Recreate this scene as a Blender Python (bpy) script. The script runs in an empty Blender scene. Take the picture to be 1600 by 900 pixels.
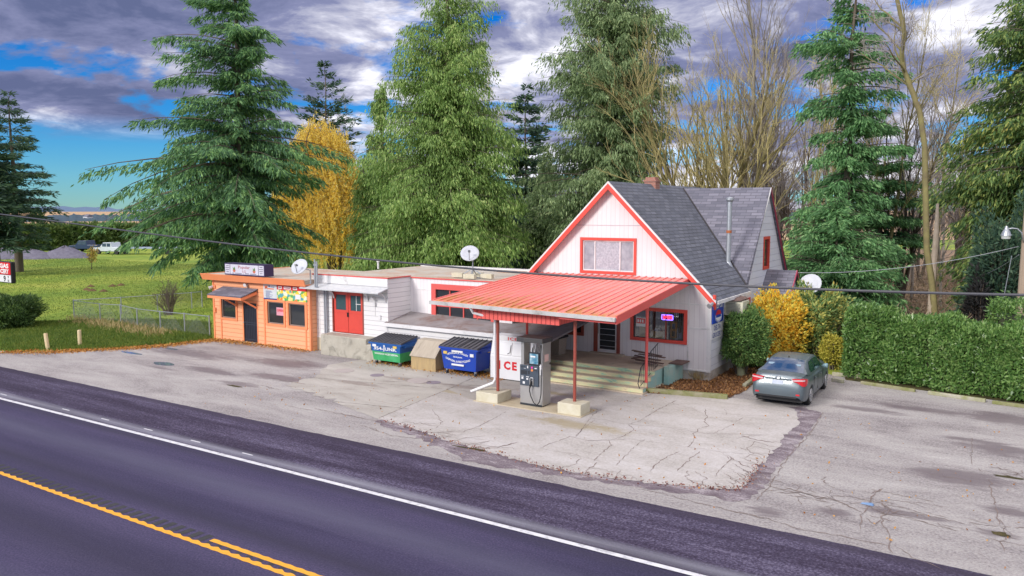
import bpy, math, random
import numpy as np
from mathutils import Vector, Matrix
from mathutils.geometry import tessellate_polygon

random.seed(7); RNG = np.random.default_rng(7)
R = math.radians
scene = bpy.context.scene
COL = scene.collection

# ------------------------------------------------------------------ camera
CAM_H = 6.6; PITCH = R(5.63); YAW = R(32.4)
cam_data = bpy.data.cameras.new('camera'); cam = bpy.data.objects.new('camera', cam_data); COL.objects.link(cam)
cam.location = (0, 0, CAM_H); cam.rotation_euler = (R(90) - PITCH, 0, YAW)
cam_data.sensor_width = 36; cam_data.lens = 1238 / 1600 * 36
cam_data.clip_start = 0.1; cam_data.clip_end = 12000
scene.camera = cam

# ------------------------------------------------------------------ light
SUN_EL, SUN_AZ = R(27), R(197)      # azimuth clockwise from +Y (towards the buildings)
world = bpy.data.worlds.new('World'); scene.world = world; world.use_nodes = True
nt = world.node_tree; nt.nodes.clear()
def N(t, kind, **kw):
    n = t.nodes.new(kind)
    for k, v in kw.items():
        if k == 'ins':
            for a, b in v.items(): n.inputs[a].default_value = b
        else: setattr(n, k, v)
    return n
def math_n(t, op, a=None, b=None, c=None, clamp=False):
    n = t.nodes.new('ShaderNodeMath'); n.operation = op; n.use_clamp = clamp
    for i, v in enumerate((a, b, c)):
        if v is None: continue
        if isinstance(v, (int, float)): n.inputs[i].default_value = v
        else: t.links.new(v, n.inputs[i])
    return n.outputs[0]
def ramp_n(t, fac, stops, interp='LINEAR'):
    n = t.nodes.new('ShaderNodeValToRGB'); n.color_ramp.interpolation = interp
    cr = n.color_ramp
    while len(cr.elements) < len(stops): cr.elements.new(0.5)
    for e, (p, c) in zip(cr.elements, stops):
        e.position = p; e.color = (*c, 1) if len(c) == 3 else c
    t.links.new(fac, n.inputs[0]); return n.outputs[0]
def mix_n(t, fac, a, b, blend='MIX'):
    n = t.nodes.new('ShaderNodeMix'); n.data_type = 'RGBA'; n.blend_type = blend
    for s, v in ((n.inputs[0], fac), (n.inputs[6], a), (n.inputs[7], b)):
        if isinstance(v, (int, float)): s.default_value = v
        elif isinstance(v, tuple): s.default_value = (*v, 1) if len(v) == 3 else v
        else: t.links.new(v, s)
    return n.outputs[2]
def g3(v): return (v, v, v)
def noise_n(t, vec, scale, detail=4, rough=0.5, dist=0.0, dims='3D'):
    n = N(t, 'ShaderNodeTexNoise', noise_dimensions=dims)
    n.inputs['Scale'].default_value = scale; n.inputs['Detail'].default_value = detail
    n.inputs['Roughness'].default_value = rough; n.inputs['Distortion'].default_value = dist
    t.links.new(vec, n.inputs['Vector']); return n.outputs['Fac']

sky = N(nt, 'ShaderNodeTexSky', sky_type='NISHITA', sun_disc=False, sun_elevation=SUN_EL, sun_rotation=SUN_AZ,
        altitude=50, air_density=1.0, dust_density=0.0, ozone_density=6.0)
hs = N(nt, 'ShaderNodeHueSaturation', ins={'Saturation': 1.35, 'Value': 0.9}); nt.links.new(sky.outputs[0], hs.inputs['Color'])
tc = N(nt, 'ShaderNodeTexCoord'); sep = N(nt, 'ShaderNodeSeparateXYZ'); nt.links.new(tc.outputs['Generated'], sep.inputs[0])
zz = math_n(nt, 'MAXIMUM', sep.outputs[2], 0.0); zd = math_n(nt, 'ADD', zz, 0.17)
cx_ = math_n(nt, 'DIVIDE', sep.outputs[0], zd); cy_ = math_n(nt, 'DIVIDE', sep.outputs[1], zd)
cmb = N(nt, 'ShaderNodeCombineXYZ'); nt.links.new(cx_, cmb.inputs[0]); nt.links.new(cy_, cmb.inputs[1])
cov = noise_n(nt, cmb.outputs[0], 1.35, 9, 0.58, 0.25)
cshade = noise_n(nt, cmb.outputs[0], 2.6, 9, 0.62, 0.35)
mp = N(nt, 'ShaderNodeMapping'); mp.inputs['Location'].default_value = (3.1, 7.7, 0); nt.links.new(cmb.outputs[0], mp.inputs[0])
cbig = noise_n(nt, mp.outputs[0], 0.7, 3, 0.5, 0.2)
# low clear band only towards the left of the view; clouds everywhere else
leftness = math_n(nt, 'MULTIPLY', math_n(nt, 'ADD', math_n(nt, 'MULTIPLY', sep.outputs[0], -1.0), math_n(nt, 'MULTIPLY', sep.outputs[1], -0.35)), 1.0)
left = ramp_n(nt, leftness, [(0.36, g3(0)), (0.62, g3(1))])
lowz = ramp_n(nt, sep.outputs[2], [(0.075, g3(1)), (0.105, g3(0))])
clear = math_n(nt, 'MULTIPLY', left, lowz)
covm = ramp_n(nt, cov, [(0.41, g3(0)), (0.47, g3(1))])
covf = math_n(nt, 'MULTIPLY', covm, math_n(nt, 'SUBTRACT', 1.0, clear), clamp=True)
tone = math_n(nt, 'ADD', math_n(nt, 'MULTIPLY', cshade, 0.6), math_n(nt, 'MULTIPLY', cbig, 0.5))
tone2 = math_n(nt, 'ADD', math_n(nt, 'ADD', tone, 0.012), math_n(nt, 'MULTIPLY', left, -0.12))
ccol = ramp_n(nt, tone2, [(0.40, (1.15, 1.4, 2.7)), (0.50, (2.3, 2.5, 4.2)), (0.56, (5.0, 5.1, 6.4)), (0.62, (9.5, 9.5, 10.5))])
tint = ramp_n(nt, sep.outputs[2], [(0.0, (.55, .95, 1.25)), (0.12, (.45, .95, 1.3)), (0.4, (.6, .85, 1.25))])
skyt = mix_n(nt, 1.0, hs.outputs[0], tint, 'MULTIPLY')
skymix = mix_n(nt, covf, skyt, ccol)
zen = ramp_n(nt, sep.outputs[2], [(0.30, g3(0.42)), (0.42, (.62, .585, .50)), (0.75, (1.05, .97, .80))])     # an overcast sky is brightest overhead
skymix = mix_n(nt, 1.0, skymix, zen, 'MULTIPLY')
bg = N(nt, 'ShaderNodeBackground', ins={'Strength': 0.15}); nt.links.new(skymix, bg.inputs[0])
wo = N(nt, 'ShaderNodeOutputWorld'); nt.links.new(bg.outputs[0], wo.inputs[0])

sd = bpy.data.lights.new('sun', 'SUN'); sun = bpy.data.objects.new('sun', sd); COL.objects.link(sun)
sd.energy = 1.75; sd.angle = R(16); sd.color = (1, 0.95, 0.88)
dvec = Vector((math.sin(SUN_AZ) * math.cos(SUN_EL), math.cos(SUN_AZ) * math.cos(SUN_EL), math.sin(SUN_EL)))
sun.rotation_euler = dvec.to_track_quat('Z', 'Y').to_euler()
scene.view_settings.view_transform = 'Standard'; scene.view_settings.look = 'None'
scene.view_settings.gamma = 1; scene.view_settings.use_curve_mapping = False
scene.view_settings.exposure = 0.85
scene.render.engine = 'CYCLES'
scene.cycles.max_bounces = 6; scene.cycles.diffuse_bounces = 3; scene.cycles.transparent_max_bounces = 12

# ------------------------------------------------------------------ survey helpers: photograph pixel -> metres in the world
def ray(x, y):
    a = (x - 800) / 1238; b = -(y - 450) / 1238
    u = b * math.cos(PITCH) - math.sin(PITCH); w = b * math.sin(PITCH) + math.cos(PITCH)
    return (a * math.cos(YAW) - w * math.sin(YAW), a * math.sin(YAW) + w * math.cos(YAW), u)
def G(x, y, z=0.0):                       # on a level plane
    d = ray(x, y); t = (z - CAM_H) / d[2]; return (t * d[0], t * d[1])
def OY(x, y, Y):                          # on a wall that runs along the road -> (X, Z)
    d = ray(x, y); t = Y / d[1]; return (t * d[0], CAM_H + t * d[2])
def OX(x, y, X):                          # on a wall square to the road -> (Y, Z)
    d = ray(x, y); t = X / d[0]; return (t * d[1], CAM_H + t * d[2])
def ZAT(X, Y, y):                         # height of pixel row y above the point (X, Y)
    w = -X * math.sin(YAW) + Y * math.cos(YAW); r = X * math.cos(YAW) + Y * math.sin(YAW)
    b = -(y - 450) / 1238
    return CAM_H + w * (b * math.cos(PITCH) - math.sin(PITCH)) / (b * math.sin(PITCH) + math.cos(PITCH))
def SC(X, Y, Z=3.0):                      # metres per photo pixel there
    w = -X * math.sin(YAW) + Y * math.cos(YAW)
    return (w * math.cos(PITCH) - (Z - CAM_H) * math.sin(PITCH)) / 1238
RIGHT = np.array((math.cos(YAW), math.sin(YAW), 0.0))

# ------------------------------------------------------------------ objects
WLOC = {}
def tag(o, label=None, cat=None, group=None, kind=None):
    if label: o['label'] = label
    if cat: o['category'] = cat
    if group: o['group'] = group
    if kind: o['kind'] = kind
    return o
def empty(name, loc=(0, 0, 0), label=None, cat=None, group=None, rz=0):
    o = bpy.data.objects.new(name, None); COL.objects.link(o); o.empty_display_size = 0.2
    o.location = loc; o.rotation_euler = (0, 0, rz); WLOC[o.name] = np.array(loc, float)
    return tag(o, label, cat, group)
def link_mesh(name, me, mat, parent=None):
    o = bpy.data.objects.new(name, me); COL.objects.link(o)
    if mat is not None:
        for m in (mat if isinstance(mat, (list, tuple)) else [mat]): me.materials.append(m)
    if parent is not None: o.parent = parent
    WLOC[o.name] = WLOC.get(parent.name, np.zeros(3)) if parent is not None else np.zeros(3)
    return o
def add_uv(me):
    n = len(me.polygons)
    if n == 0: return
    nv = len(me.vertices); co = np.empty(nv * 3); me.vertices.foreach_get('co', co); co = co.reshape(-1, 3)
    pn = np.empty(n * 3); me.polygons.foreach_get('normal', pn); pn = pn.reshape(-1, 3)
    lt = np.empty(n, int); me.polygons.foreach_get('loop_total', lt)
    lv = np.empty(len(me.loops), int); me.loops.foreach_get('vertex_index', lv)
    nn = np.repeat(pn, lt, axis=0)
    h = np.hypot(nn[:, 0], nn[:, 1]); flat = h < 0.05
    hx = np.where(flat, 1, 0); u = np.stack([-nn[:, 1], nn[:, 0], 0 * h], 1); u /= np.maximum(h, 1e-6)[:, None]
    u[flat] = (1, 0, 0); v = np.cross(nn, u)
    P = co[lv]; uv = np.stack([(P * u).sum(1), (P * v).sum(1)], 1)
    layer = me.uv_layers.new(name='UVMap'); layer.data.foreach_set('uv', uv.astype(np.float32).ravel())
class MB:
    def __init__(s): s.v = []; s.f = []; s.m = []; s.smooth = False
    def add(s, vs, fs, mi=0):
        k = len(s.v); s.v += [tuple(map(float, v)) for v in vs]; s.f += [tuple(i + k for i in f) for f in fs]; s.m += [mi] * len(fs); return s
    def box(s, x0, x1, y0, y1, z0, z1, mi=0):
        return s.add([(x, y, z) for x in (x0, x1) for y in (y0, y1) for z in (z0, z1)],
                     [(0, 1, 3, 2), (4, 6, 7, 5), (0, 4, 5, 1), (2, 3, 7, 6), (0, 2, 6, 4), (1, 5, 7, 3)], mi)
    def hexa(s, b, t, mi=0):                # bottom quad (ccw from above), top quad
        return s.add(list(b) + list(t), [(3, 2, 1, 0), (4, 5, 6, 7), (0, 1, 5, 4), (1, 2, 6, 5), (2, 3, 7, 6), (3, 0, 4, 7)], mi)
    def beam(s, p, q, w, h, up=(0, 0, 1), mi=0):
        p = Vector(p); q = Vector(q); d = (q - p).normalized(); up = Vector(up)
        if abs(d.dot(up)) > 0.99: up = Vector((0, 1, 0))
        a = d.cross(up).normalized() * w / 2; b = a.cross(d).normalized() * h / 2
        vs = [p - a - b, p + a - b, p + a + b, p - a + b, q - a - b, q + a - b, q + a + b, q - a + b]
        return s.add(vs, [(0, 1, 2, 3), (7, 6, 5, 4), (0, 4, 5, 1), (1, 5, 6, 2), (2, 6, 7, 3), (3, 7, 4, 0)], mi)
    def tube(s, pts, r, n=8, cap=True, mi=0):
        pts = [Vector(p) for p in pts]; rs = r if isinstance(r, (list, tuple)) else [r] * len(pts)
        vs = []; prev = None
        for i, p in enumerate(pts):
            d = (pts[min(i + 1, len(pts) - 1)] - pts[max(i - 1, 0)]).normalized()
            if prev is None: prev = d.orthogonal().normalized()
            a = (prev - d * prev.dot(d)).normalized(); prev = a; b = d.cross(a)
            vs += [p + (a * math.cos(2 * math.pi * j / n) + b * math.sin(2 * math.pi * j / n)) * rs[i] for j in range(n)]
        fs = [(i * n + j, i * n + (j + 1) % n, (i + 1) * n + (j + 1) % n, (i + 1) * n + j) for i in range(len(pts) - 1) for j in range(n)]
        if cap: fs += [tuple(range(n - 1, -1, -1)), tuple((len(pts) - 1) * n + j for j in range(n))]
        return s.add(vs, fs, mi)
    def plate(s, outer, holes, o, u, v, depth, mi=0):   # 2-D outline with holes, extruded by depth along -(u x v)
        o = Vector(o); u = Vector(u); v = Vector(v); n = u.cross(v)
        loops = [outer] + list(holes); pts = [p for l in loops for p in l]
        tri = tessellate_polygon([[Vector((p[0], p[1], 0)) for p in l] for l in loops])
        F = [o + u * p[0] + v * p[1] for p in pts]; B = [p - n * depth for p in F]; k = len(pts)
        fs = []
        for t in tri:
            a, b, c = t
            ar = (pts[b][0] - pts[a][0]) * (pts[c][1] - pts[a][1]) - (pts[b][1] - pts[a][1]) * (pts[c][0] - pts[a][0])
            if ar < 0: b, c = c, b
            fs.append((a, b, c)); fs.append((c + k, b + k, a + k))
        i0 = 0
        for li, l in enumerate(loops):
            m = len(l); area = sum(l[i][0] * l[(i + 1) % m][1] - l[(i + 1) % m][0] * l[i][1] for i in range(m))
            for i in range(m):
                a, b = i0 + i, i0 + (i + 1) % m
                if (area > 0) == (li == 0): fs.append((a, a + k, b + k, b))
                else: fs.append((b, b + k, a + k, a))
            i0 += m
        return s.add(F + B, fs, mi)
    def grid(s, rows, closed=False, mi=0):
        n = len(rows[0]); fs = []
        for i in range(len(rows) - 1):
            for j in range(n if closed else n - 1):
                fs.append((i * n + j, i * n + (j + 1) % n, (i + 1) * n + (j + 1) % n, (i + 1) * n + j))
        return s.add([p for r in rows for p in r], fs, mi)
    def xf(s, M):
        s.v = [tuple(M @ Vector(v)) for v in s.v]; return s
    def build(s, name, mat, parent=None, smooth=False, bevel=0, uv=True, fixn=False):
        me = bpy.data.meshes.new(name)
        off = WLOC[parent.name] if parent is not None else np.zeros(3)
        V = np.array(s.v) - off
        me.from_pydata(V.tolist(), [], s.f)
        if isinstance(mat, (list, tuple)): me.polygons.foreach_set('material_index', s.m)
        me.update()
        if uv: add_uv(me)
        if smooth: me.polygons.foreach_set('use_smooth', [True] * len(me.polygons))
        o = link_mesh(name, me, mat, parent)
        if bevel:
            md = o.modifiers.new('bevel', 'BEVEL'); md.width = bevel; md.segments = 2; md.limit_method = 'ANGLE'
        return o
def npmesh(name, V, F, mat, parent=None, mi=None, smooth=False):
    V = np.asarray(V, float); F = np.asarray(F, np.int32)
    if parent is not None: V = V - WLOC[parent.name]
    me = bpy.data.meshes.new(name); nf, k = F.shape
    me.vertices.add(len(V)); me.vertices.foreach_set('co', V.astype(np.float32).ravel())
    me.loops.add(nf * k); me.loops.foreach_set('vertex_index', F.ravel())
    me.polygons.add(nf); me.polygons.foreach_set('loop_start', np.arange(0, nf * k, k, dtype=np.int32))
    if mi is not None: me.polygons.foreach_set('material_index', np.asarray(mi, np.int32))
    if smooth: me.polygons.foreach_set('use_smooth', np.ones(nf, bool))
    me.update(calc_edges=True)
    return link_mesh(name, me, mat, parent)
def children(o): return [c for c in COL.objects if c.parent == o]
def copy_tree(o, parent=None):
    c = o.copy(); COL.objects.link(c); c.parent = parent
    if parent is None: WLOC[c.name] = np.array(o.location)
    for ch in children(o):
        if ch != c: copy_tree(ch, c)
    return c
def text_mesh(body, w, h, bold=0.0, spacing=1.0, depth=0.004, align='CENTER'):
    cu = bpy.data.curves.new('txt', 'FONT'); cu.body = body; cu.offset = bold; cu.extrude = 0.0; cu.align_x = align
    cu.space_character = spacing; cu.resolution_u = 2
    o = bpy.data.objects.new('txt', cu); COL.objects.link(o)
    bpy.context.view_layer.update()
    me = bpy.data.meshes.new_from_object(o); n = len(me.vertices)
    co = np.empty(n * 3); me.vertices.foreach_get('co', co); co = co.reshape(-1, 3)[:, :2]
    polys = [tuple(p.vertices) for p in me.polygons]
    bpy.data.objects.remove(o); bpy.data.curves.remove(cu); bpy.data.meshes.remove(me)
    mn, mx = co.min(0), co.max(0); co = (co - (mn + mx) / 2) / (mx - mn)
    return co * np.array([w, h]), polys
def text(name, body, center, u, v, w, h, mat, parent, bold=0.01, spacing=1.0, arc=0.0):
    co, polys = text_mesh(body, w, h, bold, spacing)
    u = np.array(u, float); v = np.array(v, float); c = np.array(center, float)
    x, y = co[:, 0], co[:, 1].copy()
    if arc: y = y + arc * (1 - (2 * x / w) ** 2)
    P = c + x[:, None] * u + y[:, None] * v
    b = MB(); b.add(P.tolist(), polys); return b.build(name, mat, parent, uv=False)

# ------------------------------------------------------------------ materials
MATS = {}
def newmat(name):
    m = bpy.data.materials.new(name); m.use_nodes = True; t = m.node_tree
    return m, t, t.nodes['Principled BSDF']
def mat(name, col, rough=0.6, col2=None, nscale=2.0, amt=0.5, metal=0.0, bump=0.0, bscale=30, stretch=(1, 1, 1), spec=0.5, dirt=None, dirtcol=(0.12, 0.10, 0.08), dscale=1.2):
    if name in MATS: return MATS[name]
    m, t, b = newmat(name)
    b.inputs['Roughness'].default_value = rough; b.inputs['Metallic'].default_value = metal
    b.inputs['Specular IOR Level'].default_value = spec
    geo = N(t, 'ShaderNodeNewGeometry'); mp = N(t, 'ShaderNodeMapping'); mp.inputs['Scale'].default_value = stretch
    t.links.new(geo.outputs['Position'], mp.inputs[0])
    if col2 is None: col2 = tuple(c * 0.8 for c in col)
    f = noise_n(t, mp.outputs[0], nscale, 6, 0.6)
    f = ramp_n(t, f, [(0.5 - amt / 2, g3(0)), (0.5 + amt / 2, g3(1))])
    c = mix_n(t, f, tuple(col), tuple(col2))
    if dirt:
        d = noise_n(t, mp.outputs[0], dscale, 8, 0.7, 0.5)
        d = ramp_n(t, d, [(0.62 - dirt * 0.2, g3(0)), (0.78 - dirt * 0.15, g3(1))])
        c = mix_n(t, math_n(t, 'MULTIPLY', d, 0.75), c, dirtcol)
    t.links.new(c, b.inputs['Base Color'])
    if bump:
        bn = noise_n(t, mp.outputs[0], bscale, 4, 0.6); bp = N(t, 'ShaderNodeBump', ins={'Strength': bump, 'Distance': 0.02})
        t.links.new(bn, bp.inputs['Height']); t.links.new(bp.outputs[0], b.inputs['Normal'])
    MATS[name] = m; return m
def siding(name, col, period, seam, axis='v', col2=None, rough=0.6, bump=0.9, width=0.09, stains=0.3):
    m, t, b = newmat(name); uv = N(t, 'ShaderNodeUVMap'); sp = N(t, 'ShaderNodeSeparateXYZ'); t.links.new(uv.outputs[0], sp.inputs[0])
    c = sp.outputs[1 if axis == 'v' else 0]
    geo = N(t, 'ShaderNodeNewGeometry')
    wob = noise_n(t, geo.outputs['Position'], 0.8, 2)
    c = math_n(t, 'ADD', c, math_n(t, 'MULTIPLY', wob, 0.03))
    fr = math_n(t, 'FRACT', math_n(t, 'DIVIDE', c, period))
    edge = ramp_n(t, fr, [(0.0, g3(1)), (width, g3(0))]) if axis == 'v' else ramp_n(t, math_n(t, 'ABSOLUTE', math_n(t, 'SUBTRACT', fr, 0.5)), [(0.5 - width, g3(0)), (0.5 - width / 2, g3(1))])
    row = math_n(t, 'FLOOR', math_n(t, 'DIVIDE', c, period))
    wn = N(t, 'ShaderNodeTexWhiteNoise', noise_dimensions='1D'); t.links.new(row, wn.inputs['W'])
    n1 = noise_n(t, geo.outputs['Position'], 1.3, 7, 0.65, 0.4)
    f = math_n(t, 'ADD', math_n(t, 'MULTIPLY', wn.outputs[0], 0.35), math_n(t, 'MULTIPLY', n1, 0.65))
    cc = mix_n(t, f, col, col2 or tuple(x * 0.84 for x in col))
    n2 = noise_n(t, geo.outputs['Position'], 3.0, 8, 0.75, 1.0)
    st = ramp_n(t, n2, [(0.60, g3(0)), (0.75, g3(1))])
    cc = mix_n(t, math_n(t, 'MULTIPLY', st, stains), cc, tuple(x * 0.55 for x in col))
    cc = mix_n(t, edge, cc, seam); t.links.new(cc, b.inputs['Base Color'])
    hgt = math_n(t, 'SUBTRACT', 1.0, fr) if axis == 'v' else math_n(t, 'SUBTRACT', 1.0, edge)
    bp = N(t, 'ShaderNodeBump', ins={'Strength': bump, 'Distance': 0.02}); t.links.new(hgt, bp.inputs['Height']); t.links.new(bp.outputs[0], b.inputs['Normal'])
    b.inputs['Roughness'].default_value = rough; return m
def bricky(name, c1, c2, mortar, bw, bh, msize=0.015, rough=0.85, moss=0.0, mosscol=(0.10, 0.11, 0.03), bump=0.6):
    m, t, b = newmat(name); uv = N(t, 'ShaderNodeUVMap')
    br = N(t, 'ShaderNodeTexBrick'); t.links.new(uv.outputs[0], br.inputs['Vector'])
    for k, v in {'Scale': 1.0, 'Mortar Size': msize, 'Brick Width': bw, 'Row Height': bh, 'Bias': 0.0, 'Mortar Smooth': 0.1}.items(): br.inputs[k].default_value = v
    br.inputs['Color1'].default_value = (*c1, 1); br.inputs['Color2'].default_value = (*c2, 1); br.inputs['Mortar'].default_value = (*mortar, 1)
    geo = N(t, 'ShaderNodeNewGeometry'); n1 = noise_n(t, geo.outputs['Position'], 1.0, 7, 0.65, 0.5)
    c = mix_n(t, ramp_n(t, n1, [(0.3, g3(0)), (0.7, g3(0.6))]), br.outputs['Color'], tuple(x * 1.5 for x in c1))
    if moss:
        n2 = noise_n(t, geo.outputs['Position'], 2.5, 9, 0.8, 0.8)
        c = mix_n(t, ramp_n(t, n2, [(0.66 - moss * 0.1, g3(0)), (0.72, g3(0.8))]), c, mosscol)
    t.links.new(c, b.inputs['Base Color']); b.inputs['Roughness'].default_value = rough
    bp = N(t, 'ShaderNodeBump', ins={'Strength': bump, 'Distance': 0.015}); t.links.new(math_n(t, 'SUBTRACT', 1.0, br.outputs['Fac']), bp.inputs['Height']); t.links.new(bp.outputs[0], b.inputs['Normal'])
    return m
def leafmat(name, stops, rough=0.55, trans=0.25, nscale=0.35, spec=0.3):
    m, t, b = newmat(name); geo = N(t, 'ShaderNodeNewGeometry')
    n1 = noise_n(t, geo.outputs['Position'], nscale, 3, 0.6)
    f = math_n(t, 'ADD', math_n(t, 'MULTIPLY', geo.outputs['Random Per Island'], 0.55), math_n(t, 'MULTIPLY', n1, 0.45))
    c = ramp_n(t, f, stops); t.links.new(c, b.inputs['Base Color'])
    b.inputs['Roughness'].default_value = rough; b.inputs['Specular IOR Level'].default_value = spec
    tr = N(t, 'ShaderNodeBsdfTranslucent'); t.links.new(c, tr.inputs[0]); mx = N(t, 'ShaderNodeMixShader', ins={0: trans})
    t.links.new(b.outputs[0], mx.inputs[1]); t.links.new(tr.outputs[0], mx.inputs[2])
    t.links.new(mx.outputs[0], t.nodes['Material Output'].inputs['Surface']); return m
def emis(name, col, s):
    m, t, b = newmat(name); b.inputs['Base Color'].default_value = (*col, 1)
    b.inputs['Emission Color'].default_value = (*col, 1); b.inputs['Emission Strength'].default_value = s; return m
def glassmat(name, tint=(0.8, 0.85, 0.9), refl=0.12):
    m, t, b = newmat(name); t.nodes.remove(b)
    tr = N(t, 'ShaderNodeBsdfTransparent', ins={'Color': (*tint, 1)}); gl = N(t, 'ShaderNodeBsdfGlossy', ins={'Roughness': 0.03})
    fr = N(t, 'ShaderNodeFresnel', ins={'IOR': 1.5}); f = math_n(t, 'ADD', fr.outputs[0], refl * 0.5, clamp=True)
    mx = N(t, 'ShaderNodeMixShader'); t.links.new(f, mx.inputs[0]); t.links.new(tr.outputs[0], mx.inputs[1]); t.links.new(gl.outputs[0], mx.inputs[2])
    t.links.new(mx.outputs[0], t.nodes['Material Output'].inputs['Surface']); return m

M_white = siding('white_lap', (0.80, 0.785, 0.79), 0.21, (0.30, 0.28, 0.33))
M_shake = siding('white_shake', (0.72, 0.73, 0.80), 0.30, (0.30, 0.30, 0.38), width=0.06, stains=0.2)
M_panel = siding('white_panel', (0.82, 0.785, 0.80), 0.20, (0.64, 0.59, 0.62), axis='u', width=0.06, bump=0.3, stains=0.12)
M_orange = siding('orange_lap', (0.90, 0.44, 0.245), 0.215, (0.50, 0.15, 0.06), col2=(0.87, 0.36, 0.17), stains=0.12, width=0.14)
M_trimwhite = mat('white_trim', (0.78, 0.77, 0.78), 0.5, amt=0.8, dirt=0.4, dirtcol=(0.35, 0.33, 0.32))
M_orangetrim = mat('orange_trim', (0.90, 0.32, 0.14), 0.5, (0.84, 0.26, 0.11), amt=0.8)
M_red = mat('red_paint', (0.72, 0.075, 0.05), 0.45, (0.60, 0.06, 0.045), amt=0.8)
M_redfade = mat('faded_red_paint', (0.72, 0.11, 0.10), 0.5, (0.62, 0.09, 0.08), amt=0.8)
M_redbrown = mat('rusty_red_paint', (0.35, 0.06, 0.04), 0.5, (0.22, 0.07, 0.05), nscale=4, amt=0.6)
M_concrete = mat('concrete', (0.50, 0.47, 0.40), 0.85, (0.36, 0.33, 0.27), nscale=2.5, amt=0.6, bump=0.3, dirt=0.6, dirtcol=(0.10, 0.10, 0.08), dscale=1.6)
M_pale = mat('pale_concrete', (0.64, 0.61, 0.50), 0.8, (0.52, 0.47, 0.33), nscale=3, amt=0.5, bump=0.2)
M_steel = mat('brushed_steel', (0.55, 0.54, 0.53), 0.35, (0.45, 0.44, 0.44), metal=0.7, nscale=3)
M_galv = mat('galvanised_steel', (0.45, 0.48, 0.52), 0.45, (0.36, 0.38, 0.42), metal=0.6, nscale=5)
M_dark = mat('dark_plastic', (0.03, 0.035, 0.045), 0.4, nscale=6)
M_charcoal = mat('charcoal_plastic', (0.05, 0.06, 0.08), 0.4, (0.07, 0.08, 0.10), nscale=8)
M_black = mat('black_rubber', (0.012, 0.012, 0.014), 0.6)
M_whitep = mat('white_enamel', (0.78, 0.78, 0.80), 0.35, (0.72, 0.72, 0.74), nscale=1.5)
M_redletter = mat('red_lettering', (0.70, 0.02, 0.03), 0.4)
M_whiteletter = mat('white_lettering', (0.85, 0.85, 0.85), 0.5)
M_blueletter = mat('blue_lettering', (0.02, 0.05, 0.28), 0.5)
M_darkglass = mat('dark_window_glass', (0.02, 0.025, 0.03), 0.04, (0.035, 0.04, 0.045), nscale=1, spec=0.8)
M_glass = glassmat('clear_window_glass')
M_gravelroof = mat('tar_and_gravel', (0.42, 0.36, 0.28), 0.9, (0.50, 0.47, 0.42), nscale=0.7, amt=0.4, bump=0.3, dirt=0.7, dirtcol=(0.45, 0.17, 0.07), dscale=0.6)
M_feltroof = mat('weathered_felt', (0.30, 0.28, 0.28), 0.9, (0.20, 0.18, 0.19), nscale=1.5, amt=0.5, bump=0.3, dirt=0.8, dirtcol=(0.16, 0.08, 0.05), dscale=1.0)
M_shingle = bricky('grey_shingles', (0.09, 0.098, 0.125), (0.175, 0.185, 0.225), (0.045, 0.045, 0.05), 0.55, 0.19, 0.02, moss=0.15)
M_shingle2 = bricky('purple_grey_shingles', (0.10, 0.10, 0.13), (0.24, 0.23, 0.28), (0.07, 0.07, 0.085), 0.5, 0.17, 0.012, moss=0.05)
M_brick = bricky('chimney_brick', (0.30, 0.12, 0.09), (0.40, 0.19, 0.14), (0.35, 0.28, 0.25), 0.22, 0.075, 0.012)
M_bark = mat('bark', (0.10, 0.075, 0.06), 0.9, (0.16, 0.13, 0.10), nscale=3, stretch=(3, 3, 0.6), bump=0.6, bscale=12)
M_barkgrey = mat('grey_bark', (0.38, 0.34, 0.29), 0.9, (0.26, 0.23, 0.20), nscale=3, stretch=(3, 3, 0.6), bump=0.4, bscale=12)
M_moss = mat('mossy_bark', (0.27, 0.245, 0.09), 0.9, (0.16, 0.125, 0.07), nscale=2, amt=0.5, bump=0.5, bscale=12)
M_twigyel = mat('lichened_twig', (0.60, 0.52, 0.22), 0.9, (0.42, 0.34, 0.18), nscale=0.6, amt=0.4)
M_twiggrey = mat('bare_twig', (0.38, 0.34, 0.33), 0.9, (0.27, 0.235, 0.23), nscale=0.6, amt=0.4)
M_wood = mat('weathered_plywood', (0.50, 0.36, 0.17), 0.8, (0.36, 0.26, 0.14), nscale=2, stretch=(6, 6, 0.8), amt=0.6, dirt=0.3, dirtcol=(0.12, 0.10, 0.08))
M_woodgrey = mat('grey_plywood', (0.46, 0.40, 0.32), 0.85, (0.34, 0.29, 0.23), nscale=2, stretch=(5, 1, 1), amt=0.6, dirt=0.4)
M_oldwood = mat('old_boards', (0.17, 0.10, 0.085), 0.8, (0.09, 0.06, 0.05), nscale=4, amt=0.6)
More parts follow.
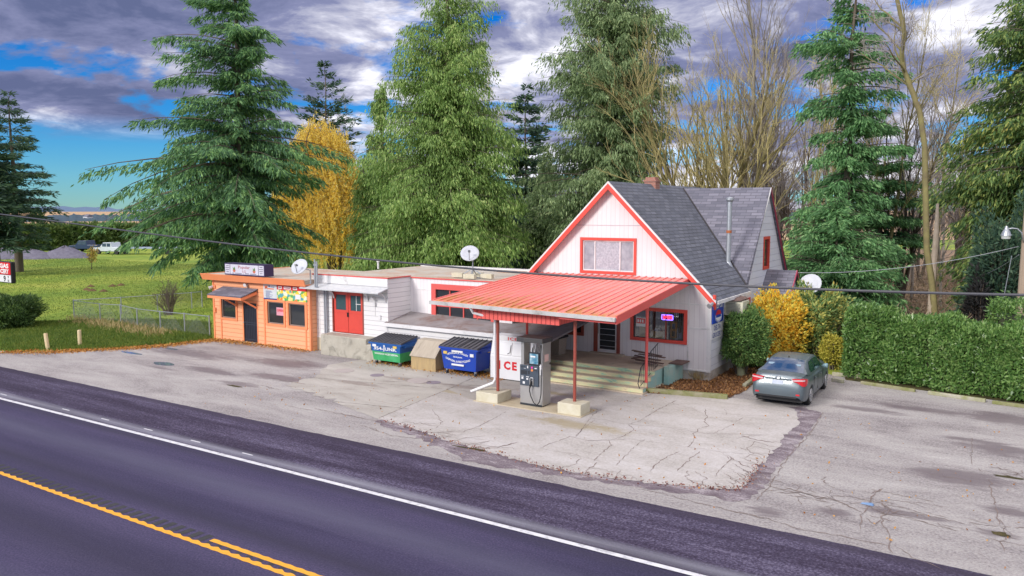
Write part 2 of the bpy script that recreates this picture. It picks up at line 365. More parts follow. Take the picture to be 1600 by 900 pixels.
# ------------------------------------------------------------------ ground
def poly_sheet(name, pts, z, m, jag=0.0, step=0.25, kind='structure', parent=None, label=None):
    out = []
    n = len(pts)
    for i in range(n):
        a = Vector((*pts[i][:2], 0)); b = Vector((*pts[(i + 1) % n][:2], 0)); L = (b - a).length
        j = pts[i][2] if len(pts[i]) > 2 else jag
        k = max(1, int(L / step)) if j else 1
        nrm = Vector((-(b - a).y, (b - a).x, 0)).normalized() if L > 0 else Vector((0, 0, 0))
        for q in range(k):
            p = a.lerp(b, q / k) + nrm * (random.gauss(0, j) if q or j == 0 else 0) * (1 if j else 0)
            out.append((p.x, p.y))
    tri = tessellate_polygon([[Vector((x, y, 0)) for x, y in out]])
    fs = []
    for a, b, c in tri:
        ar = (out[b][0] - out[a][0]) * (out[c][1] - out[a][1]) - (out[b][1] - out[a][1]) * (out[c][0] - out[a][0])
        fs.append((a, b, c) if ar > 0 else (a, c, b))
    b = MB(); b.add([(x, y, z) for x, y in out], fs); o = b.build(name, m, parent)
    if parent is None: tag(o, kind=kind)
    return o
def groundmat(name, stops, scale, rough=0.85, stretch=(1, 1, 1), fine=14, fineamt=0.35, bump=0.35, blobs=(), blobcol=(0.06, 0.05, 0.07), blobrough=None, bands=(), detail=8, spec=0.3, fleck=None):
    m, t, b = newmat(name); geo = N(t, 'ShaderNodeNewGeometry'); pos = geo.outputs['Position']
    mp = N(t, 'ShaderNodeMapping'); mp.inputs['Scale'].default_value = stretch; t.links.new(pos, mp.inputs[0])
    n1 = noise_n(t, mp.outputs[0], scale, detail + 2, 0.70, 0.4); n2 = noise_n(t, pos, fine, 5, 0.7)
    f = math_n(t, 'ADD', n1, math_n(t, 'MULTIPLY', math_n(t, 'SUBTRACT', n2, 0.5), fineamt))
    c = ramp_n(t, f, stops)
    sp = N(t, 'ShaderNodeSeparateXYZ'); t.links.new(pos, sp.inputs[0])
    for (y0, w, col, a) in bands:         # tyre lanes running along the road
        d = math_n(t, 'ABSOLUTE', math_n(t, 'SUBTRACT', sp.outputs[1], y0)); k = math_n(t, 'SUBTRACT', 1.0, math_n(t, 'DIVIDE', d, w), clamp=True)
        k = math_n(t, 'MULTIPLY', math_n(t, 'MULTIPLY', k, n1), a * 1.9, clamp=True)
        c = mix_n(t, k, c, col)
    mask = None
    if blobs:
        n3 = noise_n(t, mp.outputs[0], 1.7, 10, 0.78, 0.6)
        for (x, y, rx, ry) in blobs:
            dx = math_n(t, 'DIVIDE', math_n(t, 'SUBTRACT', sp.outputs[0], x), rx); dy = math_n(t, 'DIVIDE', math_n(t, 'SUBTRACT', sp.outputs[1], y), ry)
            d = math_n(t, 'SQRT', math_n(t, 'ADD', math_n(t, 'MULTIPLY', dx, dx), math_n(t, 'MULTIPLY', dy, dy)))
            k = math_n(t, 'SUBTRACT', 2.55, math_n(t, 'ADD', d, math_n(t, 'MULTIPLY', n3, 3.1)), clamp=False)
            mask = k if mask is None else math_n(t, 'MAXIMUM', mask, k)
        mask = ramp_n(t, mask, [(0.0, g3(0)), (0.55, g3(1))])
        mask = math_n(t, 'MULTIPLY', mask, ramp_n(t, n2, [(0.3, g3(.55)), (0.6, g3(1))]))
        c = mix_n(t, math_n(t, 'MULTIPLY', mask, 0.75), c, blobcol)
    if fleck:
        n4 = noise_n(t, pos, fleck[1], 3, 0.6); c = mix_n(t, ramp_n(t, n4, [(fleck[2], g3(0)), (fleck[2] + 0.05, g3(1))]), c, fleck[0])
    t.links.new(c, b.inputs['Base Color']); b.inputs['Specular IOR Level'].default_value = spec
    if mask is not None and blobrough: t.links.new(math_n(t, 'ADD', math_n(t, 'MULTIPLY', mask, blobrough - rough), rough), b.inputs['Roughness'])
    else: b.inputs['Roughness'].default_value = rough
    bp = N(t, 'ShaderNodeBump', ins={'Strength': bump, 'Distance': 0.03}); t.links.new(n2, bp.inputs['Height']); t.links.new(bp.outputs[0], b.inputs['Normal'])
    return m
M_grass = groundmat('lawn_grass', [(0.25, (0.080, 0.153, 0.018)), (0.42, (0.160, 0.252, 0.027)), (0.55, (0.256, 0.324, 0.041)), (0.7, (0.368, 0.387, 0.072))], 0.12, fine=7, fineamt=0.5, bump=0.8, fleck=((0.30, 0.17, 0.06), 18, 0.70))
M_field = groundmat('dry_field', [(0.3, (0.42, 0.27, 0.14)), (0.7, (0.56, 0.38, 0.22))], 0.02, fine=0.5, bump=0.2)
M_forest = groundmat('leaf_litter_floor', [(0.3, (0.10, 0.075, 0.045)), (0.45, (0.22, 0.15, 0.09)), (0.58, (0.30, 0.19, 0.11)), (0.75, (0.13, 0.14, 0.05))], 0.5, fine=9, bump=0.9)
def Gl(*pts): return [G(*p) for p in pts]
lot_blobs = []
for (x, y, rx, ry) in [(1500, 745, 1.3, 0.9), (1570, 655, 1.5, 1.0), (1560, 700, 1.0, 0.8), (1440, 640, 2.0, 0.5), (1350, 640, 1.6, 0.4), (1570, 610, 1.5, 0.5), (1300, 800, 0.5, 0.3),
                       (1200, 800, 0.55, 0.35), (1560, 835, 0.5, 0.25), (1420, 805, 1.1, 0.22), (290, 552, 3.6, 0.8), (430, 590, 2.6, 0.5), (370, 600, 1.6, 0.4), (330, 580, 1.8, 0.5), (450, 568, 2.5, 0.9), (520, 600, 1.5, 0.35),
                       (720, 700, 0.9, 0.25), (690, 612, 0.9, 0.3), (250, 575, 1.2, 0.25), (1380, 800, 0.6, 0.2), (1530, 690, 1.2, 0.25), (1575, 800, 0.6, 0.4)]:
    g = G(x, y); lot_blobs.append((g[0], g[1], rx, ry))
M_lot = groundmat('worn_asphalt_lot', [(0.22, (0.157, 0.137, 0.139)), (0.38, (0.277, 0.251, 0.253)), (0.5, (0.355, 0.331, 0.324)), (0.62, (0.407, 0.383, 0.372)), (0.8, (0.499, 0.482, 0.467))], 0.55, stretch=(0.4, 1.2, 1), fine=17, fineamt=1.0, bump=0.8,
                  blobs=lot_blobs, blobcol=(0.11, 0.08, 0.095), blobrough=0.55)
M_road = groundmat('road_asphalt', [(0.25, (0.029, 0.025, 0.058)), (0.5, (0.050, 0.042, 0.093)), (0.75, (0.087, 0.072, 0.140))], 0.35, stretch=(0.15, 1.2, 1), fine=24, fineamt=1.2, bump=0.4, rough=0.8,
                   bands=[(11.9, 0.7, (0.095, 0.092, 0.145), 0.6), (10.4, 0.5, (0.028, 0.025, 0.045), 0.7), (8.2, 0.9, (0.028, 0.025, 0.045), 0.6), (6.4, 0.7, (0.09, 0.088, 0.14), 0.5), (13.2, .3, (.03, .027, .045), .6)])
M_shoulder = groundmat('shoulder_asphalt', [(0.30, (0.023, 0.015, 0.034)), (0.46, (0.040, 0.029, 0.058)), (0.58, (0.071, 0.058, 0.105)), (0.72, (0.152, 0.132, 0.200))], 0.9, stretch=(0.12, 1.6, 1), fine=20, fineamt=1.1, bump=0.5, rough=0.8,
                       bands=[(13.75, 0.3, (0.26, 0.26, 0.31), 0.8), (16.1, 0.25, (0.045, 0.035, 0.06), 0.8)])
M_apron = groundmat('concrete_apron', [(0.25, (0.327, 0.305, 0.282)), (0.45, (0.441, 0.412, 0.390)), (0.6, (0.491, 0.465, 0.454)), (0.8, (0.556, 0.536, 0.527))], 0.8, stretch=(0.7, 1.2, 1), fine=15, fineamt=0.85, bump=0.2,
                    blobs=[(*G(700, 612), 0.9, 0.25), (*G(770, 628), 1.6, 0.3), (*G(900, 665), 2.0, 0.5), (*G(860, 615), 1.4, 0.3), (*G(600, 590), 1.0, 0.25)], blobcol=(0.33, 0.27, 0.14))
M_pad = groundmat('old_concrete_pad', [(0.25, (0.265, 0.240, 0.209)), (0.45, (0.389, 0.364, 0.331)), (0.7, (0.477, 0.453, 0.418))], 0.8, stretch=(0.5, 1.2, 1), fine=20, fineamt=0.45, bump=0.2,
                  blobs=[(*G(640, 595), 1.5, 0.4), (*G(720, 605), 1.2, 0.3), (*G(560, 600), 1.5, 0.3), (*G(880, 610), 1.5, 0.3)], blobcol=(0.20, 0.16, 0.14))
M_patch = groundmat('broken_asphalt', [(0.3, (0.115, 0.085, 0.105)), (0.5, (0.20, 0.165, 0.185)), (0.62, (0.36, 0.32, 0.34)), (0.8, (0.46, 0.42, 0.43))], 1.6, stretch=(0.6, 1.5, 1), fine=22, fineamt=0.6, bump=0.7)
M_crack = mat('crack_filler', (0.17, 0.125, 0.115), 0.95, (0.27, 0.22, 0.20), nscale=5)
M_mulch = groundmat('mulch', [(0.3, (0.07, 0.035, 0.022)), (0.45, (0.17, 0.085, 0.045)), (0.6, (0.27, 0.14, 0.07)), (0.8, (0.40, 0.26, 0.15))], 2.5, fine=22, fineamt=0.9, bump=1.0)
M_roadpaint = mat('worn_white_paint', (0.74, 0.74, 0.76), 0.6, (0.58, 0.58, 0.62), nscale=5, amt=0.5, dirt=.5, dirtcol=(.22, .21, .24), dscale=5)
M_yelpaint = mat('yellow_paint', (0.85, 0.42, 0.03), 0.6, (0.72, 0.33, 0.03), nscale=10, amt=0.6)

poly_sheet('ground', [(-7000, -400), (3000, -400), (3000, 8000), (-7000, 8000)], -0.004, M_grass)
poly_sheet('dry_field', [(-4200, 20), (-150, 20), (-150, 90), (-128, 112), (-60, 165), (300, 420), (300, 5200), (-4200, 5200)], 0.02, M_field)
poly_sheet('forest_floor', [(-14, 41.3), (-6.4, 38), (-6.0, 36.0), (-1, 36.3), (20, 34), (90, 34), (90, 150), (-26, 150), (-24, 50)], 0.004, M_forest, jag=0.2, step=1)
lot = [(-300, 16.2), (70, 16.2), (70, 26), (14, 29.3), (4, 31.2), (-5.3, 32.6), (-6.6, 38), (-14, 41.3), (-24, 36), (-34.6, 32), (-34.4, 26.2, .10), (-34.2, 24.9, .12), (-36.0, 21.3, .12), (-38.2, 18.9, .12), (-41, 17.55, .12), (-48, 16.9, .08), (-300, 16.6)]
poly_sheet('parking_lot', lot, 0.008, M_lot)
poly_sheet('road', [(-300, -14), (70, -14), (70, 13.5), (-300, 13.5)], 0.004, M_road)
poly_sheet('road_shoulder', [(-300, 13.502), (70, 13.502), (70, 16.27, .012), (-60, 16.27), (-300, 16.27)], 0.014, M_shoulder, step=0.3)
# apron outline
ap = [G(*p) for p in [(590, 655), (640, 668), (700, 690), (760, 706), (850, 731), (940, 746), (1040, 758), (1110, 764), (1158, 765), (1172, 748), (1190, 725), (1213, 702), (1225, 682), (1250, 662), (1243, 640), (1186, 626)]]
apron_pts = [(x, y, 0.035) for x, y in ap] + [(-8.2, 27.2), (-11.2, 27.2), (-15.0, 26.9), (-15.4, 22.0)]
apron_pts += [G(700, 609)]
pad_pts = [G(590, 655), (*G(520, 628), .13), (*G(445, 603), .13), (*G(500, 585), .10), G(512, 571), (-24, 26.2), (-15.0, 26.3), (-15.0, 26.9), (-15.4, 22.0)] + [G(700, 609)]
poly_sheet('broken_asphalt', [(*G(600, 650), .1), (*G(585, 660), .1), (*G(690, 700), .1), (*G(740, 722), .12), (*G(850, 743), .1), (*G(960, 757), .1), (*G(1060, 772), .12), (*G(1160, 783), .12),
    (*G(1185, 772), .05), (*G(1212, 735), .05), (*G(1245, 700), .05), (*G(1285, 648), .08), (*G(1250, 635), .1), G(1200, 650), G(1100, 740), G(800, 700)], 0.012, M_patch, step=0.2)
poly_sheet('concrete_pad', pad_pts, 0.016, M_pad)
poly_sheet('concrete_apron', apron_pts, 0.020, M_apron, step=0.12)

def ribbon(mb, pts, w, z, jag=0.02, step=0.12):
    P = []
    for i in range(len(pts) - 1):
        a = Vector((*pts[i], 0)); b = Vector((*pts[i + 1], 0)); k = max(1, int((b - a).length / step))
        nrm = Vector((-(b - a).y, (b - a).x, 0)).normalized()
        for q in range(k): P.append(a.lerp(b, q / k) + nrm * random.gauss(0, jag))
    P.append(Vector((*pts[-1], 0)))
    rows = []
    for i, p in enumerate(P):
        d = (P[min(i + 1, len(P) - 1)] - P[max(i - 1, 0)]).normalized(); n = Vector((-d.y, d.x, 0)); ww = w * random.uniform(0.15, 1.15) / 2
        if i in (0, len(P) - 1): ww *= 0.3
        rows.append([(p.x + n.x * ww, p.y + n.y * ww, z), (p.x - n.x * ww, p.y - n.y * ww, z)])
    mb.grid(rows)
def c7(*p): return [G(800 + x / 3, 600 + y / 3) for x, y in p]
def c8(*p): return [G(1150 + x / 2.647, 560 + y / 2.647) for x, y in p]
def c6(*p): return [G(400 + x / 2.8125, 580 + y / 2.8125) for x, y in p]
cm = MB(); zc = 0.024
for pl, w in [(c7((770, 80), (660, 135), (600, 175), (545, 192)), .035), (c7((545, 192), (575, 215), (530, 245), (470, 265), (350, 268), (270, 250), (190, 280), (130, 305)), .03),
              (c7((430, 118), (380, 145), (300, 250)), .02), (c7((390, 170), (330, 215), (297, 250)), .025), (c7((700, 35), (610, 65)), .02), (c7((360, 160), (545, 192), (720, 205), (900, 235), (1190, 243)), .018),
              (c7((450, 265), (465, 290), (430, 320), (400, 345), (385, 365)), .03), (c7((620, 262), (560, 310), (525, 345), (490, 385)), .022), (c7((340, 268), (560, 262), (700, 280), (830, 300), (1000, 325), (1100, 330)), .014),
              (c7((905, 120), (915, 160), (900, 180), (925, 200), (870, 215), (850, 245), (855, 265), (820, 300)), .035), (c7((780, 320), (700, 360), (670, 385), (650, 415)), .035),
              (c7((880, 320), (840, 350), (800, 380), (775, 412)), .035), (c7((1005, 335), (1030, 345), (1010, 370), (970, 410), (950, 440)), .03), (c7((1080, 160), (1040, 190), (990, 215), (945, 235)), .02),
              (c7((1200, 240), (1100, 250), (1060, 255)), .03), (c7((1140, 270), (1100, 310), (1130, 330), (1090, 350)), .022), (c7((700, 80), (850, 120), (905, 150), (950, 140), (1200, 155)), .016),
              (c7((130, 305), (220, 320), (300, 335), (420, 370)), .014), (c7((1000, 120), (1010, 150)), .02), (c7((600, 60), (570, 70)), .02),
              (c6((770, 170), (800, 200), (820, 225), (790, 255)), .03), (c6((1100, 180), (1000, 235), (900, 275)), .03), (c6((600, 5), (420, -10)), .01)]:
    ribbon(cm, pl, w, zc)
for k in range(34):    # crazing along the broken outer edge
    i = random.uniform(0, 12.5); a = Vector((*ap[int(i)], 0)).lerp(Vector((*ap[int(i) + 1], 0)), i % 1)
    c = Vector((-9.5, 23.5, 0)); d = (c - a).normalized(); s_ = Vector((-d.y, d.x, 0)) * random.uniform(-0.9, 0.9)
    L = random.uniform(0.4, 1.3); ribbon(cm, [(a.x, a.y), tuple((a + (d + s_) * L * 0.5)[:2]), tuple((a + (d + s_ * 0.3) * L)[:2])], random.uniform(.02, .045), zc, 0.03, 0.1)
    if random.random() < 0.6:
        q = a + (d + s_) * L * 0.5; e = q + Vector((random.uniform(0.3, 0.9), random.uniform(-0.15, 0.15), 0)); ribbon(cm, [tuple(q[:2]), tuple(e[:2])], .02, zc, 0.03, 0.1)
tag(cm.build('pavement_cracks', M_crack), kind='structure')
lm = MB(); zl = 0.0165
for pl, w in [(c8((130, 550), (220, 540), (300, 565), (370, 580), (440, 600), (520, 640)), .04), (c8((200, 535), (330, 575), (420, 590)), .03), (c8((400, 570), (480, 575), (540, 590), (600, 600), (650, 640), (720, 650)), .04),
              (c8((600, 545), (560, 575), (550, 610), (520, 650), (515, 710)), .035), (c8((500, 545), (560, 560), (610, 540)), .03), (c8((550, 620), (610, 640), (600, 680), (630, 720), (640, 790), (650, 810)), .03),
              (c8((530, 660), (570, 690), (600, 670)), .03), (c8((600, 600), (640, 625), (620, 650), (580, 640)), .03), (c8((0, 635), (130, 665), (250, 705), (430, 735), (560, 765), (660, 780)), .03), (c8((660, 780), (730, 825), (860, 880)), .02),
              (c8((1050, 500), (1060, 560), (1075, 620), (1090, 690)), .035), (c8((975, 330), (975, 440)), .02), (c8((1090, 670), (1110, 700), (1120, 740), (1095, 760), (1110, 800)), .025), (c8((360, 225), (300, 320), (215, 410), (130, 540), (85, 590)), .03),
              (c7((110, 385), (300, 425), (550, 480)), .03), (c7((610, 495), (800, 540), (1000, 590), (1190, 635)), .03), (c7((1100, 560), (900, 520)), .015),
              (c6((460, 240), (600, 285), (720, 300)), .03), (c6((250, 165), (380, 190), (500, 215), (640, 240)), .05), (c6((100, 40), (340, 75)), .03), (c6((480, 80), (600, 110), (680, 100)), .03), (c6((520, 130), (620, 150), (700, 115)), .03), (c6((120, 150), (250, 175)), .03), (c6((220, 60), (60, 30)), .03)]:
    ribbon(lm, pl, w, zl)
for (cx0, cy0, sx_, sy_, n_) in ((1345, 785, 2.2, 1.0, 26), (1500, 830, 1.2, .7, 10), (470, 612, 3.0, .6, 12), (1240, 770, 1.2, .4, 8), (660, 680, 2.0, .5, 10), (1560, 740, .8, .8, 8)):
    g = G(cx0, cy0)
    for k in range(n_):
        x_ = g[0] + random.gauss(0, sx_ * .5); y_ = g[1] + random.gauss(0, sy_ * .5)
        if y_ < 16.5: continue
        a_ = random.choice((0.1, 1.2, 2.2, 2.9)) + random.gauss(0, .3); L_ = random.uniform(.2, .7); a2 = a_ + random.gauss(0, .8)
        m_ = (x_ + math.cos(a_) * L_, y_ + math.sin(a_) * L_ * .7); e_ = (m_[0] + math.cos(a2) * L_, m_[1] + math.sin(a2) * L_ * .7)
        if min(m_[1], e_[1]) > 16.4: ribbon(lm, [(x_, y_), m_, e_], random.uniform(.018, .035), zl, 0.02, 0.08)
tag(lm.build('asphalt_cracks', M_crack), kind='structure')
jm = MB()
for pl in [[G(590, 655), G(700, 609), G(742, 590)], [G(595, 596), G(760, 604)], [G(520, 628), G(640, 640)], [G(480, 590), G(560, 597), G(700, 609)]]: ribbon(jm, pl, .03, .0245, 0.004)
tag(jm.build('concrete_joints', mat('joint_seal', (0.16, 0.13, 0.11), 0.9)), kind='structure')

# paint and rumble strip
tag(MB().add([(-299, 13.35, .0185), (69, 13.35, .0185), (69, 13.49, .0185), (-299, 13.49, .0185)], [(0, 1, 2, 3)]).build('white_edge_line', M_roadpaint), kind='structure')
def scallop(y0, w, x0, x1, name, amp):
    rows = []; x = x0
    while x < x1:
        a = amp * (0.5 + 0.5 * math.cos((x % 0.3) / 0.3 * 2 * math.pi)) * random.uniform(0.7, 1.1)
        rows.append([(x, y0 - w / 2 - a * .3, .009), (x, y0 + w / 2 + a, .009)]); x += 0.05
    r = MB(); r.grid([[p[0], p[1]] for p in rows]); r.f = [f[::-1] for f in r.f]; tag(r.build(name, M_yelpaint), kind='structure')
scallop(9.47, .09, -75, -2, 'yellow_centre_line', .05)
x2 = G(328, 845)[0]; scallop(G(400, 868)[1], .11, x2, 6, 'second_yellow_centre_line', .02)
M_groove = mat('rumble_groove', (0.030, 0.030, 0.034), 0.9, (0.05, 0.05, 0.055), nscale=6)
rb = MB(); x = -70
while x < 2:
    if x < x2 - .1: rb.add([(x, 9.56, .0085), (x + .17, 9.56, .0085), (x + .19, 9.86, .0085), (x + .02, 9.86, .0085)], [(0, 1, 2, 3)])
    rb.add([(x, 9.56, .0085), (x + .12, 9.56, .0085), (x + .12, 9.66, .0085), (x, 9.66, .0085)], [(0, 1, 2, 3)]) if x >= x2 - .1 else None
    x += 0.3
tag(rb.build('rumble_strip', M_groove), kind='structure')
db = MB()
for (x, y) in [(15, 193), (258, 252), (412, 290), (580, 330), (765, 376), (968, 426)]:
    g = G(x / 2.5, 540 + y / 2.5); db.box(g[0] - .22, g[0] + .2, g[1] - .018, g[1] + .018, .0148, .019)
tag(db.build('shoulder_dash_marks', M_roadpaint), kind='structure')
# puddle by the left of the lot, moss in the gutter, leaf litter
M_puddle = mat('puddle_water', (0.16, 0.18, 0.26), 0.03, (0.14, 0.16, 0.22), spec=0.9)
for i, (x, y, rx, ry) in enumerate([(258, 569, .75, .32), (205, 552, .9, .2), (1565, 838, .0, .0), (265, 545, 0.8, .14)]):
    if rx == 0: continue
    g = G(x, y); poly_sheet('puddle', [(g[0] + rx * math.cos(a / 10 * 2 * math.pi) * random.uniform(.7, 1.1), g[1] + ry * math.sin(a / 10 * 2 * math.pi) * random.uniform(.7, 1.1)) for a in range(10)], 0.013, M_puddle)
M_mossg = groundmat('moss', [(0.3, (0.03, 0.03, 0.012)), (0.6, (0.085, 0.07, 0.025)), (0.8, (0.16, 0.11, 0.05))], 3, fine=20, bump=0.9)
for (x, y, rx, ry) in [(745, 703, .45, .08), (1575, 746, .5, .09), (1562, 835, .22, .13), (368, 604, .5, .1), (720, 699, .3, .05), (757, 629, .4, .08)]:
    g = G(x, y); poly_sheet('moss_patch', [(g[0] + rx * math.cos(a / 12 * 2 * math.pi) * random.uniform(.5, 1.2), g[1] + ry * math.sin(a / 12 * 2 * math.pi) * random.uniform(.5, 1.2)) for a in range(12)], 0.0265 if x in (757,) else 0.0175, M_mossg)
poly_sheet('hedge_bed', [(-6.3, 32.5), (-5.3, 32.3), (4, 30.9), (14, 29.0), (14, 33), (-5.6, 36)], 0.003, M_mossg)
mul = [G(1007, 615), (*G(1025, 616), .01), (*G(1137, 623), .04), (*G(1165, 611), .04), (*G(1187, 588), .04), (-8.3, 32.2), (-7.5, 36.5), (-9.7, 41), (-9.75, 29.3), (-11.2, 29.3), (-11.2, 27)]
poly_sheet('mulch_bed', mul, 0.03, M_mulch, step=0.2)
poly_sheet('side_yard_grass', [(-7.4, 33.5), (-5.4, 33.2), (-5.8, 38), (-7.5, 41), (-9, 41)], 0.012, M_grass, jag=0.1)
# far relief
def ridge(name, dist, a0, a1, h, m, seed, n=120, depth=500):
    rr = np.random.default_rng(seed); rows = []
    ang = np.radians(np.linspace(a0, a1, n)); prof = np.zeros(n)
    for k in range(1, 14): prof += np.sin(np.linspace(0, 2 * np.pi * k, n) + rr.uniform(0, 6)) / k * 0.5
    prof = (prof - prof.min()) / (prof.max() - prof.min()) * 0.5 + 0.4 + rr.normal(0, 0.09, n)
    for j, (f, hh) in enumerate([(0, 0), (0.05, 0.5), (0.3, 1.0), (1, 0.6)]):
        d = dist + depth * f; rows.append([(-math.sin(a) * d, math.cos(a) * d, hh * h * p - 1) for a, p in zip(ang, prof)])
    b = MB(); b.grid(rows); b.f = [f[::-1] for f in b.f]; return tag(b.build(name, m, smooth=True), kind='structure')
M_hill = groundmat('forested_hill', [(0.3, (0.035, 0.06, 0.09)), (0.6, (0.06, 0.10, 0.13)), (0.8, (0.13, 0.15, 0.17))], 0.05, fine=0.08, bump=0.2)  # bluish tone carries the haze of distance; no air volume is built
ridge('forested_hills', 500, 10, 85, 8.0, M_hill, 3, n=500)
ridge('distant_hills', 3300, 20, 90, 26, groundmat('hazy_blue_hill', [(0.3, (0.10, 0.16, 0.26)), (0.7, (0.14, 0.20, 0.30))], 0.004, fine=0.03), 8)  # distant haze is put into the blue base colour
# ------------------------------------------------------------------ buildings
def rect(x0, x1, z0, z1): return [(x0, z0), (x1, z0), (x1, z1), (x0, z1)]
def wall_y(mb, outer, holes, Y, depth=0.18, mi=0):    # wall facing the road, outline in (X, Z)
    return mb.plate(outer, holes, (0, Y, 0), (1, 0, 0), (0, 0, 1), depth, mi)
def wall_x(mb, outer, holes, X, depth=0.18, mi=0):    # wall facing +X, outline in (Y, Z)
    return mb.plate(outer, holes, (X, 0, 0), (0, 1, 0), (0, 0, 1), depth, mi)
def window_y(par, x0, x1, z0, z1, Y, fm, w=0.08, proud=0.03, vbars=(), hbars=(), bw=0.03, barm=None, pane=None, inner=0.0, name='window', sill=None):
    fr = MB().plate(rect(x0 - w, x1 + w, z0 - w, z1 + w), [rect(x0, x1, z0, z1)], (0, Y - proud, 0), (1, 0, 0), (0, 0, 1), proud + 0.05).build(name, fm, par)
    if inner:
        MB().plate(rect(x0, x1, z0, z1), [rect(x0 + inner, x1 - inner, z0 + inner, z1 - inner)], (0, Y + .02, 0), (1, 0, 0), (0, 0, 1), 0.04).build('sash', barm or M_trimwhite, fr)
    if vbars or hbars:
        b = MB()
        for x in vbars: b.box(x - bw / 2, x + bw / 2, Y + .015, Y + .055, z0, z1)
        for z in hbars: b.box(x0, x1, Y + .018, Y + .052, z - bw / 2, z + bw / 2)
        b.build('glazing_bars', barm or fm, fr)
    MB().box(x0, x1, Y + .06, Y + .072, z0, z1).build('pane', pane or M_darkglass, fr)
    return fr
YH = 29.4; XC = -13.9; XR = -9.68; XL = -18.12
house = empty('store_house', (XC, YH, 0), 'white two-storey store with steep grey shingle gables and red trim', 'store')
def win_px(x0, y0, x1, y1, Y):
    a = OY(x0, y1, Y); b_ = OY(x1, y0, Y); return a[0], b_[0], a[1], b_[1]
ux0, ux1, uz0, uz1 = -15.17, -12.87, 4.10, 5.36           # upper window
sx0, sx1, sz0, sz1 = -12.84, -10.72, 1.50, 2.60           # shop window
dx0, dx1 = OY(933.5, 540, YH)[0], OY(963.5, 540, YH)[0]   # shop door
wx0, wx1, wz0, wz1 = -17.05, -15.2, 1.46, 2.6
apex = 7.62
holes = [rect(ux0, ux1, uz0, uz1), rect(sx0, sx1, sz0, sz1), rect(dx0, dx1, .70, 2.78), rect(wx0, wx1, wz0, wz1)]
b = MB(); wall_y(b, [(XL, .40), (XR, .40), (XR, 3.36), (XC, apex), (XL, 3.36)], holes, YH)
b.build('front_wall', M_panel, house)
# side walls, back
b = MB(); wall_x(b, [(YH + .18, .40), (41.0, .40), (41.0, 3.6), (40.5, 3.6), (37.2, 7.42), (33.9, 3.4), (YH + .18, 3.4)], [rect(36.7, 37.6, 3.95, 5.3), rect(33.3, 34.6, 1.6, 2.7)], XR)
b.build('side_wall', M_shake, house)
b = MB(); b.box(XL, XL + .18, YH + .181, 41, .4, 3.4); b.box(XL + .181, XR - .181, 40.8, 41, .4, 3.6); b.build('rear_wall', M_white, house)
MB().box(XL + .03, XR - .03, YH + .03, 40.97, -.1, .399).build('foundation', mat('painted_foundation', (0.60, 0.57, 0.55), 0.8, (0.42, 0.38, 0.33), nscale=1.5, dirt=0.7, dirtcol=(0.22, 0.17, 0.12)), house)
b = MB()
for x in (-12.15, -10.55): b.box(x - .03, x + .03, YH - .012, YH, 2.86 if x < -12 else .45, 3.36)
b.box(-10.55, XR, YH - .014, YH, 2.02, 2.07); b.box(-12.7, XR, YH - .016, YH, 2.95, 3.0); b.box(XR - .12, XR + .03, YH - .02, YH + .1, .36, 3.3); b.box(-12.2, XR + .02, YH - .03, YH, .38, .44)
b.build('batten_trim', M_trimwhite, house)
b = MB(); b.box(XC - 1.62, XC + 1.62, YH - .01, YH, 5.96, 5.99); b.build('panel_joint', mat('joint_paint', (.55, .5, .55)), house)
# roofs: main gable (ridge along Y), cross gable (ridge along X at Y = 37.2)
def slab(mb, a, b_, c, d, t=.12, mi=0):      # four top corners (ccw from above), thickness straight down
    top = [Vector(p) for p in (a, b_, c, d)]; bot = [p - Vector((0, 0, t)) for p in top]; return mb.hexa(bot, top, mi)
OV = .28; EX = -9.38; EZ = 3.20; s_m = (7.75 - EZ) / (EX - XC)
rf = MB()
slab(rf, (2 * XC - EX, YH - OV, EZ), (XC, YH - OV, 7.75), (XC, 41.3, 7.75), (2 * XC - EX, 41.3, EZ), .14)
RY = 37.2; RZ = 7.60; ez2 = 3.30; ey = 33.6
xr2 = -9.58
# cross gable planes, cut where they meet the main roof (valley)
def main_z(x): return 7.75 - s_m * (x - XC)
xt = XC + (7.75 - RZ) / s_m; xb = XC + (7.75 - ez2) / s_m
top_ = [(XC, YH - OV), (EX, YH - OV), (EX, ey + .1), (xb, ey + .05), (xt, RY), (XC, 41.3)]; n_ = len(top_)
rf.add([(x, y, main_z(x)) for x, y in top_] + [(x, y, main_z(x) - .14) for x, y in top_], [(0, 1, 2, 3), (0, 3, 4, 5), (9, 8, 7, 6), (11, 10, 9, 6)] + [(i, i + n_, (i + 1) % n_ + n_, (i + 1) % n_) for i in range(n_)])
rf.build('main_roof', M_shingle, house)
cr = MB(); up = .03
cr.add([(xt, RY, RZ + up), (xb, ey, ez2 + up), (xr2, ey, ez2 + up), (xr2, RY, RZ + up), (xt, RY, RZ - .14), (xb, ey, ez2 - .14), (xr2, ey, ez2 - .14), (xr2, RY, RZ - .14)],
       [(0, 1, 2, 3), (7, 6, 5, 4), (0, 4, 5, 1), (1, 5, 6, 2), (2, 6, 7, 3), (3, 7, 4, 0)])
ey2 = 2 * RY - ey
cr.add([(xt, RY, RZ + up), (xr2, RY, RZ + up), (xr2, ey2, ez2 + up), (xb, ey2, ez2 + up), (xt, RY, RZ - .14), (xr2, RY, RZ - .14), (xr2, ey2, ez2 - .14), (xb, ey2, ez2 - .14)],
       [(0, 1, 2, 3), (7, 6, 5, 4), (0, 4, 5, 1), (1, 5, 6, 2), (2, 6, 7, 3), (3, 7, 4, 0)])
cr.build('cross_gable_roof', M_shingle2, house)
v = MB(); v.tube([(xt, RY, RZ + .04), (xb, ey, ez2 + .05)], .035, 5); v.build('valley_flashing', mat('dark_flashing', (.05, .045, .05), .6), house)
